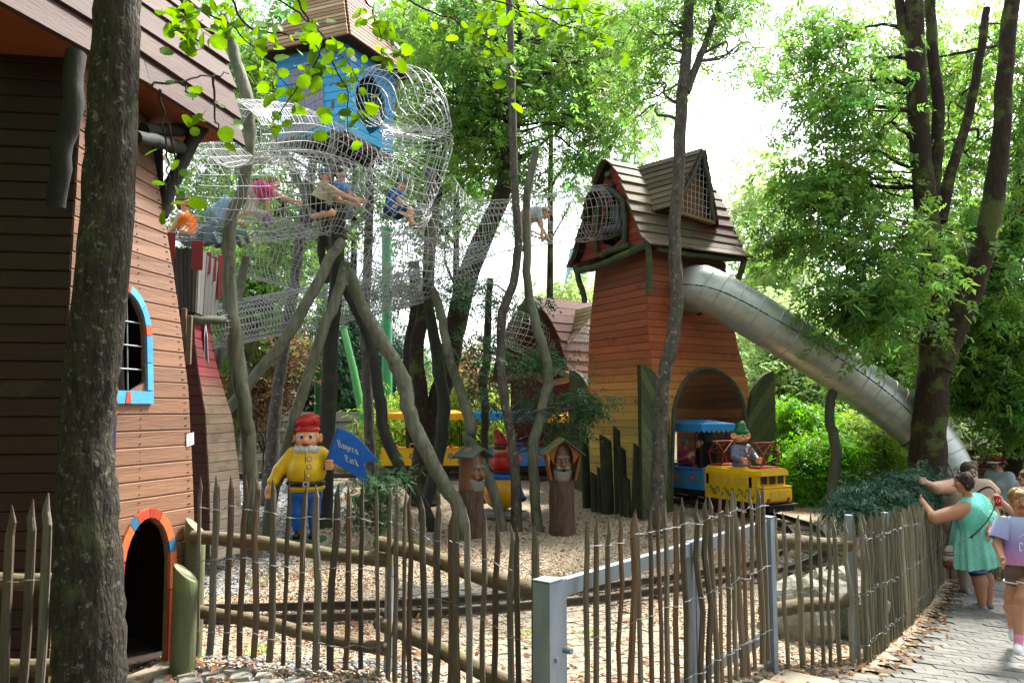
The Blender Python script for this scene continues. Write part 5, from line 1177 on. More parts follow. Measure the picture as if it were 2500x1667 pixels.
MB().tube([(xf, 0, .645), (xf + .02, 0, .645)], .032, 12).build('top_lamp', M_tred, lo)
for sy in (-.22, .22): MB().tube([(xf + .115, sy, .235), (xf + .132, sy, .235)], .034, 12).build('headlight', M_tred, lo)
M_louv = mat('cream_louvre', '#d9b545', .5, '#b98f2c', (40, 4, 40), .5, .1)
for sy in (-.09, .09):
    g_ = MB().box((xf + .122, sy, .30), (.008, .165, .13)).build('grille', M_louv, lo)
    for k in range(6): MB().box((xf + .128, sy, .245 + k * .022), (.008, .15, .006)).build('grille_slat', M_ty, g_)
for sy in (-1, 1):
    yy = sy * (W_ / 2 + .003)
    for xx in (-.57, .36): MB().box((xx, yy, .49), (.055, .008, .16)).build('side_window', M_win, lo)
    for k, xx in enumerate((-.42, -.26, -.10, .08, .22)):
        g_ = MB().box((xx, yy, .50), (.13, .008, .13)).build('louvre_panel', M_louv, lo)
        for q in range(5): MB().box((xx, yy + sy * .005, .455 + q * .022), (.115, .006, .006)).build('louvre', M_ty, g_)
    for k, xx in enumerate((-.42, -.12, .2)): flower(lo, xx, .31, yy + sy * .002, .045, '#b03a6a', sgn=sy)
    for k in range(6): vine(lo, [(-.55 + k * .16, .33), (-.50 + k * .16, .37), (-.45 + k * .16, .29), (-.40 + k * .16, .25), (-.36 + k * .16, .31)], yy + sy * .001, .016)
def panto(x):
    MB().box((x, 0, .715), (.26, .40, .03), ch=.008).build('current_collector_base', M_tred, lo)
    b = MB(); lo_, hi_ = .73, 1.10
    for sy in (-.18, .18):
        b.tube([(x - .12, sy, lo_), (x - .17, sy, .92), (x - .02, sy, hi_)], .009, 6); b.tube([(x + .12, sy, lo_), (x + .17, sy, .92), (x + .02, sy, hi_)], .009, 6)
        b.tube([(x - .17, sy, .92), (x + .17, sy, .92)], .006, 6)
    b.tube([(x - .02, -.24, hi_), (x - .02, .24, hi_)], .010, 6); b.tube([(x + .02, -.24, hi_), (x + .02, .24, hi_)], .010, 6)
    b.tube([(x - .17, -.18, .92), (x - .02, .18, hi_)], .006, 6); b.tube([(x + .17, -.18, .92), (x + .02, .18, hi_)], .006, 6)
    b.build('current_collector', M_tred, lo)
panto(-.48); panto(.36)
# ------------------------------------------------------------------ painted statues
def pm(name, c, c2=None, dirt=.35, rough=.38): return mat('statue_' + name, c, rough, c2 or None, (5, 5, 5), .35, .12, (30, 30, 30), spots=[('#3a3020', 7, .60, dirt)], coat=.15)
SK = pm('skin', '#d99a68', '#c97a4a', .2); RD = pm('red', '#b3201c', '#8f1614'); YL = pm('yellow', '#d9b012', '#c98d10', .5); BL = pm('blue', '#1f5fae', '#184a8c'); WH = pm('white', '#c9c6bd', '#a09d94', .3); BK = pm('black', '#15151a', '#222222'); GN = pm('green', '#1f6b3a', '#17552d'); GY = pm('grey', '#6c6f86', '#575a70'); BR = pm('brown', '#4a3020', '#2f1d12')
def eyes(parent, c, dx, r, yy, iris='#2a4f9a', look=0.0):
    for sx in (-1, 1):
        e = MB().ell((c[0] + sx * dx, yy, c[2]), (r, r * .5, r * 1.35), 12, 8).build('eye', WH, parent)
        MB().ell((c[0] + sx * dx + look, yy - r * .38, c[2]), (r * .68, r * .3, r * .85), 10, 6).build('iris', pm('iris' + iris, iris), e)
        MB().ell((c[0] + sx * dx + look, yy - r * .58, c[2]), (r * .36, r * .25, r * .45), 8, 6).build('pupil', BK, e)
def fist(s, c, r, m, toward=(0, -1, 0)):
    """closed hand with four curled fingers and a thumb"""
    c = np.array(c); s.e(c, (r, r * .9, r * 1.05), m, .02)
    for k in range(4):
        z = c[2] + r * (.75 - .5 * k); s.c((c[0] - r * .8, c[1] - r * .55, z), (c[0] + r * .35, c[1] - r * .95, z), r * .27, r * .25, m, .008)
    s.c((c[0] - r * .5, c[1] - r * .8, c[2] + r * .9), (c[0] + r * .5, c[1] - r * .9, c[2] + r * .95), r * .27, r * .24, m, .008)
gq = P(744, 1312, 11.0); gq.z = G(gq.x, 11.0) + .02
gn_ = thing('gnome_statue', 'garden gnome statue in yellow coat and red cap holding the blue flag', 'statue', tuple(gq), math.radians(10), local=True)
s = SDF()
for x_, ank in ((-.105, -.11), (.10, .105)):
    s.c((x_ * .9, 0, .62), (x_ * 1.15, -.01, .36), .125, .092, 3, .05).c((x_ * 1.15, -.01, .36), (ank, .01, .10), .088, .052, 3, .04)
    s.e((ank, -.07, .06), (.066, .13, .058), 5, .02)
s.e((0, 0, .62), (.225, .17, .14), 3, .05)
s.e((0, 0, .70), (.265, .215, .075), 2, .03); s.e((0, -.01, .93), (.275, .235, .25), 2, .05); s.e((0, .0, 1.13), (.215, .165, .14), 2, .06)
s.c((-.19, 0, 1.19), (-.36, -.02, .95), .085, .085, 2, .05).c((-.36, -.02, .95), (-.435, -.06, .80), .085, .07, 2, .03).e((-.44, -.06, .80), (.078, .07, .05), 2, .02)
s.c((-.445, -.06, .78), (-.47, -.08, .70), .05, .055, 1, .02); s.e((-.48, -.08, .665), (.062, .045, .075), 1, .02)
for k in range(4): s.c((-.525 + k * .028, -.095, .64), (-.515 + k * .024, -.12, .575 + .008 * abs(k - 1)), .019, .016, 1, .006)
s.c((-.43, -.10, .69), (-.415, -.125, .62), .02, .017, 1, .008)
s.c((.19, 0, 1.19), (.30, -.03, 1.10), .085, .08, 2, .05).c((.30, -.03, 1.10), (.345, -.16, 1.07), .078, .06, 2, .03); fist(s, (.335, -.20, 1.02), .066, 1)
s.e((0, -.005, 1.395), (.165, .155, .155), 1, .03); s.e((0, -.10, 1.31), (.11, .07, .07), 1, .04); s.c((.0, -.15, 1.375), (.0, -.205, 1.35), .033, .038, 1, .015)
s.e((-.08, -.115, 1.345), (.045, .04, .04), 1, .02).e((.08, -.115, 1.345), (.045, .04, .04), 1, .02)
for sx in (-1, 1): s.e((sx * .185, .0, 1.385), (.032, .045, .068), 1, .015); s.sub((sx * .20, -.035, 1.385), (.016, .022, .042), None, .008)
for k in range(9): a = math.pi * (k / 8); s.e((-.145 * math.cos(a), -.06 - .085 * math.sin(a), 1.225 + .012 * (k % 2)), (.036, .036, .048), 4, .015)
s.e((0, .005, 1.50), (.182, .172, .055), 6, .02); s.e((.0, .01, 1.60), (.172, .16, .10), 6, .04); s.e((.05, .02, 1.67), (.115, .11, .06), 6, .04); s.c((-.1, -.11, 1.60), (.12, -.12, 1.62), .03, .035, 6, .02); s.sub((.02, -.165, 1.655), (.10, .03, .022), None, .02); s.sub((0, -.18, 1.565), (.15, .03, .012), None, .015)
s.build('body', [BK, SK, YL, BL, WH, BK, RD], gn_, .0085)
eyes(gn_, (0, 0, 1.405), .06, .033, -.142)
MB().tube([(-.07, -.148, 1.318), (-.04, -.168, 1.30), (0, -.178, 1.294), (.04, -.168, 1.30), (.07, -.148, 1.318)], [.004, .010, .013, .010, .004], 8).build('mouth', pm('lip', '#7c1512'), gn_)
MB().tube([(math.cos(a) * .245, -.012 + math.sin(a) * .205, .765) for a in np.linspace(0, 2 * math.pi, 25)[:-1]], .026, 6, closed=True, flat=1.3).build('belt', BK, gn_)
bk_ = MB().box((.02, -.235, .765), (.085, .015, .075), ch=.006).build('buckle', pm('buckle', '#b9b9b4'), gn_); MB().box((.02, -.2445, .765), (.045, .006, .037)).build('buckle_hole', BK, bk_)
MB().tube([(0, -.168, 1.17), (.0, -.215, 1.05), (.0, -.248, .93), (.0, -.235, .82)], .0045, 6).build('coat_seam', BK, gn_)
for z_, y_ in ((1.105, -.195), (1.0, -.235), (.885, -.25)):
    o_ = MB().tube([(.055, y_ + .01, z_), (.055, y_ - .012, z_ + .002)], .034, 14).build('button', pm('brass', '#8a6a1a'), gn_); MB().tube([(.055, y_ - .012, z_), (.055, y_ - .018, z_)], .026, 14).build('button_face', pm('cream', '#d8d0a8'), o_)
MB().tube([(0, 0, -.012), (0, 0, .012)], .30, 28).build('base_plate', pm('plate', '#3c6b4a', '#2f5238'), gn_)
# flag with blackletter lettering
flg = thing('flag', 'blue swallow-tailed flag lettered Bayern Park held by the gnome', 'flag', tuple(gq), math.radians(4), local=True)
fz = [(1070, 395), (1135, 408), (1200, 440), (1265, 490), (1330, 560), (1400, 640), (1455, 705), (1380, 690), (1330, 702), (1310, 725), (1340, 780), (1352, 850), (1345, 920), (1250, 835), (1150, 765), (1060, 718), (975, 690)]
def fp(zx, zy, y_=-.20): return Vector(((zx / 3.92 + 550 - 744) * .00579, y_, (1312 - (zy / 3.92 + 950)) * .00579))
pts = [fp(a, b_) for a, b_ in fz]; MB().prism(pts, (0, .02, 0)).build('cloth', pm('flagblue', '#1857b0', '#1a78c0', .25), flg)
MB().tube([p + V(0, .01, 0) for p in pts], .007, 6, closed=True).build('edge_rope', pm('edge', '#2a86c8'), flg)
MB().tube([fp(1070, 380), fp(965, 705), fp(945, 770)], .014, 8).build('staff', pm('staff', '#1d4f9a'), flg)
GL_ = {  # broad-nib strokes on a 1 x 1.5 grid
 'B': [[(.1, 1.45), (.1, .1), (.35, 0), (.75, .1), (.85, .3), (.85, .55), (.6, .75), (.1, .78)], [(0, 1.35), (.3, 1.5), (.7, 1.4), (.75, 1.1), (.55, .8)], [(-.12, 1.2), (.05, 1.5)], [(-.1, .1), (.12, -.05)]],
 'a': [[(.1, .85), (.35, 1), (.6, .85), (.6, .1), (.75, 0)], [(.6, .5), (.15, .45), (.1, .12), (.3, 0), (.6, .18)]],
 'y': [[(.05, .95), (.18, .85), (.18, .25), (.35, .05), (.62, .2)], [(.5, 1.0), (.65, .85), (.65, .0), (.45, -.4), (.15, -.35)]],
 'e': [[(.15, .5), (.6, .6), (.55, .9), (.35, 1), (.15, .8), (.15, .2), (.35, 0), (.62, .15)]],
 'r': [[(.05, .95), (.2, .85), (.2, .1), (.32, 0)], [(.2, .75), (.45, 1), (.62, .88)]],
 'n': [[(.05, .95), (.18, .85), (.18, .1), (.3, 0)], [(.18, .75), (.45, 1), (.62, .85), (.62, .1), (.76, 0)]],
 'P': [[(.15, 1.45), (.15, -.1), (.0, -.2)], [(-.05, 1.35), (.3, 1.5), (.75, 1.35), (.8, .8), (.5, .6), (.15, .7)], [(-.1, 1.1), (.15, 1.2)], [(.15, .1), (.5, .0)]],
 'k': [[(.05, 1.45), (.18, 1.3), (.18, .1), (.3, 0)], [(.18, .6), (.45, 1), (.6, .85), (.4, .6), (.2, .55)], [(.38, .55), (.58, .1), (.75, .02)]]}
def lettering(parent, text, org, ux, uz, h, nib, m, y_, adv=.86, name='letter'):
    x = 0.0; nv = (ux * math.cos(.7) + uz * math.sin(.7)) * nib
    for ch in text:
        b = MB()
        for st in GL_.get(ch, []):
            for k in range(len(st) - 1):
                p = org + (ux * (x + st[k][0] * .8) + uz * st[k][1]) * h; q = org + (ux * (x + st[k + 1][0] * .8) + uz * st[k + 1][1]) * h; off = V(0, -.0006 * (k % 3), 0)
                b.add([p - nv + off, p + nv + off, q + nv + off, q - nv + off], [(0, 1, 2, 3)])
        if b.v: b.build(name, m, parent)
        x += adv if ch in 'BP' else adv * .86
ux = (fp(1275, 600) - fp(1075, 515)); ux.normalize(); uz = Vector((-.28, 0, .96)); yl = -.2045
lettering(flg, 'Bayern', fp(1082, 556, yl), ux, uz, .066, .0075, WH, yl); lettering(flg, 'Park', fp(1150, 690, yl), ux, uz, .064, .0075, WH, yl)
# gnome seen from behind on the yellow ball
rq = onG(1224, 12.6)
g2 = thing('gnome_statue', 'red-capped gnome statue seen from behind astride a yellow ball', 'statue', tuple(rq), math.radians(150), local=True)
s = SDF(); s.e((0, 0, .40), (.29, .28, .27), 2, .03); s.e((0, 0, .655), (.215, .2, .085), 3, .03); s.e((0, 0, .86), (.175, .15, .17), 6, .04); s.e((0, 0, 1.0), (.15, .13, .05), 6, .03)
s.c((-.14, 0, .95), (-.20, -.10, .80), .06, .055, 6, .03).c((.14, 0, .95), (.20, -.10, .80), .06, .055, 6, .03); s.c((-.2, -.1, .8), (-.1, -.22, .76), .05, .045, 6, .02).c((.2, -.1, .8), (.1, -.22, .76), .05, .045, 6, .02)
fist(s, (-.08, -.25, .76), .045, 1); fist(s, (.08, -.25, .76), .045, 1)
s.e((0, 0, 1.09), (.12, .115, .105), 1, .03); s.e((0, .03, 1.12), (.122, .10, .07), 7, .01); s.e((0, -.12, 1.08), (.035, .04, .035), 1, .02)
for sx in (-1, 1): s.e((sx * .13, .0, 1.09), (.022, .035, .05), 1, .012)
s.e((0, 0, 1.19), (.14, .135, .035), 6, .02); s.c((0, 0, 1.20), (.02, .02, 1.30), .12, .075, 6, .02).c((.02, .02, 1.30), (.06, .04, 1.36), .07, .05, 6, .02)
s.c((-.2, -.05, .6), (-.27, -.16, .35), .075, .06, 3, .03).c((.2, -.05, .6), (.27, -.16, .35), .075, .06, 3, .03); s.e((-.28, -.2, .30), (.05, .09, .05), 5, .02).e((.28, -.2, .30), (.05, .09, .05), 5, .02)
s.build('body', [BK, SK, pm('ball', '#cf9a12', '#c06a12', .3), BL, WH, BK, RD, BR], g2, .009)
MB().tube([(math.cos(a) * .19, math.sin(a) * .165, .73) for a in np.linspace(0, 2 * math.pi, 25)[:-1]], .014, 6, closed=True).build('belt', BK, g2)
b = MB().box((0, 0, .06), (.75, .5, .13), ch=.04); b.build('plinth', M_rock, g2)
# driver bust on the locomotive
dq = Vector((lx, ly, G(lx, ly) + .09)) + Vector((math.cos(hd), math.sin(hd), 0)) * (-.10)
g3 = thing('gnome_statue', 'gnome driver statue in green cap and grey coat on the locomotive', 'statue', (dq.x, dq.y, dq.z + .68), math.radians(24), local=True)
s = SDF(); s.e((0, 0, .05), (.17, .13, .10), 3, .03); s.e((0, 0, .20), (.155, .12, .16), 3, .04); s.e((0, .01, .32), (.15, .11, .07), 3, .04)
for sx in (-1, 1):
    s.c((sx * .135, 0, .32), (sx * .20, -.06, .20), .062, .058, 3, .03).c((sx * .20, -.06, .20), (sx * .15, -.21, .13), .056, .048, 3, .02); fist(s, (sx * .15, -.25, .125), .046, 1)
    s.e((sx * .155, .0, .515), (.052, .022, .052), 1, .012); s.sub((sx * .165, -.02, .515), (.03, .015, .032), None, .008)
s.e((0, 0, .49), (.118, .11, .115), 1, .03); s.e((0, .035, .50), (.122, .095, .115), 6, .005); s.e((0, -.02, .40), (.09, .085, .05), 6, .02); s.e((0, -.095, .455), (.06, .04, .035), 1, .02); s.c((0, -.11, .49), (0, -.145, .475), .024, .03, 1, .01)
s.e((0, 0, .585), (.135, .13, .03), 4, .02); s.c((0, 0, .59), (.0, 0, .66), .12, .085, 4, .02).c((.0, 0, .67), (.04, .0, .72), .075, .045, 4, .02)
s.build('body', [BK, SK, YL, GY, GN, BK, BR], g3, .0075); eyes(g3, (0, 0, .515), .042, .022, -.098, '#3a3a3a')
MB().tube([(-.045, -.115, .435), (0, -.142, .425), (.045, -.115, .435)], [.004, .010, .004], 6).build('mouth', pm('lip', '#7c1512'), g3)
MB().prism([(-.02, -.135, .32), (.02, -.135, .32), (.015, -.165, .2), (-.015, -.165, .2)], (0, .02, 0)).build('shirt_front', WH, g3)
for k in range(4): MB().ell((.03, -.155 - .004 * k, .30 - .05 * k), .008, 6, 4).build('button', BK, g3)
# carved stump faces
M_bark = mat('dead_bark', '#5f4c3f', .95, '#35281f', (22, 22, 3.5), .8, 1.0, (60, 60, 9))
M_carve = pm('carved', '#6e4a34', '#4a3022', .4, .6)
M_hood = mat('hood_wood', '#8a5228', .7, '#5b3318', (14, 14, 2), .6, .3); M_rfm = mat('mossy_roofing', '#4a5338', .9, '#33382a', (6, 6, 6), .6, .5, (50, 50, 50), spots=[('#6b7536', 4, .52, .7)]); M_felt = mat('roofing_felt', '#3d4a40', .85, '#2f3831', (6, 6, 6), .5, .3)
def stump(px, d, label, face, hood, H0, R):
    q = onG(px, d); t = thing('stump_face', label, 'carving', tuple(q), face, local=True)
    b = MB(); n = 22; vs = []; zs = np.linspace(-.05, H0, 9)
    rr = random.Random(px)
    for k, z in enumerate(zs):
        for i in range(n):
            a = 2 * math.pi * i / n; r = R * (1.13 - .12 * min(1, k / 3)) * (1 + .05 * math.sin(3 * a + 1) + rr.uniform(-.03, .03) + (.13 * math.exp(-((a - 3.4) / .5) ** 2 - ((z - .5) / .12) ** 2))); vs.append((math.cos(a) * r, math.sin(a) * r, z))
    b.add(vs, [(k * n + i, k * n + (i + 1) % n, (k + 1) * n + (i + 1) % n, (k + 1) * n + i) for k in range(8) for i in range(n)], 0, True); b.add(vs[-n:], [tuple(range(n))]); b.build('trunk', M_bark, t)
    zc = H0 + .24; s = SDF(); s.c((0, .02, H0 + .04), (0, .02, H0 + .44), R * .96, R * .93, 0, .04); s.e((0, -.04, zc + .02), (R * .74, R * .84, .22), 1, .04)
    s.e((0, -R * .84, zc + .085), (.10, .035, .03), 1, .03); s.c((0, -R * .86, zc + .05), (0, -R * 1.1, zc - .01), .025, .04, 1, .02)
    for sx in (-1, 1): s.e((sx * .075, -R * .80, zc - .01), (.05, .045, .045), 1, .02); s.sub((sx * .055, -R * .95, zc + .055), (.03, .03, .018), None, .01); s.e((sx * .055, -R * .96, zc + .105), (.045, .02, .014), 2, .01); s.e((sx * .05, -R * .98, zc - .055), (.055, .025, .02), 2 if hood else 1, .012)
    s.sub((0, -R * 1.0, zc - .095), (.05, .04, .018 if hood else .028), 3, .008)
    for k in range(13):
        a = -1.25 + 2.5 * k / 12; s.c((.125 * math.sin(a), -R * .88 * math.cos(a * .6), zc - .09 - .03 * math.cos(a)), (.105 * math.sin(a) + random.uniform(-.01, .01), -R * .90 * math.cos(a * .6), zc - .20 - .045 * math.cos(a) + random.uniform(-.015, .015)), .021, .009, 2, .004)
    s.build('face', [M_carve, M_carve, pm('beard', '#77756f', '#4f4d49', .5, .8), pm('mouth', '#4a1d18')], t, .009)
    for sx in (-1, 1):
        e = MB().ell((sx * .055, -R * .885, zc + .052), (.018, .012, .014), 8, 6).build('eye', WH, t); MB().ell((sx * .055, -R * .885 - .010, zc + .052), (.008, .005, .009), 6, 5).build('pupil', BK, e)
    zr = H0 + .56
    if hood:
        b = MB(); ins = [(math.cos(a) * R * .82, math.sin(a) * .30) for a in np.linspace(0, math.pi, 13)]
        for sx in (-1, 1): MB().prism([(sx * R * 1.05, -R * 1.2, H0 + .02), (sx * R * 1.5, -R * 1.2, H0 + .42), (sx * R * 1.4, -R * 1.2, H0 + .44), (sx * R * .92, -R * 1.2, H0 + .02)], (0, R * 1.8, 0)).build('hood_side', M_hood, t)
        MB().prism([(x_, -R * 1.2, H0 + .25 + z_) for x_, z_ in ins] + [(-R * 1.35, -R * 1.2, H0 + .40), (0, -R * 1.2, zr + .02), (R * 1.35, -R * 1.2, H0 + .40)], (0, .03, 0)).build('hood_front', M_hood, t)
    w = R * (1.75 if hood else 1.25); y0_, y1_ = (-R * 1.55, R * 1.3) if hood else (-R * 1.35, R * 1.0)
    for sx in (-1, 1):
        z0_ = zr - (.20 if hood else .10)
        MB().prism([(0, y0_, zr + .03), (sx * w, y0_, z0_), (sx * w, y1_, z0_), (0, y1_, zr + .03)], (0, 0, .028)).build('roof_panel', M_rfm if (hood and sx < 0) else M_felt, t)
stump(1153, 11.25, 'smiling bearded stump carving turned sideways under a flat felt roof', math.radians(48), False, .64, .18)
stump(1369, 11.4, 'bearded face carved in a stump under a mossy gabled hood', math.radians(6), True, .76, .175)
# ------------------------------------------------------------------ people
def skin(n, c): return mat('skin_' + n, c, .55, None, (9, 9, 9), .22, .06, (60, 60, 60), spec=.35)
def cloth(n, c, c2=None, am=.3): return mat('cloth_' + n, c, .9, c2, (7, 7, 7), am, .55, (26, 26, 26), spec=.1)
def hairm(n, c): return mat('hair_' + n, c, .5, None, (90, 90, 14), .8, 1.0, (220, 220, 26), spec=.4)
SKA = skin('light', '#bd9078'); SKT = skin('tan', '#a9785c'); SKC = skin('child', '#d3a083')
M_eyew = mat('eye_white', '#d8d4cc', .3); M_eyed = mat('eye_dark', '#2b1d14', .2); M_lip = mat('lip', '#a85a50', .5)
def figure(label, f, H, mats, base=None, J=None, fat=1.0, sleeve=.5, leg=1.0, hairstyle='short', h=.0085, hf=None, name='person', headk=1.0, shoe=True, sock=0, belly=0.0, child=False, group=None):
    """one continuous body. J: world-space joint overrides. mats: skin, top, bottom, shoes, hair, sock"""
    J = dict(J or {}); f = Vector((f[0], f[1], 0)).normalized(); Z = Vector((0, 0, 1))
    if base is not None: base = Vector(base)
    st = {'head': (0, .0, .925), 'sh': (0, .01, .815), 'pel': (0, .0, .52), 'elL': (.165, .01, .635), 'haL': (.185, -.05, .475), 'elR': (-.165, .01, .635), 'haR': (-.185, -.05, .475),
          'knL': (.062, -.01, .28), 'anL': (.065, .015, .045), 'knR': (-.062, -.01, .28), 'anR': (-.065, .015, .045)}
    sd0 = Z.cross(f)
    for k, (x, y, z) in st.items():
        if k not in J: J[k] = base + sd0 * x * H - f * y * H + Z * z * H
    org = Vector(base) if base is not None else Vector(J['pel'])
    t = thing(name, label, 'person', tuple(org), 0, group, local=True)
    q = {k: Vector(v) - org for k, v in J.items()}
    up = (q['sh'] - q['pel']).normalized(); side = up.cross(f)
    if side.length < .3: side = Vector((1, 0, 0))
    side.normalize(); fw = side.cross(up); hf = Vector((hf[0], hf[1], hf[2] if len(hf) > 2 else 0)).normalized() if hf else f
    s = SDF(); u = H
    shL, shR = q['sh'] + side * .098 * u * (1 + .35 * (fat - 1)), q['sh'] - side * .098 * u * (1 + .35 * (fat - 1)); hpL, hpR = q['pel'] + side * .052 * u * fat, q['pel'] - side * .052 * u * fat
    tv = lambda a, b, k: a + (b - a) * k
    E = lambda c, r, m, k=.03: s.e(c, r, m, k)
    ck = 1.0 if not child else .92
    # torso as tapered capsules across the body so it follows the spine in any pose
    for k, w_, d_ in ((0.0, .074, .078), (.22, .066, .074), (.45, .060, .070), (.70, .068, .072), (.9, .066, .062)):
        c = tv(q['pel'], q['sh'], k); ww = w_ * u * fat; s.c(c + side * ww * .75, c - side * ww * .75, d_ * u * fat * .95, d_ * u * fat * .95, 1 if k > .12 else 2, .05)
    if belly: E(tv(q['pel'], q['sh'], .4) + fw * .045 * u * fat, (.085 * u * fat * belly,) * 3, 1, .06)
    if not child and belly >= 0 and fat > 1.15:
        for sg in (-1, 1): E(tv(q['pel'], q['sh'], .68) + fw * .07 * u + side * sg * .05 * u, (.05 * u,) * 3, 1, .05)
    s.c(tv(q['pel'], q['sh'], .97), q['head'] - up * .03 * u, .034 * u * (1 + .3 * (fat - 1)), .030 * u, 0, .03)
    hs_ = hf.cross(Z).normalized(); hu = hs_.cross(hf); hr = u * headk * (.062 if not child else .072)
    hc = q['head']
    s.c(hc + hu * hr * .30 - hf * hr * .22, hc + hu * hr * .24 + hf * hr * .14, hr * .84, hr * .78, 0, .02); s.c(hc - hu * hr * .35 + hf * hr * .25, hc - hu * hr * .72 + hf * hr * .38, hr * .52, hr * .34, 0, .03)
    s.c(hc - hu * hr * .02 + hf * hr * .88, hc - hu * hr * .22 + hf * hr * 1.10, hr * .10, hr * .15, 0, .012)
    for sg in (-1, 1): E(hc + hs_ * sg * hr * .82 - hu * hr * .1 - hf * hr * .08, (hr * .18, hr * .18, hr * .28), 0, .01); E(hc + hs_ * sg * hr * .36 - hu * hr * .2 + hf * hr * .58, (hr * .26,) * 3, 0, .03)
    s.c(hc - hu * hr * .50 + hf * hr * .80 - hs_ * hr * .2, hc - hu * hr * .50 + hf * hr * .80 + hs_ * hr * .2, hr * .085, hr * .085, 6, .008)
    for S_, sh, el, ha in (('L', shL, q['elL'], q['haL']), ('R', shR, q['elR'], q['haR'])):
        a1, a2, a3, a4 = .036 * u * fat * ck, .029 * u * fat * ck, .027 * u * (.6 + .4 * fat), .0175 * u * (.7 + .3 * fat)
        if sleeve <= 0: s.c(sh, el, a1, a2, 0, .035)
        elif sleeve < 1:
            m_ = tv(sh, el, sleeve); s.c(sh, m_, a1 * 1.12, a1 * 1.05 + .006, 1, .035); s.c(m_, el, a1 * .95, a2, 0, .012)
        else: s.c(sh, el, a1 * 1.1, a2 * 1.15, 1, .035)
        m = 1 if sleeve >= 2 else 0
        s.c(el, ha, a3, a4, m, .02)
        d = (ha - el).normalized(); pn = d.cross(Z); pn = pn.normalized() if pn.length > .2 else side; pm_ = pn.cross(d).normalized(); kk = u / 1.65 * (1.0 if not child else 1.05)
        pc = ha + d * .035 * kk; s.c(ha, pc, .026 * kk, .030 * kk, 0, .015); s.c(pc + pm_ * .020 * kk, pc - pm_ * .020 * kk + d * .02 * kk, .019 * kk, .019 * kk, 0, .012)
        for k in range(4):
            o = pm_ * (.030 - .020 * k) * kk; Lf = (.030, .038, .036, .028)[k] * kk; b0 = pc + d * .035 * kk + o; b1 = b0 + d * Lf + pn * .008 * kk; b2 = b1 + d * Lf * .5 + pn * .020 * kk; s.c(b0, b1, .0095 * kk, .0088 * kk, 0, .004); s.c(b1, b2, .0088 * kk, .0075 * kk, 0, .004)
        t0 = pc + pm_ * .028 * kk - d * .005; t1 = t0 + pm_ * .022 * kk + d * .03 * kk; s.c(t0, t1, .012 * kk, .009 * kk, 0, .008)
    for S_, hp, kn, an in (('L', hpL, q['knL'], q['anL']), ('R', hpR, q['knR'], q['anR'])):
        b1, b2, b3, b4 = .058 * u * fat * ck, .038 * u * (.5 + .5 * fat) * ck, .036 * u * (.5 + .5 * fat) * ck, .0215 * u * (.6 + .4 * fat)
        if leg < 1:
            m_ = tv(hp, kn, leg); s.c(hp, m_, b1 * 1.05, (b1 * (1 - leg) + b2 * leg) * 1.14 + .006, 2, .035); s.c(m_, kn, b1 * (1 - leg) + b2 * leg, b2, 0, .012)
        else: s.c(hp, kn, b1 * 1.05, b2 * 1.15, 2, .035)
        cm = 2 if leg >= 2 else 0; cf = tv(kn, an, .3) - fw * .012 * u
        if sock and leg < 2: m_ = tv(kn, an, 1 - sock); s.c(kn, cf, b3, b3 * 1.06, 0, .02); s.c(cf, m_, b3 * 1.06, b4 * 1.2, 0, .02); s.c(m_, an, b4 * 1.25, b4 * 1.15, 5, .008)
        else: s.c(kn, cf, b3 * (1.1 if cm else 1), b3 * 1.08 * (1.1 if cm else 1), cm, .02); s.c(cf, an, b3 * 1.06, b4 * (1.5 if cm else 1), cm, .02)
        dz = (an - kn).normalized(); ff = J.get('ft' + S_, None)
        ff = (Vector(ff) - org - an).normalized() if ff is not None else (fw if abs(dz.z) > .6 else (Vector((0, 0, -.6)) + dz * .3).normalized())
        hl = an + dz * .022 * u
        s.c(hl - ff * .012 * u, hl + ff * .085 * u - Z * .004 * u, .023 * u, .021 * u, 3, .015); s.c(hl + ff * .05 * u, hl + ff * .10 * u - Z * .006 * u, .024 * u, .017 * u, 3, .01)
    s.build('body', [mats[0], mats[1], mats[2], mats[3], mats[4], mats[5] if len(mats) > 5 else mats[3], M_lip], t, h)
    for sg in (-1, 1):
        ec = hc + hs_ * sg * hr * .32 + hu * hr * .08 + hf * hr * .80; e = MB().ell(ec, hr * .15, 8, 6).build('eye', M_eyew, t); MB().ell(ec + hf * hr * .09, hr * .095, 8, 6).build('iris', M_eyed, e)
        MB().tube([ec + hu * hr * .26 - hs_ * hr * .2 + hf * hr * .05, ec + hu * hr * .32 + hf * hr * .08, ec + hu * hr * .26 + hs_ * hr * .2 + hf * hr * .02], hr * .045, 5).build('eyebrow', mats[4], t)
    # hair
    if hairstyle:
        g = SDF(); g.c(hc + hu * hr * .38 - hf * hr * .28, hc + hu * hr * .40 + hf * hr * .12, hr * .93, hr * .84, 0, .02); g.c(hc - hf * hr * .45 + hu * hr * .1, hc - hf * hr * .42 - hu * hr * .5, hr * .74, hr * .5, 0, .03)
        if hairstyle == 'bob':
            for sg in (-1, 1): g.c(hc + hs_ * sg * hr * .62 + hu * hr * .2, hc + hs_ * sg * hr * .6 - hu * hr * .5 - hf * hr * .3, hr * .38, hr * .32, 0, .03)
            for k in range(10): a = k * .63; g.e(hc - hf * hr * .5 * abs(math.cos(a)) + hs_ * hr * .6 * math.sin(a) + hu * hr * (.75 + .3 * math.cos(a * 2)), (hr * .34,) * 3, 0, .02)
        if hairstyle == 'long':
            for sg in (-1, 0, 1): g.c(hc - hf * hr * .55 + hs_ * sg * hr * .5, hc - hf * hr * .7 + hs_ * sg * hr * .55 - hu * hr * 2.6, hr * .6, hr * .3, 0, .04)
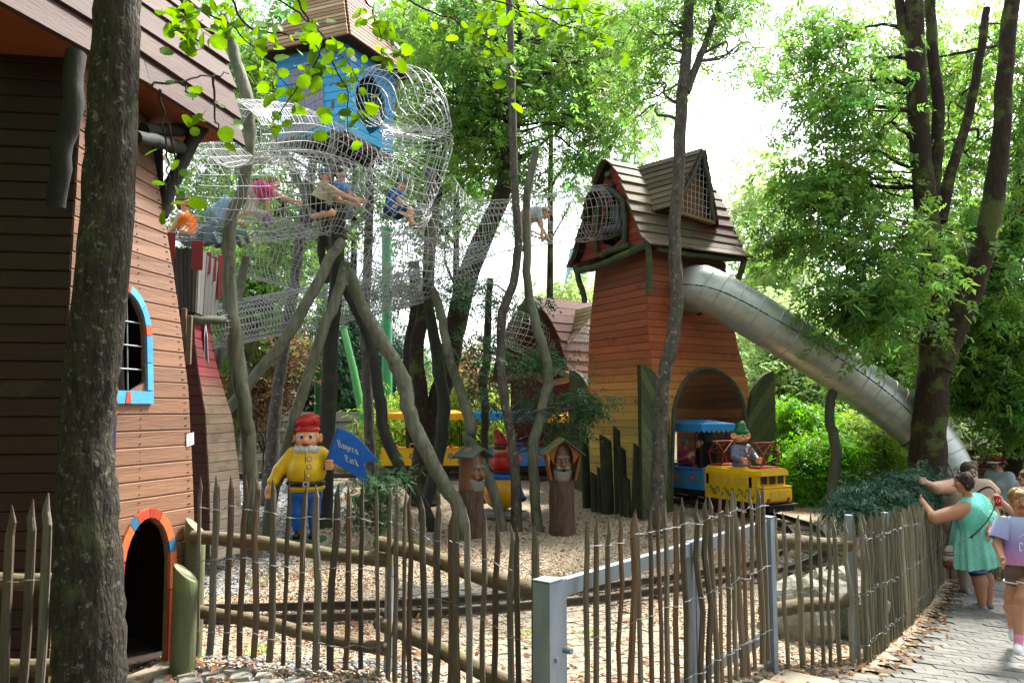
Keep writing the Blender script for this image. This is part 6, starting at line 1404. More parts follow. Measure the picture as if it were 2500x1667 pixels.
        if hairstyle == 'pony':
            g.c(hc - hf * hr * 1.0 + hu * hr * .3, hc - hf * hr * 1.35 - hu * hr * .5, hr * .28, hr * .36, 0, .03); g.c(hc - hf * hr * 1.35 - hu * hr * .5, hc - hf * hr * 1.25 - hu * hr * 1.5, hr * .36, hr * .15, 0, .03)
            for sg in (-1, 1): g.c(hc + hs_ * sg * hr * .7 + hu * hr * .2, hc + hs_ * sg * hr * .6 - hu * hr * .35 - hf * hr * .4, hr * .22, hr * .22, 0, .02)
        fc = hc + hf * hr * 1.0 - hu * hr * .35; g.sub(fc, (hr * .68, hr * .72, hr * .95), None, .015)
        ho = g.build('hair', mats[4], t, h * .9)
        if not child or headk != 1.0:      # loose strands over the hair mass
            sb = MB(); low = {'bob': -.75, 'long': -2.4, 'pony': -.35, 'short': -.6}[hairstyle]
            for i in range(150):
                a = random.uniform(.75, 2 * math.pi - .75); dv = hf * math.cos(a) + hs_ * math.sin(a); c_ = hc + hu * hr * .36 - hf * hr * .12; k_ = random.uniform(.98, 1.1); st_ = [c_ + hu * hr * .86 * k_ + dv * hr * .15]
                for e_ in (.45, .9, 1.35): st_.append(c_ + (hu * math.cos(e_) + dv * math.sin(e_)) * hr * .93 * k_)
                st_.append(c_ + dv * hr * (.90 if hairstyle != 'pony' else .8) * k_ + hu * hr * (low * random.uniform(.35, 1.0) - .2) + hs_ * random.gauss(0, .05) * hr)
                sb.tube(wobble(st_, 3, .002), interp_r([.0022, .003, .003, .0026, .0012], 3), 4)
            so_ = sb.build('hair_strands', mats[4], t); so_['kind'] = 'stuff'
    t['hc'] = tuple(hc); return t, q, dict(hc=hc, hr=hr, hf=hf, hu=hu, hs=hs_, side=side, fw=fw, up=up, org=org, shL=shL, shR=shR)
def cap(t, k, m, m2=None):
    g = SDF(); c = k['hc'] + k['hu'] * k['hr'] * .45; g.c(c - k['hf'] * k['hr'] * .12, c + k['hu'] * k['hr'] * .12, k['hr'] * .98, k['hr'] * .86, 0, .01); g.sub(c - k['hu'] * k['hr'] * 1.0, (k['hr'] * 1.35, k['hr'] * 1.35, k['hr'] * .92), None, .004)
    o = g.build('cap', m, t, .009); b = MB(); cc = c - k['hu'] * k['hr'] * .04; pts = []
    for a in np.linspace(-1.15, 1.15, 9): pts.append(cc + (k['hf'] * math.cos(a) + k['hs'] * math.sin(a)) * k['hr'] * 1.05)
    for a in np.linspace(1.0, -1.0, 9): pts.append(cc + k['hf'] * k['hr'] * (.75 + 1.0 * math.cos(a * .9)) + k['hs'] * k['hr'] * 1.0 * math.sin(a) - k['hu'] * k['hr'] * .15)
    b.prism(pts, k['hu'] * .008); b.build('cap_peak', m2 or m, o)
def glasses(t, k, m, lens=None):
    b = MB()
    for sg in (-1, 1):
        c = k['hc'] + k['hs'] * sg * k['hr'] * .38 + k['hu'] * k['hr'] * .08 + k['hf'] * k['hr'] * 1.02; b.tube([c + k['hs'] * math.cos(a) * k['hr'] * .30 + k['hu'] * math.sin(a) * k['hr'] * .2 for a in np.linspace(0, 6.283, 13)[:-1]], k['hr'] * .035, 5, closed=True)
        b.tube([c + k['hs'] * sg * k['hr'] * .3, c + k['hs'] * sg * k['hr'] * .62 - k['hf'] * k['hr'] * 1.0], k['hr'] * .03, 5)
        if lens: b.ell(c, (k['hr'] * .29, k['hr'] * .29, k['hr'] * .19), 10, 6, 1)
    b.tube([k['hc'] + k['hs'] * x * k['hr'] * .1 + k['hu'] * k['hr'] * .1 + k['hf'] * k['hr'] * 1.08 for x in (-1, 0, 1)], k['hr'] * .03, 5)
    b.build('glasses', [m, lens or m], t)
def drape(t, m, rings, n=40, pleat=.03, name='tunic', thick=True):
    """cloth tube: rings of (centre, rx_vec, ry_vec, pleat_factor) from top to hem"""
    vs = []
    for k, (c, rx, ry, pf) in enumerate(rings):
        for i in range(n):
            a = 2 * math.pi * i / n; r = 1 + pleat * pf * (.6 * math.sin(a * 11 + k * .35) + .5 * math.sin(a * 23 + 1 + k * .2) + .35 * math.sin(a * 5 + k)); vs.append(c + rx * math.cos(a) * r + ry * math.sin(a) * r)
    fs = [(k * n + i, k * n + (i + 1) % n, (k + 1) * n + (i + 1) % n, (k + 1) * n + i) for k in range(len(rings) - 1) for i in range(n)]
    return MB().add(vs, fs, 0, True).build(name, m, t)
# ---- woman in the turquoise tunic
DEN = cloth('denim', '#2a3a58', '#1f2c45'); fc_ = (-.66, .75)
bw = onG(2368, 9.4)
t, q, k = figure('woman in turquoise sleeveless tunic leaning on the picket fence with a tattooed arm', fc_, 1.60, [SKT, cloth('turq', '#6cc2b2', '#4aa596'), DEN, cloth('clog', '#8b8f90'), hairm('brown', '#3f2519')], bw,
    {'head': P(2352, 1180, 9.35), 'elL': P(2280, 1264, 9.25), 'haL': P(2252, 1224, 9.6), 'elR': P(2412, 1270, 9.25), 'haR': P(2415, 1300, 9.1), 'sh': P(2372, 1232, 9.38)}, fat=1.55, sleeve=0, leg=.92, hairstyle='bob', hf=(-.97, .1), h=.0085)
M_turq = cloth('tunic', '#7fc4b6', '#5fa89b', .5); M_lace = cloth('lace', '#5db7a6', '#8fd8c8', .8)
Cq = lambda z, dx=0: Vector((dx, 0, z)) ; sx_, sy_ = k['side'], k['fw']
sh0 = q['sh']; ctr_ = lambda z: Vector((sh0.x * (z / sh0.z) * .6, sh0.y * (z / sh0.z) * .6, z))
rg = [(sh0 + V(0, 0, .075), sx_ * .085, sy_ * .075, 0), (sh0 + V(0, 0, .04), sx_ * .19, sy_ * .12, .1), (sh0 + V(0, 0, -.06), sx_ * .235, sy_ * .175, .3), (ctr_(1.08), sx_ * .265, sy_ * .225, .5), (ctr_(.92), sx_ * .30, sy_ * .265, .8), (ctr_(.78), sx_ * .33, sy_ * .30, 1.1), (ctr_(.62), sx_ * .345, sy_ * .315, 1.5), (ctr_(.565), sx_ * .348, sy_ * .318, 1.5)]
tu = drape(t, M_turq, rg, 144, .05)
drape(t, M_lace, [(rg[0][0] + V(0, 0, .001), rg[0][1] * 1.03, rg[0][2] * 1.03, 0), (rg[1][0] + V(0, 0, .001), rg[1][1] * 1.02, rg[1][2] * 1.03, 0), (rg[2][0] + V(0, 0, -.0), rg[2][1] * 1.012, rg[2][2] * 1.02, .3)], 60, .035, 'yoke')
for an_ in ('L', 'R'):   # rolled denim cuffs
    hp = q['pel'] + k['side'] * (.08 if an_ == 'L' else -.08); c = hp.lerp(q['kn' + an_], .93); MB().tube([c + Vector((math.cos(a) * .098, math.sin(a) * .098, 0)) for a in np.linspace(0, 6.283, 21)[:-1]], .020, 6, closed=True, flat=1.4).build('cuff', cloth('cuff', '#6d84a6'), t)
tt = MB(); el_, shl_ = q['elL'], k['shL']
for i in range(9):
    c = shl_.lerp(el_, .42 + .03 * i) ; v = (Vector((.2, -1, .25 + random.uniform(-.35, .35)))).normalized(); tt.ell(c + v * (.0555 - .0006 * i), (random.uniform(.010, .022), .006, random.uniform(.008, .018)), 7, 5)
tt.build('tattoo', mat('tattoo_ink', '#3c3a40', .7, '#6a5048', (60, 60, 60), .8, 0), t)
sg_ = MB(); 
for s_ in (-1, 1): sg_.tube([k['hc'] + k['hu'] * k['hr'] * 1.2 + k['hf'] * k['hr'] * .35 + k['hs'] * (s_ * .4 + math.cos(a) * .28) * k['hr'] + k['hu'] * math.sin(a) * .16 * k['hr'] for a in np.linspace(0, 6.28, 11)[:-1]], .006, 5, closed=True)
sg_.build('sunglasses', M_win, t)
# her shoulder bag
o = k['org']; bg_c = o + Vector((-.36, -.02, .62)); M_strap = mat('leather_strap', '#4a2a1e', .6, '#2f1a12', (20, 20, 20), .5, .1)
bag = thing('shoulder_bag', 'woven patterned shoulder bag with brown strap at the turquoise woman', 'bag', tuple(bg_c), .3)
g = SDF(); g.e(bg_c, (.085, .065, .13), 0, .02); g.e(bg_c + V(-.01, 0, -.09), (.085, .065, .07), 1, .03); g.build('pouch', [cloth('woven', '#b9b39f', '#7d8a8a', .9), mat('bag_leather', '#6b3324', .6, '#4c2418', (9, 9, 9), .5, .1)], bag, .009)
for i in range(4): MB().tube([bg_c + Vector((math.cos(a) * (.087 - .004 * abs(i - 1)), math.sin(a) * (.068 - .003 * abs(i - 1)), .055 - .03 * i)) for a in np.linspace(0, 6.283, 19)[:-1]], .007, 5, closed=True).build('woven_band', cloth('band%d' % i, ['#7a3a2a', '#3f4a5a', '#c9bfa0', '#8a5a3a'][i]), bag)
MB().tube(wobble([bg_c + V(.03, -.04, .12), o + V(-.20, -.26, .92), o + V(-.02, -.285, 1.14), o + V(.12, -.17, 1.36), o + V(.10, .02, 1.41), o + V(-.15, .2, 1.1), bg_c + V(-.02, .06, .12)], 6, 0), .013, 6, flat=.5).build('strap', M_strap, bag)
# ---- woman with glasses in the beige top
bw = onG(2352, 10.5)
t, q, k = figure('woman with glasses in beige tank top behind the turquoise tunic', (-.25, -1), 1.72, [SKA, cloth('beige', '#a08d80', '#8a786c'), cloth('beige', '#a08d80'), cloth('clog', '#8b8f90'), hairm('brown2', '#4a3426')], bw,
    {'elR': P(2285, 1190, 10.3), 'haR': P(2262, 1178, 10.15), 'elL': P(2426, 1200, 10.5), 'haL': P(2398, 1235, 10.2)}, fat=1.6, sleeve=0, leg=2, hairstyle='pony', hf=(-.1, -1), h=.009)
glasses(t, k, M_win); drape(t, cloth('beige_top', '#a89486', '#8d7b6f'), [(q['sh'] + V(0, 0, .02), k['side'] * .19, k['fw'] * .13, 0), (q['sh'] + V(0, 0, -.12), k['side'] * .245, k['fw'] * .20, .2), (V(0, 0, 1.1), k['side'] * .27, k['fw'] * .24, .4), (V(0, 0, .85), k['side'] * .29, k['fw'] * .26, .6), (V(0, 0, .72), k['side'] * .30, k['fw'] * .27, .6)], 40, .02, 'tank_top')
# ---- man in the cap behind the fence
bw = onG(2422, 13.4)
t, q, k = figure('man in red and white cap and grey shirt beyond the fence', (-.9, -.25), 1.72, [SKT, cloth('greyshirt', '#8f9aa0', '#7b868c'), DEN, cloth('dark', '#333333'), hairm('dark', '#2b1d15')], (bw.x, bw.y, CAMZ - .82 - 1.70), fat=1.25, sleeve=.9, leg=2, h=.010)
cap(t, k, cloth('capred', '#a02a24'), cloth('capwhite', '#c9c4bd')); glasses(t, k, M_win, mat('blue_lens', '#2b7fa8', .15, '#1f5f86', (4, 4, 4), .4, 0))
# ---- red-haired woman with the drink can
bw = onG(2482, 9.3); bw.x = 6.1
t, q, k = figure('red-haired woman in black top holding a red drink can', (-.95, -.15), 1.68, [SKA, cloth('black', '#17161a', '#222126'), cloth('black', '#17161a'), cloth('dark', '#333333'), hairm('red', '#6e3018')], bw,
    {'haL': P(2448, 1228, 8.95), 'elL': P(2490, 1262, 8.9), 'haR': P(2452, 1240, 9.5), 'elR': P(2500, 1262, 9.5)}, fat=1.15, sleeve=0, leg=2, hairstyle='pony', hf=(-.98, .2), h=.009)
glasses(t, k, M_win)
cn_ = P(2436, 1222, 8.95); can = thing('drink_can', 'red drink can in the hand of the red-haired woman', 'can', tuple(cn_))
MB().tube([cn_ + V(0, 0, z) for z in (-.058, -.05, .045, .058)], [.026, .033, .033, .027], 18).build('can_body', mat('can_red', '#b3141c', .3, '#9a0f16', (9, 9, 9), .3, 0, metal=.3), can)
MB().tube([cn_ + V(0, 0, .058), cn_ + V(0, 0, .061)], [.027, .025], 18).build('can_top', M_wire, can)
b = MB()
for st in ([(-.55, .75), (-.95, .4), (-.95, -.3), (-.5, -.55)], [(-.25, .2), (-.1, .45), (.1, .2), (-.05, -.2), (-.25, .2)]):
    w = [cn_ + Vector((math.sin(a * .9) * .0336, -math.cos(a * .9) * .0336, z * .035)) for a, z in st]; b.tube(wobble(w, 4, 0), .0028, 4)
b.build('can_lettering', M_paper, can)
# ---- bald man cut by the frame edge
bw = onG(2512, 10.8)
t, q, k = figure('grey-haired man in glasses cut off by the picture edge', (-.8, -.6), 1.80, [SKA, cloth('lilac', '#a9a3b4'), DEN, cloth('dark', '#333333'), hairm('grey', '#8a8680')], bw, fat=1.2, sleeve=.6, leg=2, hairstyle=None, h=.011); glasses(t, k, M_win)
# ---- girl walking towards the camera
bw = onG(2470, 6.9)
M_tee = mat('tie_dye_tee', '#9aa4d2', .9, '#b98fc6', (1, 1, 1), .4, .2, (160, 160, 160), spec=.1)
if True:   # dip-dyed cloth: blue-grey at the shoulders to pink at the hem (object space height)
    n_ = M_tee.node_tree.nodes; l_ = M_tee.node_tree.links; tc = n_.new('ShaderNodeTexCoord'); sx3 = n_.new('ShaderNodeSeparateXYZ'); l_.new(tc.outputs['Object'], sx3.inputs[0]); mr = n_.new('ShaderNodeMapRange'); mr.inputs[1].default_value = .82; mr.inputs[2].default_value = 1.22; l_.new(sx3.outputs['Z'], mr.inputs[0])
    cr = n_.new('ShaderNodeValToRGB'); cr.color_ramp.elements[0].color = C4('#cf86bd'); cr.color_ramp.elements[1].color = C4('#a3b3d6'); e_ = cr.color_ramp.elements.new(.45); e_.color = C4('#9a86c4'); l_.new(mr.outputs[0], cr.inputs[0]); l_.new(cr.outputs[0], n_['Principled BSDF'].inputs['Base Color'])
t, q, k = figure('blonde girl in dip-dyed lilac shirt and brown shorts walking on the path', (-.12, -1), 1.48, [SKT, M_tee, cloth('brownshort', '#6a5650', '#54443f'), cloth('whiteshoe', '#d5d8de'), hairm('blonde', '#b08a50'), cloth('pinksock', '#d98aa8')], bw,
    {'elR': P(2434, 1328, 6.9), 'haR': P(2446, 1362, 6.75), 'elL': P(2530, 1325, 6.95), 'haL': P(2522, 1385, 6.8), 'knR': P(2466, 1462, 6.95), 'anR': P(2472, 1530, 7.35), 'knL': P(2492, 1462, 6.75), 'anL': P(2486, 1572, 6.65), 'ftL': P(2482, 1590, 6.3), 'ftR': P(2472, 1560, 7.2)}, fat=.80, sleeve=.0, leg=.30, hairstyle='pony', hf=(-.35, -1), h=.0075, child=True, sock=.14, headk=.86)
drape(t, M_tee, [(q['sh'] + V(0, 0, .035), k['side'] * .075, k['fw'] * .065, 0), (q['sh'] + V(0, 0, .012), k['side'] * .135, k['fw'] * .085, 0), (q['sh'] + V(0, 0, -.05), k['side'] * .165, k['fw'] * .112, .1), (V(0, 0, 1.05), k['side'] * .165, k['fw'] * .122, .3), (V(0, 0, .93), k['side'] * .172, k['fw'] * .128, .6), (V(0, 0, .85), k['side'] * .170, k['fw'] * .126, .9), (V(0, 0, .835), k['side'] * .160, k['fw'] * .12, .9)], 44, .022, 'shirt')
for S_, sh in (('L', k['shL']), ('R', k['shR'])):
    e = sh.lerp(q['el' + S_], .78); MB().tube([sh + V(0, 0, .01), sh.lerp(e, .5), e], [.062, .075, .080], 16, cap=False).build('sleeve', M_tee, t)
for S_ in ('L', 'R'):
    hp = q['pel'] + k['side'] * (.05 if S_ == 'L' else -.05); a = hp.lerp(q['kn' + S_], .1); e = hp.lerp(q['kn' + S_], .36); MB().tube([a, e], [.088, .085], 18, cap=False).build('short_leg', cloth('brownshort', '#6a5650'), t); MB().tube([e + Vector((math.cos(x) * .086, math.sin(x) * .086, 0)) for x in np.linspace(0, 6.283, 21)[:-1]], .007, 5, closed=True).build('white_hem', M_paper, t)
GL_.update({'S': [[(.75, 1.3), (.4, 1.5), (.1, 1.2), (.4, .85), (.75, .5), (.5, .05), (.1, .2)]], 'D': [[(.1, 1.45), (.1, .05), (.5, .05), (.85, .5), (.75, 1.2), (.4, 1.45), (.1, 1.4)]], 'i': [[(.2, .9), (.2, 0)], [(.2, 1.2), (.22, 1.3)]], 'g': [[(.6, .85), (.3, 1), (.1, .5), (.35, .1), (.6, .4)], [(.6, .95), (.6, -.2), (.2, -.35)]], 'o': [[(.35, 1), (.1, .6), (.3, .05), (.62, .4), (.35, 1)]]})
fwg = k['fw']; uxg = k['side']; og = q['sh'] + V(0, 0, -.02)
M_prt = mat('shirt_print', '#eef0f6', .9)
lettering(t, 'San', og - uxg * .045 + V(0, 0, -.145) + fwg * .128, uxg, Z_ if False else V(0, 0, 1), .048, .006, M_prt, 0, name='print_letter'); lettering(t, 'Diego', og - uxg * .085 + V(0, 0, -.225) + fwg * .131, uxg, V(0, 0, 1), .048, .006, M_prt, 0, name='print_letter')
MB().tube([og + uxg * math.cos(a) * .088 + V(0, 0, -.165 + math.sin(a) * .09) + fwg * (.129 - .02 * abs(math.cos(a)) ** 3) for a in np.linspace(0, 6.283, 25)[:-1]], .0028, 4, closed=True).build('print_ring', M_prt, t)
# ---- passengers of the train
cm_ = Matrix.Translation(Vector(c0.location)) @ Matrix.Rotation(hd, 4, 'Z')
def inC(x, y, z): return cm_ @ Vector((x, y, z))
fwd = cm_.to_3x3() @ Vector((-1, 0, 0))
t, q, k = figure('dark-haired woman in black top riding in the blue carriage', (fwd.x, fwd.y), 1.62, [SKT, cloth('black', '#17161a', '#222126'), DEN, cloth('dark', '#333333'), hairm('black', '#15100e')], None,
    {'pel': inC(0.62, -.02, .50), 'sh': inC(0.64, -.02, .96), 'head': inC(0.59, -.02, 1.13), 'elL': inC(0.52, .2, .72), 'haL': inC(0.29, .17, .62), 'elR': inC(0.45, -.24, .74), 'haR': inC(0.17, -.18, .66), 'knL': inC(0.19, .10, .52), 'knR': inC(0.19, -.12, .52), 'anL': inC(0.15, .10, .28), 'anR': inC(0.15, -.12, .28)}, fat=1.05, sleeve=0, leg=2, hairstyle='long', h=.009)
t, q, k = figure('small child in pink shirt and light blue cap riding in the carriage', (-.2, -1), .95, [SKC, cloth('pink', '#c9487e', '#b03a6c'), DEN, cloth('dark', '#333333'), hairm('fair', '#b9965e')], None,
    {n_: inC(v_[0] + .36, v_[1] + .15, v_[2] + .02) for n_, v_ in {'pel': (-.35, -.08, .50), 'sh': (-.35, -.08, .76), 'head': (-.35, -.09, .92), 'elL': (-.25, -.12, .66), 'haL': (-.12, -.17, .64), 'elR': (-.46, -.12, .66), 'haR': (-.36, -.22, .62), 'knL': (-.18, -.05, .50), 'knR': (-.22, -.14, .50), 'anL': (-.10, -.05, .36), 'anR': (-.14, -.14, .36)}.items()}, fat=1.1, sleeve=.5, leg=2, hairstyle='bob', h=.008, child=True)
cap(t, k, cloth('lightblue', '#8fc6d6'))
# ---- children climbing in the nets
def netkid(label, d, f, H, mats, j, hf=None, sleeve=.5, leg=.6, hairstyle='short', capm=None):
    J = {n: P(v[0], v[1], d + (v[2] if len(v) > 2 else 0)) for n, v in j.items()}
    t, q, k = figure(label, f, H, mats, None, J, 1.05, sleeve, leg, hairstyle, .0095, hf, child=True, group='children climbing in the nets')
    if capm: cap(t, k, capm)
JN = cloth('jeans', '#6d8299', '#596e86'); GRs = cloth('greyshoe', '#5a5a5e')
netkid('boy in orange vest sitting at the end of the mesh tunnel', 9.7, (1, -.2), 1.2, [SKC, cloth('orange', '#d8661c', '#c0540f'), JN, GRs, hairm('auburn', '#7a4a2a')], {'head': (447, 497), 'sh': (455, 530), 'pel': (466, 585), 'elR': (428, 548, -.1), 'haR': (407, 574, -.15), 'elL': (446, 566, -.18), 'haL': (462, 570, -.2), 'knL': (522, 545, -.05), 'anL': (502, 592, -.05), 'knR': (512, 552, .15), 'anR': (530, 596, .15)}, hf=(.9, -.3), sleeve=0, leg=2)
netkid('child in light blue shirt and jeans lying behind the crooked pole', 10.2, (.2, -1), 1.2, [SKC, cloth('skyblue', '#8fb4d4'), cloth('tealpants', '#6f9a9a'), GRs, hairm('brown3', '#5a3a22')], {'head': (592, 480), 'sh': (565, 500), 'pel': (525, 535), 'elR': (575, 530), 'haR': (598, 520), 'elL': (560, 540, -.1), 'haL': (590, 545, -.1), 'knL': (560, 560, -.05), 'anL': (592, 568), 'knR': (540, 568, .1), 'anR': (575, 580, .1)}, hf=(1, -.2), leg=2)
netkid('girl in pink top crawling with one arm stretched forward', 10.7, (.9, -.3), 1.2, [SKC, cloth('hotpink', '#d0508e', '#bb3f7c'), cloth('pale', '#c4b8b0'), cloth('mauve', '#8a6a9a'), hairm('strawberry', '#a5704a')], {'head': (668, 450), 'sh': (648, 462), 'pel': (620, 478), 'elR': (690, 482, -.1), 'haR': (724, 492, -.1), 'elL': (652, 495), 'haL': (655, 520), 'knL': (612, 515, -.1), 'anL': (648, 522, -.1), 'knR': (605, 512, .12), 'anR': (640, 530, .12)}, hf=(1, -.1, .1), leg=2, hairstyle='pony')
netkid('child in cream shirt and blue cap crouching above the tripod', 11.1, (.9, -.4), 1.3, [SKC, cloth('cream', '#b9ad8c', '#a3977a'), cloth('blackshort', '#1d1c22'), GRs, hairm('brown4', '#4a2f1e')], {'head': (795, 432), 'sh': (800, 460), 'pel': (778, 500), 'elR': (838, 476, -.12), 'haR': (866, 487, -.12), 'elL': (830, 490, .1), 'haL': (862, 500, .1), 'knR': (812, 520, -.12), 'anR': (760, 530, -.12), 'knL': (815, 515, .12), 'anL': (770, 525, .12)}, hf=(.8, -.6), leg=.75, capm=cloth('navycap', '#34507c'))
netkid('dark-haired child half hidden behind the cream-shirted climber', 11.6, (.8, -.6), 1.2, [SKC, cloth('blueshirt', '#4a7fc0'), JN, GRs, hairm('black2', '#1a1614')], {'head': (832, 428), 'sh': (838, 455), 'pel': (822, 500), 'elR': (862, 478), 'haR': (880, 490), 'elL': (858, 480, .1), 'haL': (884, 488, .1), 'knR': (858, 520), 'anR': (832, 540), 'knL': (852, 516, .1), 'anL': (825, 536, .1)}, leg=2)
netkid('child in blue clothes and green cap sitting in the looping net', 11.8, (.8, -.5), 1.25, [SKC, cloth('royal', '#33639c', '#284f80'), cloth('navy', '#27406a'), cloth('maroon', '#6a2a2a'), hairm('brown5', '#5a3a24')], {'head': (980, 450), 'sh': (966, 472), 'pel': (958, 520), 'elR': (980, 495, -.1), 'haR': (1000, 515, -.1), 'elL': (950, 500, -.1), 'haL': (985, 522, -.12), 'knR': (1000, 512, -.1), 'anR': (1004, 545, -.1), 'knL': (992, 522, .1), 'anL': (1015, 552, .1)}, hf=(.9, -.2, -.3), leg=.8, capm=cloth('greencap', '#2f7a5a'))
netkid('child in orange shorts bending forward in the narrow tunnel', 13.2, (1, -.1), 1.3, [SKC, cloth('palegrey', '#b4bcc0'), cloth('coral', '#d9885c', '#c8774c'), GRs, hairm('sandy', '#a07a4a')], {'head': (1330, 522), 'sh': (1315, 520), 'pel': (1284, 530), 'elR': (1322, 548, -.1), 'haR': (1324, 575, -.1), 'elL': (1318, 548, .1), 'haL': (1332, 572, .1), 'knR': (1292, 566, -.1), 'anR': (1288, 596, -.1), 'knL': (1282, 566, .1), 'anL': (1272, 592, .1)}, hf=(1, 0, -.6), leg=.5)
netkid('child in grey trousers and green shirt climbing into the red gable', 14.0, (1, .2), 1.35, [SKC, cloth('forest', '#2f6a55'), cloth('slate', '#6d7488', '#5b6276'), GRs, hairm('brown6', '#4a2f1e')], {'head': (1548, 505, .2), 'sh': (1535, 515, .2), 'pel': (1506, 520), 'elR': (1542, 545), 'haR': (1550, 570), 'elL': (1548, 540, .2), 'haL': (1556, 560, .2), 'knR': (1512, 556, -.1), 'anR': (1478, 556, -.1), 'knL': (1516, 560, .15), 'anL': (1484, 562, .15)}, leg=2)
# ------------------------------------------------------------------ trees and shrubs
def lmat(name, c, c2, tr=.45): return mat(name, c, .5, c2, (1.1, 1.1, 1.1), .8, 0, spec=.35, leaf=True, transl=tr)
LF_ash = lmat('ash_leaf', '#48703a', '#739a42', .55); LF_dark = lmat('dark_leaf', '#35553c', '#486f42', .42); LF_bright = lmat('bright_leaf', '#73983c', '#93b04c', .52)
LF_pale = lmat('pale_leaf', '#86a566', '#a6bd80', .5); LF_con = lmat('conifer_needle', '#2d5140', '#3f6648', .15); LF_hedge = lmat('hedge_leaf', '#5f9a22', '#3f7a22', .45); LF_far = lmat('far_leaf', '#4d7c42', '#6f9a55', .4)
LF_brown = lmat('bronze_leaf', '#7a5a44', '#8f7a55', .3); LF_bam = lmat('bamboo_leaf', '#8fae3f', '#a8bf5a', .45); LF_alder = lmat('alder_leaf', '#6f9a1c', '#8fae2a', .6)
BK_dark = mat('rough_dark_bark', '#352e26', .95, '#17130f', (34, 34, 9), .9, 1.0, (70, 70, 24), spots=[('#75776a', 26, .57, .55), ('#4b5230', 3.2, .56, .45)])
BK_grey = mat('grey_lichen_bark', '#57524a', .9, '#2c2720', (14, 14, 5), .8, .6, (50, 50, 20), spots=[('#9a9a8c', 16, .58, .7), ('#2f2a20', 7, .62, .7)])
BK_moss = mat('mossy_trunk_bark', '#36291f', .95, '#1a140e', (24, 24, 4), .8, .9, (60, 60, 12), spots=[('#4c5726', 2.2, .50, .75)])
def leafmesh(name, C, L, l, w, m, K=7, droop=.35, spread=.5, upb=.0, sag=.18):
    """C (N,3) leaf bases, L rachis length, l/w leaflet size; K leaflets per compound leaf (1 = simple leaf)"""
    N = len(C); ph = rng.uniform(0, 2 * np.pi, N); de = rng.normal(droop, spread, N)
    d = np.stack([np.cos(ph) * np.cos(de), np.sin(ph) * np.cos(de), -np.sin(de)], 1)
    up = np.tile(np.array([0, 0, 1.0]), (N, 1)) + rng.normal(0, .45, (N, 3))
    s = np.cross(d, up); s /= np.linalg.norm(s, axis=1)[:, None] + 1e-9; nn = np.cross(s, d)
    sz = rng.uniform(.7, 1.25, N)[:, None]
    if K == 1: spec = [(0.0, 0.0)]
    else: spec = [(1.0, 0.0)] + [(.30 + .7 * (k // 2) / ((K - 1) // 2) * .9, (1 if k % 2 else -1) * .95) for k in range(K - 1)]
    vs = []; 
    for t, a in spec:
        a2 = a + rng.normal(0, .15, N)[:, None] if K > 1 else np.zeros((N, 1))
        ld = d * np.cos(a2) + s * np.sin(a2); ls = -d * np.sin(a2) + s * np.cos(a2); b = C + d * (L * t) * sz - np.array([0, 0, 1.0]) * (sag * L * t * t) * sz
        ll = l * sz * (1 if K == 1 else rng.uniform(.8, 1.15, (N, 1))); ww = w * sz * .5
        tip = b + ld * ll - np.array([0, 0, .2]) * ll; mid = b + ld * ll * .45 + nn * ll * .06
        vs.append(np.stack([b, mid + ls * ww, tip, mid - ls * ww], 1))
    vs = np.stack(vs, 1).reshape(-1, 3); nq = N * len(spec)
    fs = np.arange(nq * 4).reshape(nq, 4); at = np.repeat(np.clip(rng.normal(.5, .25, N), 0, 1), 4 * len(spec))
    return np_mesh(name, vs, fs, m, attr=at)
def crown_pts(blobs, per, rc=.30, flat=.6):
    """blobs: (px,py,d,rx_px,ry_px,rd_m,nclumps) -> leaf positions, clump centres"""
    P_ = []; Cc = []
    for px, py, d, rx, ry, rd, n in blobs:
        c = np.array(P(px, py, d)); r = np.array([rx * d / F, rd, ry * d / F])
        q = rng.normal(0, 1, (n, 3)); q /= np.linalg.norm(q, axis=1)[:, None]; q *= (rng.random((n, 1)) ** .45)
        cl = c + q * r; Cc.append(cl)
        k = rng.poisson(per, n); idx = np.repeat(np.arange(n), k); rr = rc * rng.uniform(.6, 1.4, n)
        o = rng.normal(0, 1, (len(idx), 3)) * rr[idx][:, None] * np.array([1, 1, flat]); P_.append(cl[idx] + o)
    return np.concatenate(P_), np.concatenate(Cc)
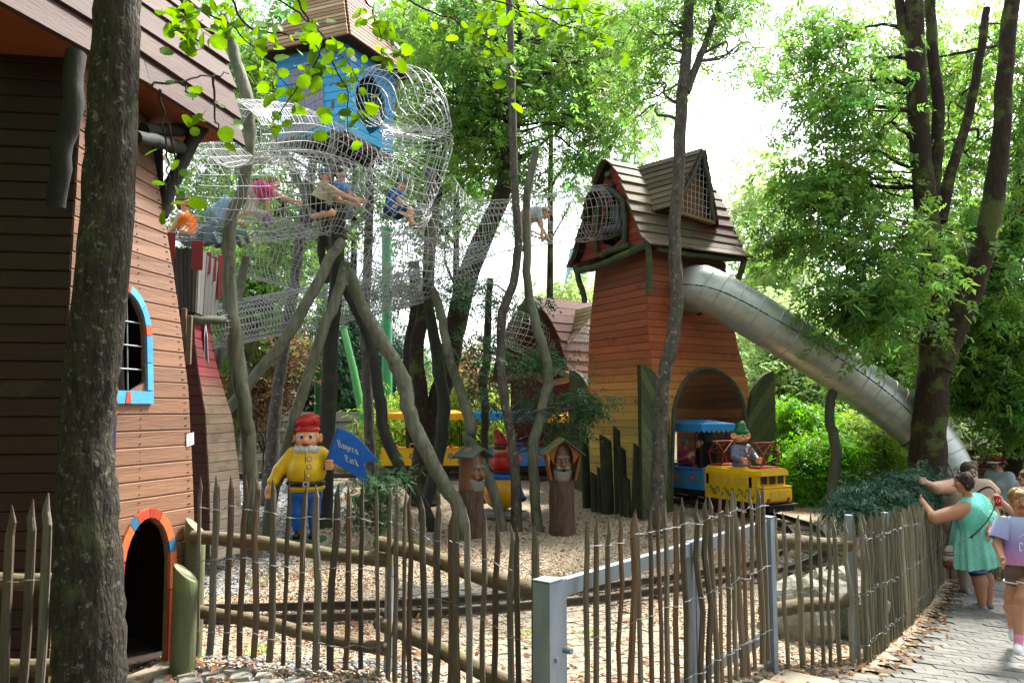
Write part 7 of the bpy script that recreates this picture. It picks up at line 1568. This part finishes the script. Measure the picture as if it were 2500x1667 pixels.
def tree(name, label, stems, blobs, leafm, bark, per=26, L=.22, l=.105, w=.044, K=7, rc=.32, cat='tree', nb=16, group=None, n=12, br=.022, jit=.05, ground=True, wf=.64):
    """stems: lists of (px,py,d,width_px), first one reaching the ground at its last point"""
    ws = []
    for st in stems: ws.append(([P(a, b, c) for a, b, c, _ in st], [q[3] * q[2] / F / 2 * wf for q in st]))
    base = ws[0][0][-1].copy()
    if ground: base.z = G(base.x, base.y)
    t = thing(name, label, cat, tuple(base), 0, group)
    b = MB(); nodes = []
    for pts, r in ws:
        pw = wobble(pts, 5, .010); rr = interp_r(r, 5); 
        b.tube(pw, rr, n, jit=jit); nodes += [(p, q) for p, q in zip(pw, rr)]
    b.build('trunk', bark, t)
    if not blobs: return t
    pts, cl = crown_pts(blobs, per, rc)
    put('crown', leafmesh('crown', pts, L, l, w, leafm, K), t)
    if nb:
        bb = MB(); NP_ = np.array([p[:] for p, _ in nodes]); nr = np.array([q for _, q in nodes])
        ch = cl[rng.permutation(len(cl))[:nb * 3]]
        for k, c in enumerate(ch):
            dd = np.linalg.norm((NP_ - c) * np.array([1, 1, 1.0]), axis=1) + np.where(NP_[:, 2] > c[2] - .2, 3.0, 0); i = int(np.argmin(dd)); a = Vector(NP_[i]); e = Vector(c); r0 = min(nr[i] * .5, br * (1.5 if k < nb else .7)) 
            m1 = a.lerp(e, .35) + Vector((random.gauss(0, .12), random.gauss(0, .12), abs(random.gauss(.1, .12)) * (e - a).length * .5)); m2 = a.lerp(e, .7) + Vector((random.gauss(0, .1), random.gauss(0, .1), random.gauss(.08, .08) * (e - a).length))
            bb.tube(wobble([a, m1, m2, e], 4, .015), interp_r([r0, r0 * .7, r0 * .45, r0 * .2], 4), 5)
            if k < nb:
                for q in range(2): f = e + Vector((random.gauss(0, .4), random.gauss(0, .4), random.gauss(.05, .3))); bb.tube(wobble([m2, m2.lerp(f, .5) + V(0, 0, .06), f], 3, .01), interp_r([r0 * .4, r0 * .25, r0 * .1], 3), 4)
        bb.build('branches', bark, t)
    return t
# ---- foreground trunk with its hanging alder branches
fg = thing('tree', 'thick dark rough-barked trunk close to the camera before the playhouse', 'tree', (-2.15, 3.95, .4))
b = MB(); tp = wobble([P(300, -260, 3.95), P(289, 0, 3.95), P(275, 300, 3.95), P(254, 600, 3.95), P(226, 900, 3.95), P(210, 1060, 3.95), P(213, 1200, 3.95), P(214, 1450, 3.95), P(216, 1700, 3.95), Vector((-2.16, 3.95, .25))], 8, .006)
rr = interp_r([50, 52, 56, 59, 60, 55, 64, 74, 80, 98], 8); n = 40; vs = []
sd_ = rng.normal(0, 1, 64)
for k, p in enumerate(tp):
    for i in range(n):
        a = 2 * math.pi * i / n; rid = .028 * math.sin(a * 13 + 1.5 * math.sin(k * .35 + a * 2)) + .018 * math.sin(a * 29 + k * .7) + rng.normal(0, .012); r = rr[k] * 3.95 / F * (1 + rid + .03 * math.sin(2 * a + 1)); vs.append(p + Vector((math.cos(a) * r, math.sin(a) * r, 0)))
b.add(vs, [(k * n + i, k * n + (i + 1) % n, (k + 1) * n + (i + 1) % n, (k + 1) * n + i)[::-1] for k in range(len(tp) - 1) for i in range(n)], 0, True); b.build('trunk', BK_dark, fg)
def alder_leaf(seed):
    r_ = random.Random(seed); out = []; n = 16
    for i in range(n):
        a = 2 * math.pi * i / n; r = .5 * (1 + .04 * (-1) ** i + r_.uniform(-.03, .03)); out.append((r * math.sin(a) * .92, .5 - r * math.cos(a), 0))
    vs = [(0, .5, -.03)] + [(x, y, .10 * abs(x) * 2 - .10 * (y - .5) ** 2 + r_.uniform(-.015, .015)) for x, y, _ in out]
    b = MB().add(vs, [(0, 1 + i, 1 + (i + 1) % n) for i in range(n)], 0, True); b.tube([(0, -.35, .04), (0, 0, 0)], .018, 4, 1); return b.mesh('leaf', [LFA, BK_dark])
LFA = mat('alder_leaf_big', '#5a8420', .45, '#41681c', (9, 9, 9), .7, .05, rnd=.5, transl=.5, spots=[('#7a5a1e', 14, .66, .8)])
AL = [alder_leaf(i) for i in range(5)]
twigs = [  # (px,py,d) polylines of the hanging sprays
 [(330, -60, 4.0), (480, 20, 4.3), (560, 60, 4.5), (640, 140, 4.6), (720, 230, 4.6)], [(560, -40, 4.3), (700, 10, 4.6), (790, 90, 4.7), (850, 160, 4.8), (910, 260, 4.8)],
 [(820, -60, 4.6), (900, 10, 4.8), (930, 80, 4.9), (960, 130, 5)], [(700, -40, 4.5), (760, 60, 4.6), (800, 140, 4.6), (850, 230, 4.7), (845, 330, 4.7)],
 [(900, -60, 4.8), (1040, 20, 5), (1150, 70, 5.1), (1230, 130, 5.2), (1255, 190, 5.2)], [(1000, -60, 5), (1160, -10, 5.2), (1290, 30, 5.3), (1400, 70, 5.4), (1530, 105, 5.4)],
 [(1240, -60, 5.2), (1330, 20, 5.3), (1400, 20, 5.4), (1490, 40, 5.4)], [(430, -40, 4.1), (450, 40, 4.2), (470, 80, 4.2)], [(560, -30, 4.3), (600, 60, 4.4), (700, 90, 4.5), (780, 130, 4.5), (690, 260, 4.5), (680, 290, 4.5)],
 [(360, 210, 4.05), (440, 200, 4.2), (520, 185, 4.4), (560, 180, 4.5)], [(440, 200, 4.2), (470, 245, 4.2)], [(390, 220, 4.1), (400, 300, 4.1), (410, 420, 4.1), (405, 465, 4.1)], [(410, 300, 4.1), (430, 400, 4.15), (430, 480, 4.15)], [(520, 190, 4.4), (530, 300, 4.4), (545, 325, 4.4)]]
for ti, tw_ in enumerate(twigs):
    w = wobble([P(*q) for q in tw_], 6, .012); br_ = MB().tube(w, list(np.linspace(.008, .0025, len(w))), 5).build('twig', BK_dark, fg)
    nl = 38 if ti < 9 else (0 if ti == 9 else 6)
    for k in range(nl):
        u = (.25 + .75 * random.random() ** .8) if ti < 9 else .4 + .6 * (k + .5) / nl; i = min(int(u * (len(w) - 1)), len(w) - 2); p = w[i].lerp(w[i + 1], random.random()) + Vector((random.gauss(0, .055), random.gauss(0, .09), random.gauss(-.02, .05))); sz_ = random.uniform(.045, .095)
        put('leaf', random.choice(AL), br_, loc=p, rot=(random.gauss(-.55, .6), random.gauss(0, .6), random.uniform(0, 6.28)), scale=(sz_, sz_ * random.uniform(.95, 1.2), sz_))
# overhead crown of the same tree (outside the top of the frame, shades the playhouse)
q = rng.normal(0, 1, (26000, 3)) * np.array([2.2, 2.4, .9]) + np.array([-4.0, .6, 7.2]); q = q[(q[:, 2] > 5.2 + .45 * np.maximum(q[:, 1] - 3.6, 0)) & (q[:, 1] < 4.6)]
put('crown', leafmesh('crown', q, .1, .11, .085, LF_alder, 1), fg)
# ---- right-hand trees
tree('tree', 'forked dark mossy tree standing before the lower end of the slide', [
    [(2232, -80, 12.6, 66), (2236, 150, 12.6, 72), (2246, 350, 12.6, 78), (2262, 520, 12.6, 84), (2276, 640, 12.6, 96), (2284, 780, 12.6, 104), (2278, 920, 12.6, 112), (2268, 1040, 12.6, 122), (2262, 1150, 12.6, 136), (2258, 1260, 12.6, 160)],
    [(2478, -60, 12.4, 56), (2456, 140, 12.4, 60), (2445, 330, 12.4, 66), (2420, 520, 12.4, 80), (2380, 680, 12.45, 88), (2330, 800, 12.5, 96), (2290, 900, 12.55, 104)],
    [(2268, -60, 13, 40), (2275, 100, 12.9, 42), (2290, 260, 12.8, 44), (2284, 420, 12.7, 48), (2270, 520, 12.65, 56)], [(2410, 20, 13, 26), (2390, 150, 12.9, 32), (2360, 300, 12.8, 36), (2322, 420, 12.7, 42), (2295, 540, 12.65, 54)], [(2188, -40, 12.8, 32), (2205, 60, 12.7, 40), (2228, 140, 12.6, 48)]],
    [(2050, 300, 13.4, 120, 280, 1.5, 58), (2260, 180, 14.6, 200, 220, 1.5, 54), (2140, 620, 12.4, 130, 160, 1.2, 46), (2340, 560, 14.2, 150, 240, 1.3, 40), (2010, 470, 13.5, 90, 80, 1.0, 34), (2100, 760, 12, 110, 85, .8, 42), (2450, 330, 14.4, 90, 320, 1.3, 44), (1990, 130, 14, 110, 130, 1.3, 34), (1910, 585, 14.5, 80, 60, .8, 26)],
    LF_ash, BK_moss, per=22, nb=15, br=.032)
q = rng.normal(0, 1, (5200, 3)) * np.array([2.4, 2.6, .8]) + np.array([7.0, 7.2, 7.6]); q = q[q[:, 2] > 4.0 + .50 * np.maximum(q[:, 1], 4)]  # leaves added overhead, out of view, to shade the path and visitors
put('overhead_shade_crown', leafmesh('overhead_shade_crown', q, .22, .11, .05, LF_ash, 7), [o_ for o_ in COL.objects if o_.get('label', '').startswith('forked dark mossy')][0])
tree('tree', 'dark trunk at the picture edge behind the red-haired visitor', [
    [(2530, 80, 14.5, 60), (2490, 480, 14.5, 64), (2440, 640, 14.5, 72), (2455, 820, 14.4, 86), (2478, 1000, 14.3, 90), (2485, 1200, 14.3, 100)], [(2380, 560, 15, 50), (2400, 700, 14.8, 60), (2452, 800, 14.5, 70)]],
    [(2420, 760, 14, 110, 120, 1.3, 60), (2460, 960, 14.2, 90, 150, 1.2, 70), (2370, 900, 14.5, 110, 90, 1.1, 55), (2300, 700, 15.5, 90, 160, 1.2, 40), (2460, 560, 15, 80, 130, 1.2, 40)], LF_ash, BK_moss, per=28, nb=16)
tree('tree', 'slim grey lichen-speckled tree in front of the red tower', [
    [(1690, -120, 11.2, 38), (1682, 0, 11.2, 40), (1676, 130, 11.2, 42), (1664, 260, 11.2, 48), (1656, 415, 11.2, 46), (1646, 568, 11.2, 47), (1652, 721, 11.2, 52), (1641, 836, 11.2, 52), (1622, 914, 11.2, 52), (1613, 1041, 11.2, 56), (1608, 1180, 11.2, 60), (1603, 1300, 11.2, 76)],
    [(1775, -60, 11.3, 20), (1740, 60, 11.3, 24), (1705, 150, 11.25, 28), (1676, 225, 11.2, 34)]],
    [(1600, 60, 11.6, 120, 110, 1.0, 30), (1780, 40, 11.5, 100, 80, .9, 20), (1560, 200, 12, 80, 120, 1, 26), (1840, 170, 11.8, 60, 60, .6, 8), (1720, -30, 11.6, 150, 60, .8, 26)], LF_ash, BK_grey, per=15, l=.08, w=.03, nb=14, br=.02)
# ---- centre trees
tree('tree', 'slender grey trunk swaying up between the two stump faces', [
    [(1236, -80, 11.9, 26), (1246, 100, 11.9, 28), (1252, 330, 11.9, 30), (1258, 480, 11.9, 32), (1266, 580, 11.9, 32), (1254, 690, 11.9, 34), (1228, 760, 11.9, 36), (1222, 850, 11.9, 34), (1228, 950, 11.8, 36), (1246, 1060, 11.8, 34), (1258, 1180, 11.7, 38), (1262, 1310, 11.6, 46)]],
    [(1330, 985, 12.4, 110, 30, .5, 20), (1430, 990, 12.2, 50, 25, .4, 8), (1150, 720, 12.6, 70, 40, .5, 10), (1180, 850, 12.6, 70, 35, .5, 10), (1290, 880, 12.3, 80, 25, .5, 11), (1370, 1060, 12.3, 50, 20, .4, 6), (1200, 950, 12.5, 40, 30, .5, 6), (1290, 730, 12.6, 60, 25, .4, 5)], LF_dark, BK_grey, per=12, rc=.17, l=.075, w=.03, nb=16, br=.013)
tree('tree', 'big leaning mossy double trunk behind the hanging net', [
    [(1268, -60, 15, 50), (1262, 150, 14.9, 56), (1250, 330, 14.8, 60), (1226, 470, 14.7, 66), (1180, 580, 14.6, 76), (1140, 680, 14.5, 80), (1112, 800, 14.4, 82), (1092, 900, 14.2, 80), (1062, 1000, 14, 76), (1040, 1080, 13.9, 90), (1036, 1230, 13.8, 120)], [(1070, 460, 14.4, 36), (1050, 560, 14.3, 40), (1045, 690, 14.2, 44), (1030, 780, 14.1, 50), (1016, 860, 14, 60), (1026, 960, 13.9, 56), (1036, 1060, 13.85, 70)]],
    [(1180, 200, 15, 180, 180, 1.8, 92), (1380, 180, 16, 150, 170, 1.8, 82), (1080, 330, 15.5, 120, 140, 1.5, 52), (1260, 390, 15, 110, 80, 1.3, 26), (1460, 330, 16, 80, 110, 1.3, 24), (1100, 60, 15, 160, 100, 1.5, 40), (1490, 120, 16, 90, 120, 1.3, 24)], LF_ash, BK_moss, per=19, nb=26, br=.04)
tree('tree', 'leaning brown trunk between the crooked pole and the flag gnome', [[(800, 250, 15, 30), (760, 420, 14.8, 34), (735, 560, 14.6, 40), (718, 700, 14.4, 42), (700, 800, 14.2, 44), (680, 940, 14, 46), (665, 1080, 13.9, 50), (655, 1230, 13.8, 60)]],
    [(620, 220, 16, 130, 170, 1.5, 48), (720, 620, 16, 120, 90, 1.2, 26), (560, 420, 16.5, 80, 200, 1.3, 36)], LF_ash, BK_grey, per=22, nb=14)
tree('tree', 'speckled straight trunk behind the blue flag', [[(905, 420, 15, 32), (898, 600, 15, 34), (892, 800, 14.9, 36), (897, 950, 14.9, 38), (903, 1100, 14.8, 40), (906, 1200, 14.8, 44)]], [(900, 180, 17, 130, 150, 1.6, 44), (1010, 120, 17, 90, 160, 1.5, 34)], LF_ash, BK_grey, per=22, nb=12)
tree('tree', 'dark trunk rising behind the castle turret', [[(690, 480, 17, 44), (660, 640, 16.8, 48), (630, 760, 16.6, 56), (590, 900, 16.4, 60), (570, 1020, 16.3, 62), (560, 1130, 16.2, 70)]], [(660, 700, 17.5, 110, 90, 1.2, 38), (570, 650, 17.5, 70, 130, 1.2, 30), (610, 850, 18, 100, 70, 1.2, 26)], LF_ash, BK_moss, per=24, nb=10)
tree('tree', 'dark trunk seen through the tripod legs', [[(1010, 640, 17.5, 44), (1015, 760, 17.4, 46), (1000, 860, 17.3, 52), (1005, 1000, 17.2, 50), (1010, 1120, 17.2, 56)]], [(1000, 700, 18, 70, 60, 1, 16)], LF_dark, BK_dark, per=20, nb=6)
# ---- trees and shrubs behind, filling the background
def bgtree(label, px, d, blobs, leafm, wpx=26, **k):
    q = dict(per=26, L=.26, l=.15, w=.07, K=7, rc=.55, nb=6, br=.05, n=8, cat='tree', group='trees behind the enclosure'); q.update(k)
    return tree('background_tree', label, [[(px + 6, min(blobs[0][1] + 20, 880), d, wpx * .45), (px + 3, max(700, blobs[0][1] + 60), d, wpx), (px, 1120, d, wpx * 1.2)]], blobs, leafm, BK_moss, **q)
bgtree('tall leafy tree filling the gap above the castle turret', 540, 24, [(520, 200, 24, 180, 220, 2.5, 60), (600, 520, 24, 150, 160, 2.2, 50), (470, 700, 24, 130, 260, 2.2, 50)], LF_ash)
bgtree('tall leafy tree behind the blue tree house', 860, 26, [(820, 120, 26, 200, 180, 2.8, 60), (900, 380, 26, 180, 150, 2.4, 44), (760, 560, 26, 160, 110, 2.2, 36)], LF_far)
bgtree('leafy tree behind the looping net', 1110, 25, [(1100, 180, 25, 170, 220, 2.6, 62), (1060, 480, 25, 130, 120, 2.2, 34)], LF_ash)
bgtree('loose tree above the small purple roof', 1340, 27, [(1330, 130, 27, 190, 190, 2.6, 54), (1420, 420, 27, 90, 100, 2, 14), (1180, 470, 27, 90, 80, 2, 16)], LF_far)
bgtree('dark leafy tree mass low behind the tripod', 660, 23, [(640, 960, 23, 160, 110, 1.8, 50), (560, 820, 23, 120, 110, 1.8, 40), (760, 900, 24, 100, 130, 1.8, 40)], LF_dark)
bgtree('dark fir behind the mint column', 890, 25, [(880, 960, 25, 90, 120, 1.6, 60), (930, 880, 26, 70, 110, 1.5, 40), (990, 960, 26, 70, 110, 1.5, 34), (870, 780, 26, 60, 90, 1.5, 26)], LF_con, per=60, L=.14, l=.16, w=.035, K=5)
bgtree('weeping pale willow behind the tripod legs', 720, 27, [(740, 920, 27, 60, 120, 1.5, 36), (690, 980, 27, 70, 80, 1.5, 28)], LF_pale, per=40, L=.3, l=.2, w=.04, K=5)
bgtree('pale hazy birch seen between tower roof and right-hand trees', 1840, 44, [(1850, 520, 44, 70, 170, 3, 40), (1900, 700, 42, 90, 110, 3, 44), (1830, 880, 40, 80, 110, 3, 50)], LF_pale, per=36, L=.4, l=.26, w=.10, rc=.8)
bgtree('pale green weeping tree under the slide', 1960, 30, [(1950, 880, 30, 110, 120, 2.5, 70), (1880, 950, 29, 90, 90, 2, 50), (2050, 960, 28, 110, 90, 2, 60), (1900, 800, 30, 70, 60, 2, 24)], LF_pale, per=44, L=.3, l=.2, w=.06, K=7)
bgtree('full green tree behind the slide mouth', 2180, 24, [(2150, 880, 24, 160, 110, 2, 70), (2300, 1000, 22, 150, 90, 1.6, 60), (2420, 900, 24, 130, 130, 2, 60), (2250, 720, 25, 160, 120, 2, 60)], LF_ash)
bgtree('tall green tree at the upper edge of the picture on the slide side', 2350, 26, [(2350, 250, 26, 190, 230, 2.6, 62), (2150, 400, 27, 150, 150, 2.4, 28), (2450, 560, 25, 100, 200, 2.2, 44)], LF_bright)
bgtree('airy ash crown above the ridge of the red tower', 1545, 22, [(1520, 130, 20, 110, 170, 1.8, 46), (1560, 330, 21, 60, 70, 1.2, 14), (1660, -20, 20, 150, 60, 1.8, 22)], LF_ash, wpx=8, per=22, l=.11, w=.045)
bgtree('distant larch beside the pale blue coaster beam', 1390, 32, [(1400, 740, 32, 50, 60, 1.2, 26), (1350, 750, 33, 40, 40, 1.2, 12)], LF_pale, per=34, L=.25, l=.18, w=.05, wpx=8)
# far wood closing the view
pts, cl = crown_pts([(300 + 170 * i, 1010 - 15 * (i % 3), 50 + 4 * (i % 2), 130, 110, 4, 46) for i in range(14)], 44, 1.2)
o = put('distant_wood', leafmesh('distant_wood', pts, .5, .42, .2, LF_far, 5)); tag(o, 'distant wood closing the view behind the park', 'wood', None, 'stuff')
def shrub(label, px, d, blobs, leafm, name='shrub', cat='shrub', group=None, **k):
    q = dict(per=60, L=.12, l=.055, w=.03, K=5, rc=.16, nb=8, br=.015, n=6); q.update(k)
    b = P(px, 1000, d); fy = foot(px, d)
    return tree(name, label, [[(px + 4, fy - 60, d, 5), (px, fy, d, 8)]], blobs, leafm, BK_moss, cat=cat, group=group, **q)
shrub('bright yellow-green bush behind the locomotive gnome', 1930, 15.5, [(1930, 1030, 15.5, 50, 50, .7, 40), (1960, 1090, 15.2, 55, 70, .6, 40), (1920, 1120, 15.4, 40, 70, .5, 26), (2000, 1040, 15.6, 50, 40, .6, 30)], LF_hedge)
shrub('round deep green bush beside the slide post', 2000, 14, [(1990, 1140, 14, 55, 80, .5, 70), (1960, 1190, 13.9, 40, 40, .4, 28), (2030, 1100, 14.1, 40, 50, .4, 28)], LF_hedge, l=.04, w=.025, per=80)
shrub('bright leafy bush below the slide', 2120, 15, [(2110, 1070, 15, 70, 55, .7, 50), (2160, 1130, 15, 60, 60, .6, 40), (2080, 1140, 14.8, 50, 60, .5, 36), (2200, 1070, 15.5, 50, 50, .6, 30)], LF_bright)
shrub('low blue-green mountain pine behind the curving fence', 2180, 10.6, [(2130, 1225, 10.4, 50, 35, .4, 30), (2200, 1205, 10.9, 60, 35, .45, 36), (2250, 1180, 11.5, 40, 26, .4, 16), (2090, 1250, 9.8, 35, 25, .3, 14)], LF_con, per=55, L=.06, l=.09, w=.011, K=7, rc=.14)
shrub('thin feathery sapling beside the blue flag', 925, 10.3, [(900, 1190, 10.3, 50, 35, .3, 16), (950, 1170, 10.3, 50, 30, .3, 14), (880, 1250, 10.3, 30, 40, .2, 12), (930, 1240, 10.3, 40, 40, .3, 14)], LF_dark, per=12, L=.11, l=.035, w=.02, K=9, rc=.10, name='sapling', cat='sapling')
shrub('bronze-leaved smoke bush behind the leaning trunk', 640, 18, [(640, 940, 18, 90, 70, .9, 40), (700, 860, 18, 60, 60, .8, 22), (600, 1000, 18, 80, 60, .8, 26)], LF_brown, per=40, K=3, l=.08, w=.06, L=.10, rc=.3)
shrub('bronze-leaved bush behind the thin pole', 1150, 19, [(1140, 900, 19, 40, 70, .8, 22), (1170, 980, 19, 30, 50, .6, 14)], LF_brown, per=30, K=3, l=.08, w=.05, L=.10, rc=.3)
for lab, px in (('bamboo clump behind the yellow carriage', 960), ('bamboo clump between the tripod legs and the double trunk', 1085), ('bamboo clump behind the red gnome cap', 1180)):
    shrub(lab, px, 19, [(px, 1060, 19, 55, 60, .6, 34), (px + 30, 1010, 19, 40, 40, .6, 14)], LF_bam, per=34, K=5, L=.2, l=.15, w=.03, rc=.28, name='bamboo', cat='bamboo', group='bamboo clumps along the railway')
shrub('flowering green shrub behind the blue carriage canopy', 1240, 20, [(1230, 1040, 20, 60, 60, .8, 30), (1120, 960, 20, 60, 70, .8, 30), (1180, 1090, 19.5, 60, 40, .6, 24)], LF_bright, per=34, l=.09, w=.045, L=.15, rc=.3)
for i in range(12):
    x_, y_ = random.uniform(-8.5, -5), random.uniform(9, 16)
# ground-cover tufts on the gravel
q = []
for px, py in ((618, 1425), (1030, 1330), (1270, 1560), (1440, 1560), (640, 1600), (1100, 1610)):
    c = PG(px, py); q.append(np.array(c) + rng.normal(0, 1, (60, 3)) * np.array([.06, .06, 0]))
o = put('grass', leafmesh('grass', np.concatenate(q), .05, .07, .010, LF_bright, 1, droop=-1.0, spread=.3)); tag(o, 'small tufts of grass growing through the gravel', 'grass', None, 'stuff')
# pale log retaining wall behind the railway
rw = thing('retaining_wall', 'low pale timber retaining wall behind the railway', 'wall', (-4, 21.2, .8))
for k in range(5):
    for j in range(5): plank(rw, *[Vector((-9 + j * 2.4, 21.2, .75 + k * .27)), Vector((-9 + j * 2.4 + 2.38, 21.2, .75 + k * .27)), Vector((-9 + j * 2.4 + 2.38, 21.25, 1.01 + k * .27)), Vector((-9 + j * 2.4, 21.25, 1.01 + k * .27))], M_weath, random.choice(['#9a9484', '#8a8474', '#a59f90']), .05, .012, 'timber')
# dark red timber building far right
hb = thing('cabin', 'dark red-brown timber cabin in the shade behind the visitors', 'cabin', (9, 17.5, -.2))
for k in range(14): plank(hb, V(8.2, 17.4, -.9 + k * .16), V(13.5, 17.0, -.9 + k * .16), V(13.5, 17.0, -.745 + k * .16), V(8.2, 17.4, -.745 + k * .16), M_weath, random.choice(['#5a2a22', '#4f251f', '#63312a']), .03, .01)
MB().prism([V(8.0, 16.6, 1.3), V(14, 16.1, 1.3), V(14, 18, 1.9), V(8.0, 18.5, 1.9)], (0, 0, .08)).build('roof', M_dark, hb)
wn = MB().box((9.6, 17.20, .75), (1.1, .06, .6), rz=-.065).build('window', M_paper, hb)
for k in (-.36, 0, .36): MB().box((9.6 + k, 17.14 - k * .066, .75), (.27, .03, .45), rz=-.065).build('pane', M_win, wn)
# unseen ring of foliage added behind the camera to block low skylight
q = []
for k in range(46):
    a = math.radians(150 + 255 * k / 45 * .95); r_ = random.uniform(9, 13); c = np.array([r_ * 1.25 * math.cos(a - math.pi / 2 + .6), -1 + r_ * math.sin(a - math.pi / 2 + .6), 0])
    if c[1] > 2.0 and abs(c[0]) < 9: continue
    if c[1] > 4: continue
    q.append(c + rng.normal(0, 1, (420, 3)) * np.array([1.6, 1.3, 2.6]) + np.array([0, 0, 4.5]))
q = np.concatenate(q); q = q[(q[:, 2] > .3) & ~((q[:, 1] > .5) & (np.abs(q[:, 0]) < .8 * q[:, 1] + 1.5))]
o = put('unseen_shade_wood', leafmesh('unseen_shade_wood', q, .4, .36, .2, LF_dark, 3)); tag(o, 'unseen foliage added around the viewpoint to block low skylight', 'wood', None, 'stuff')
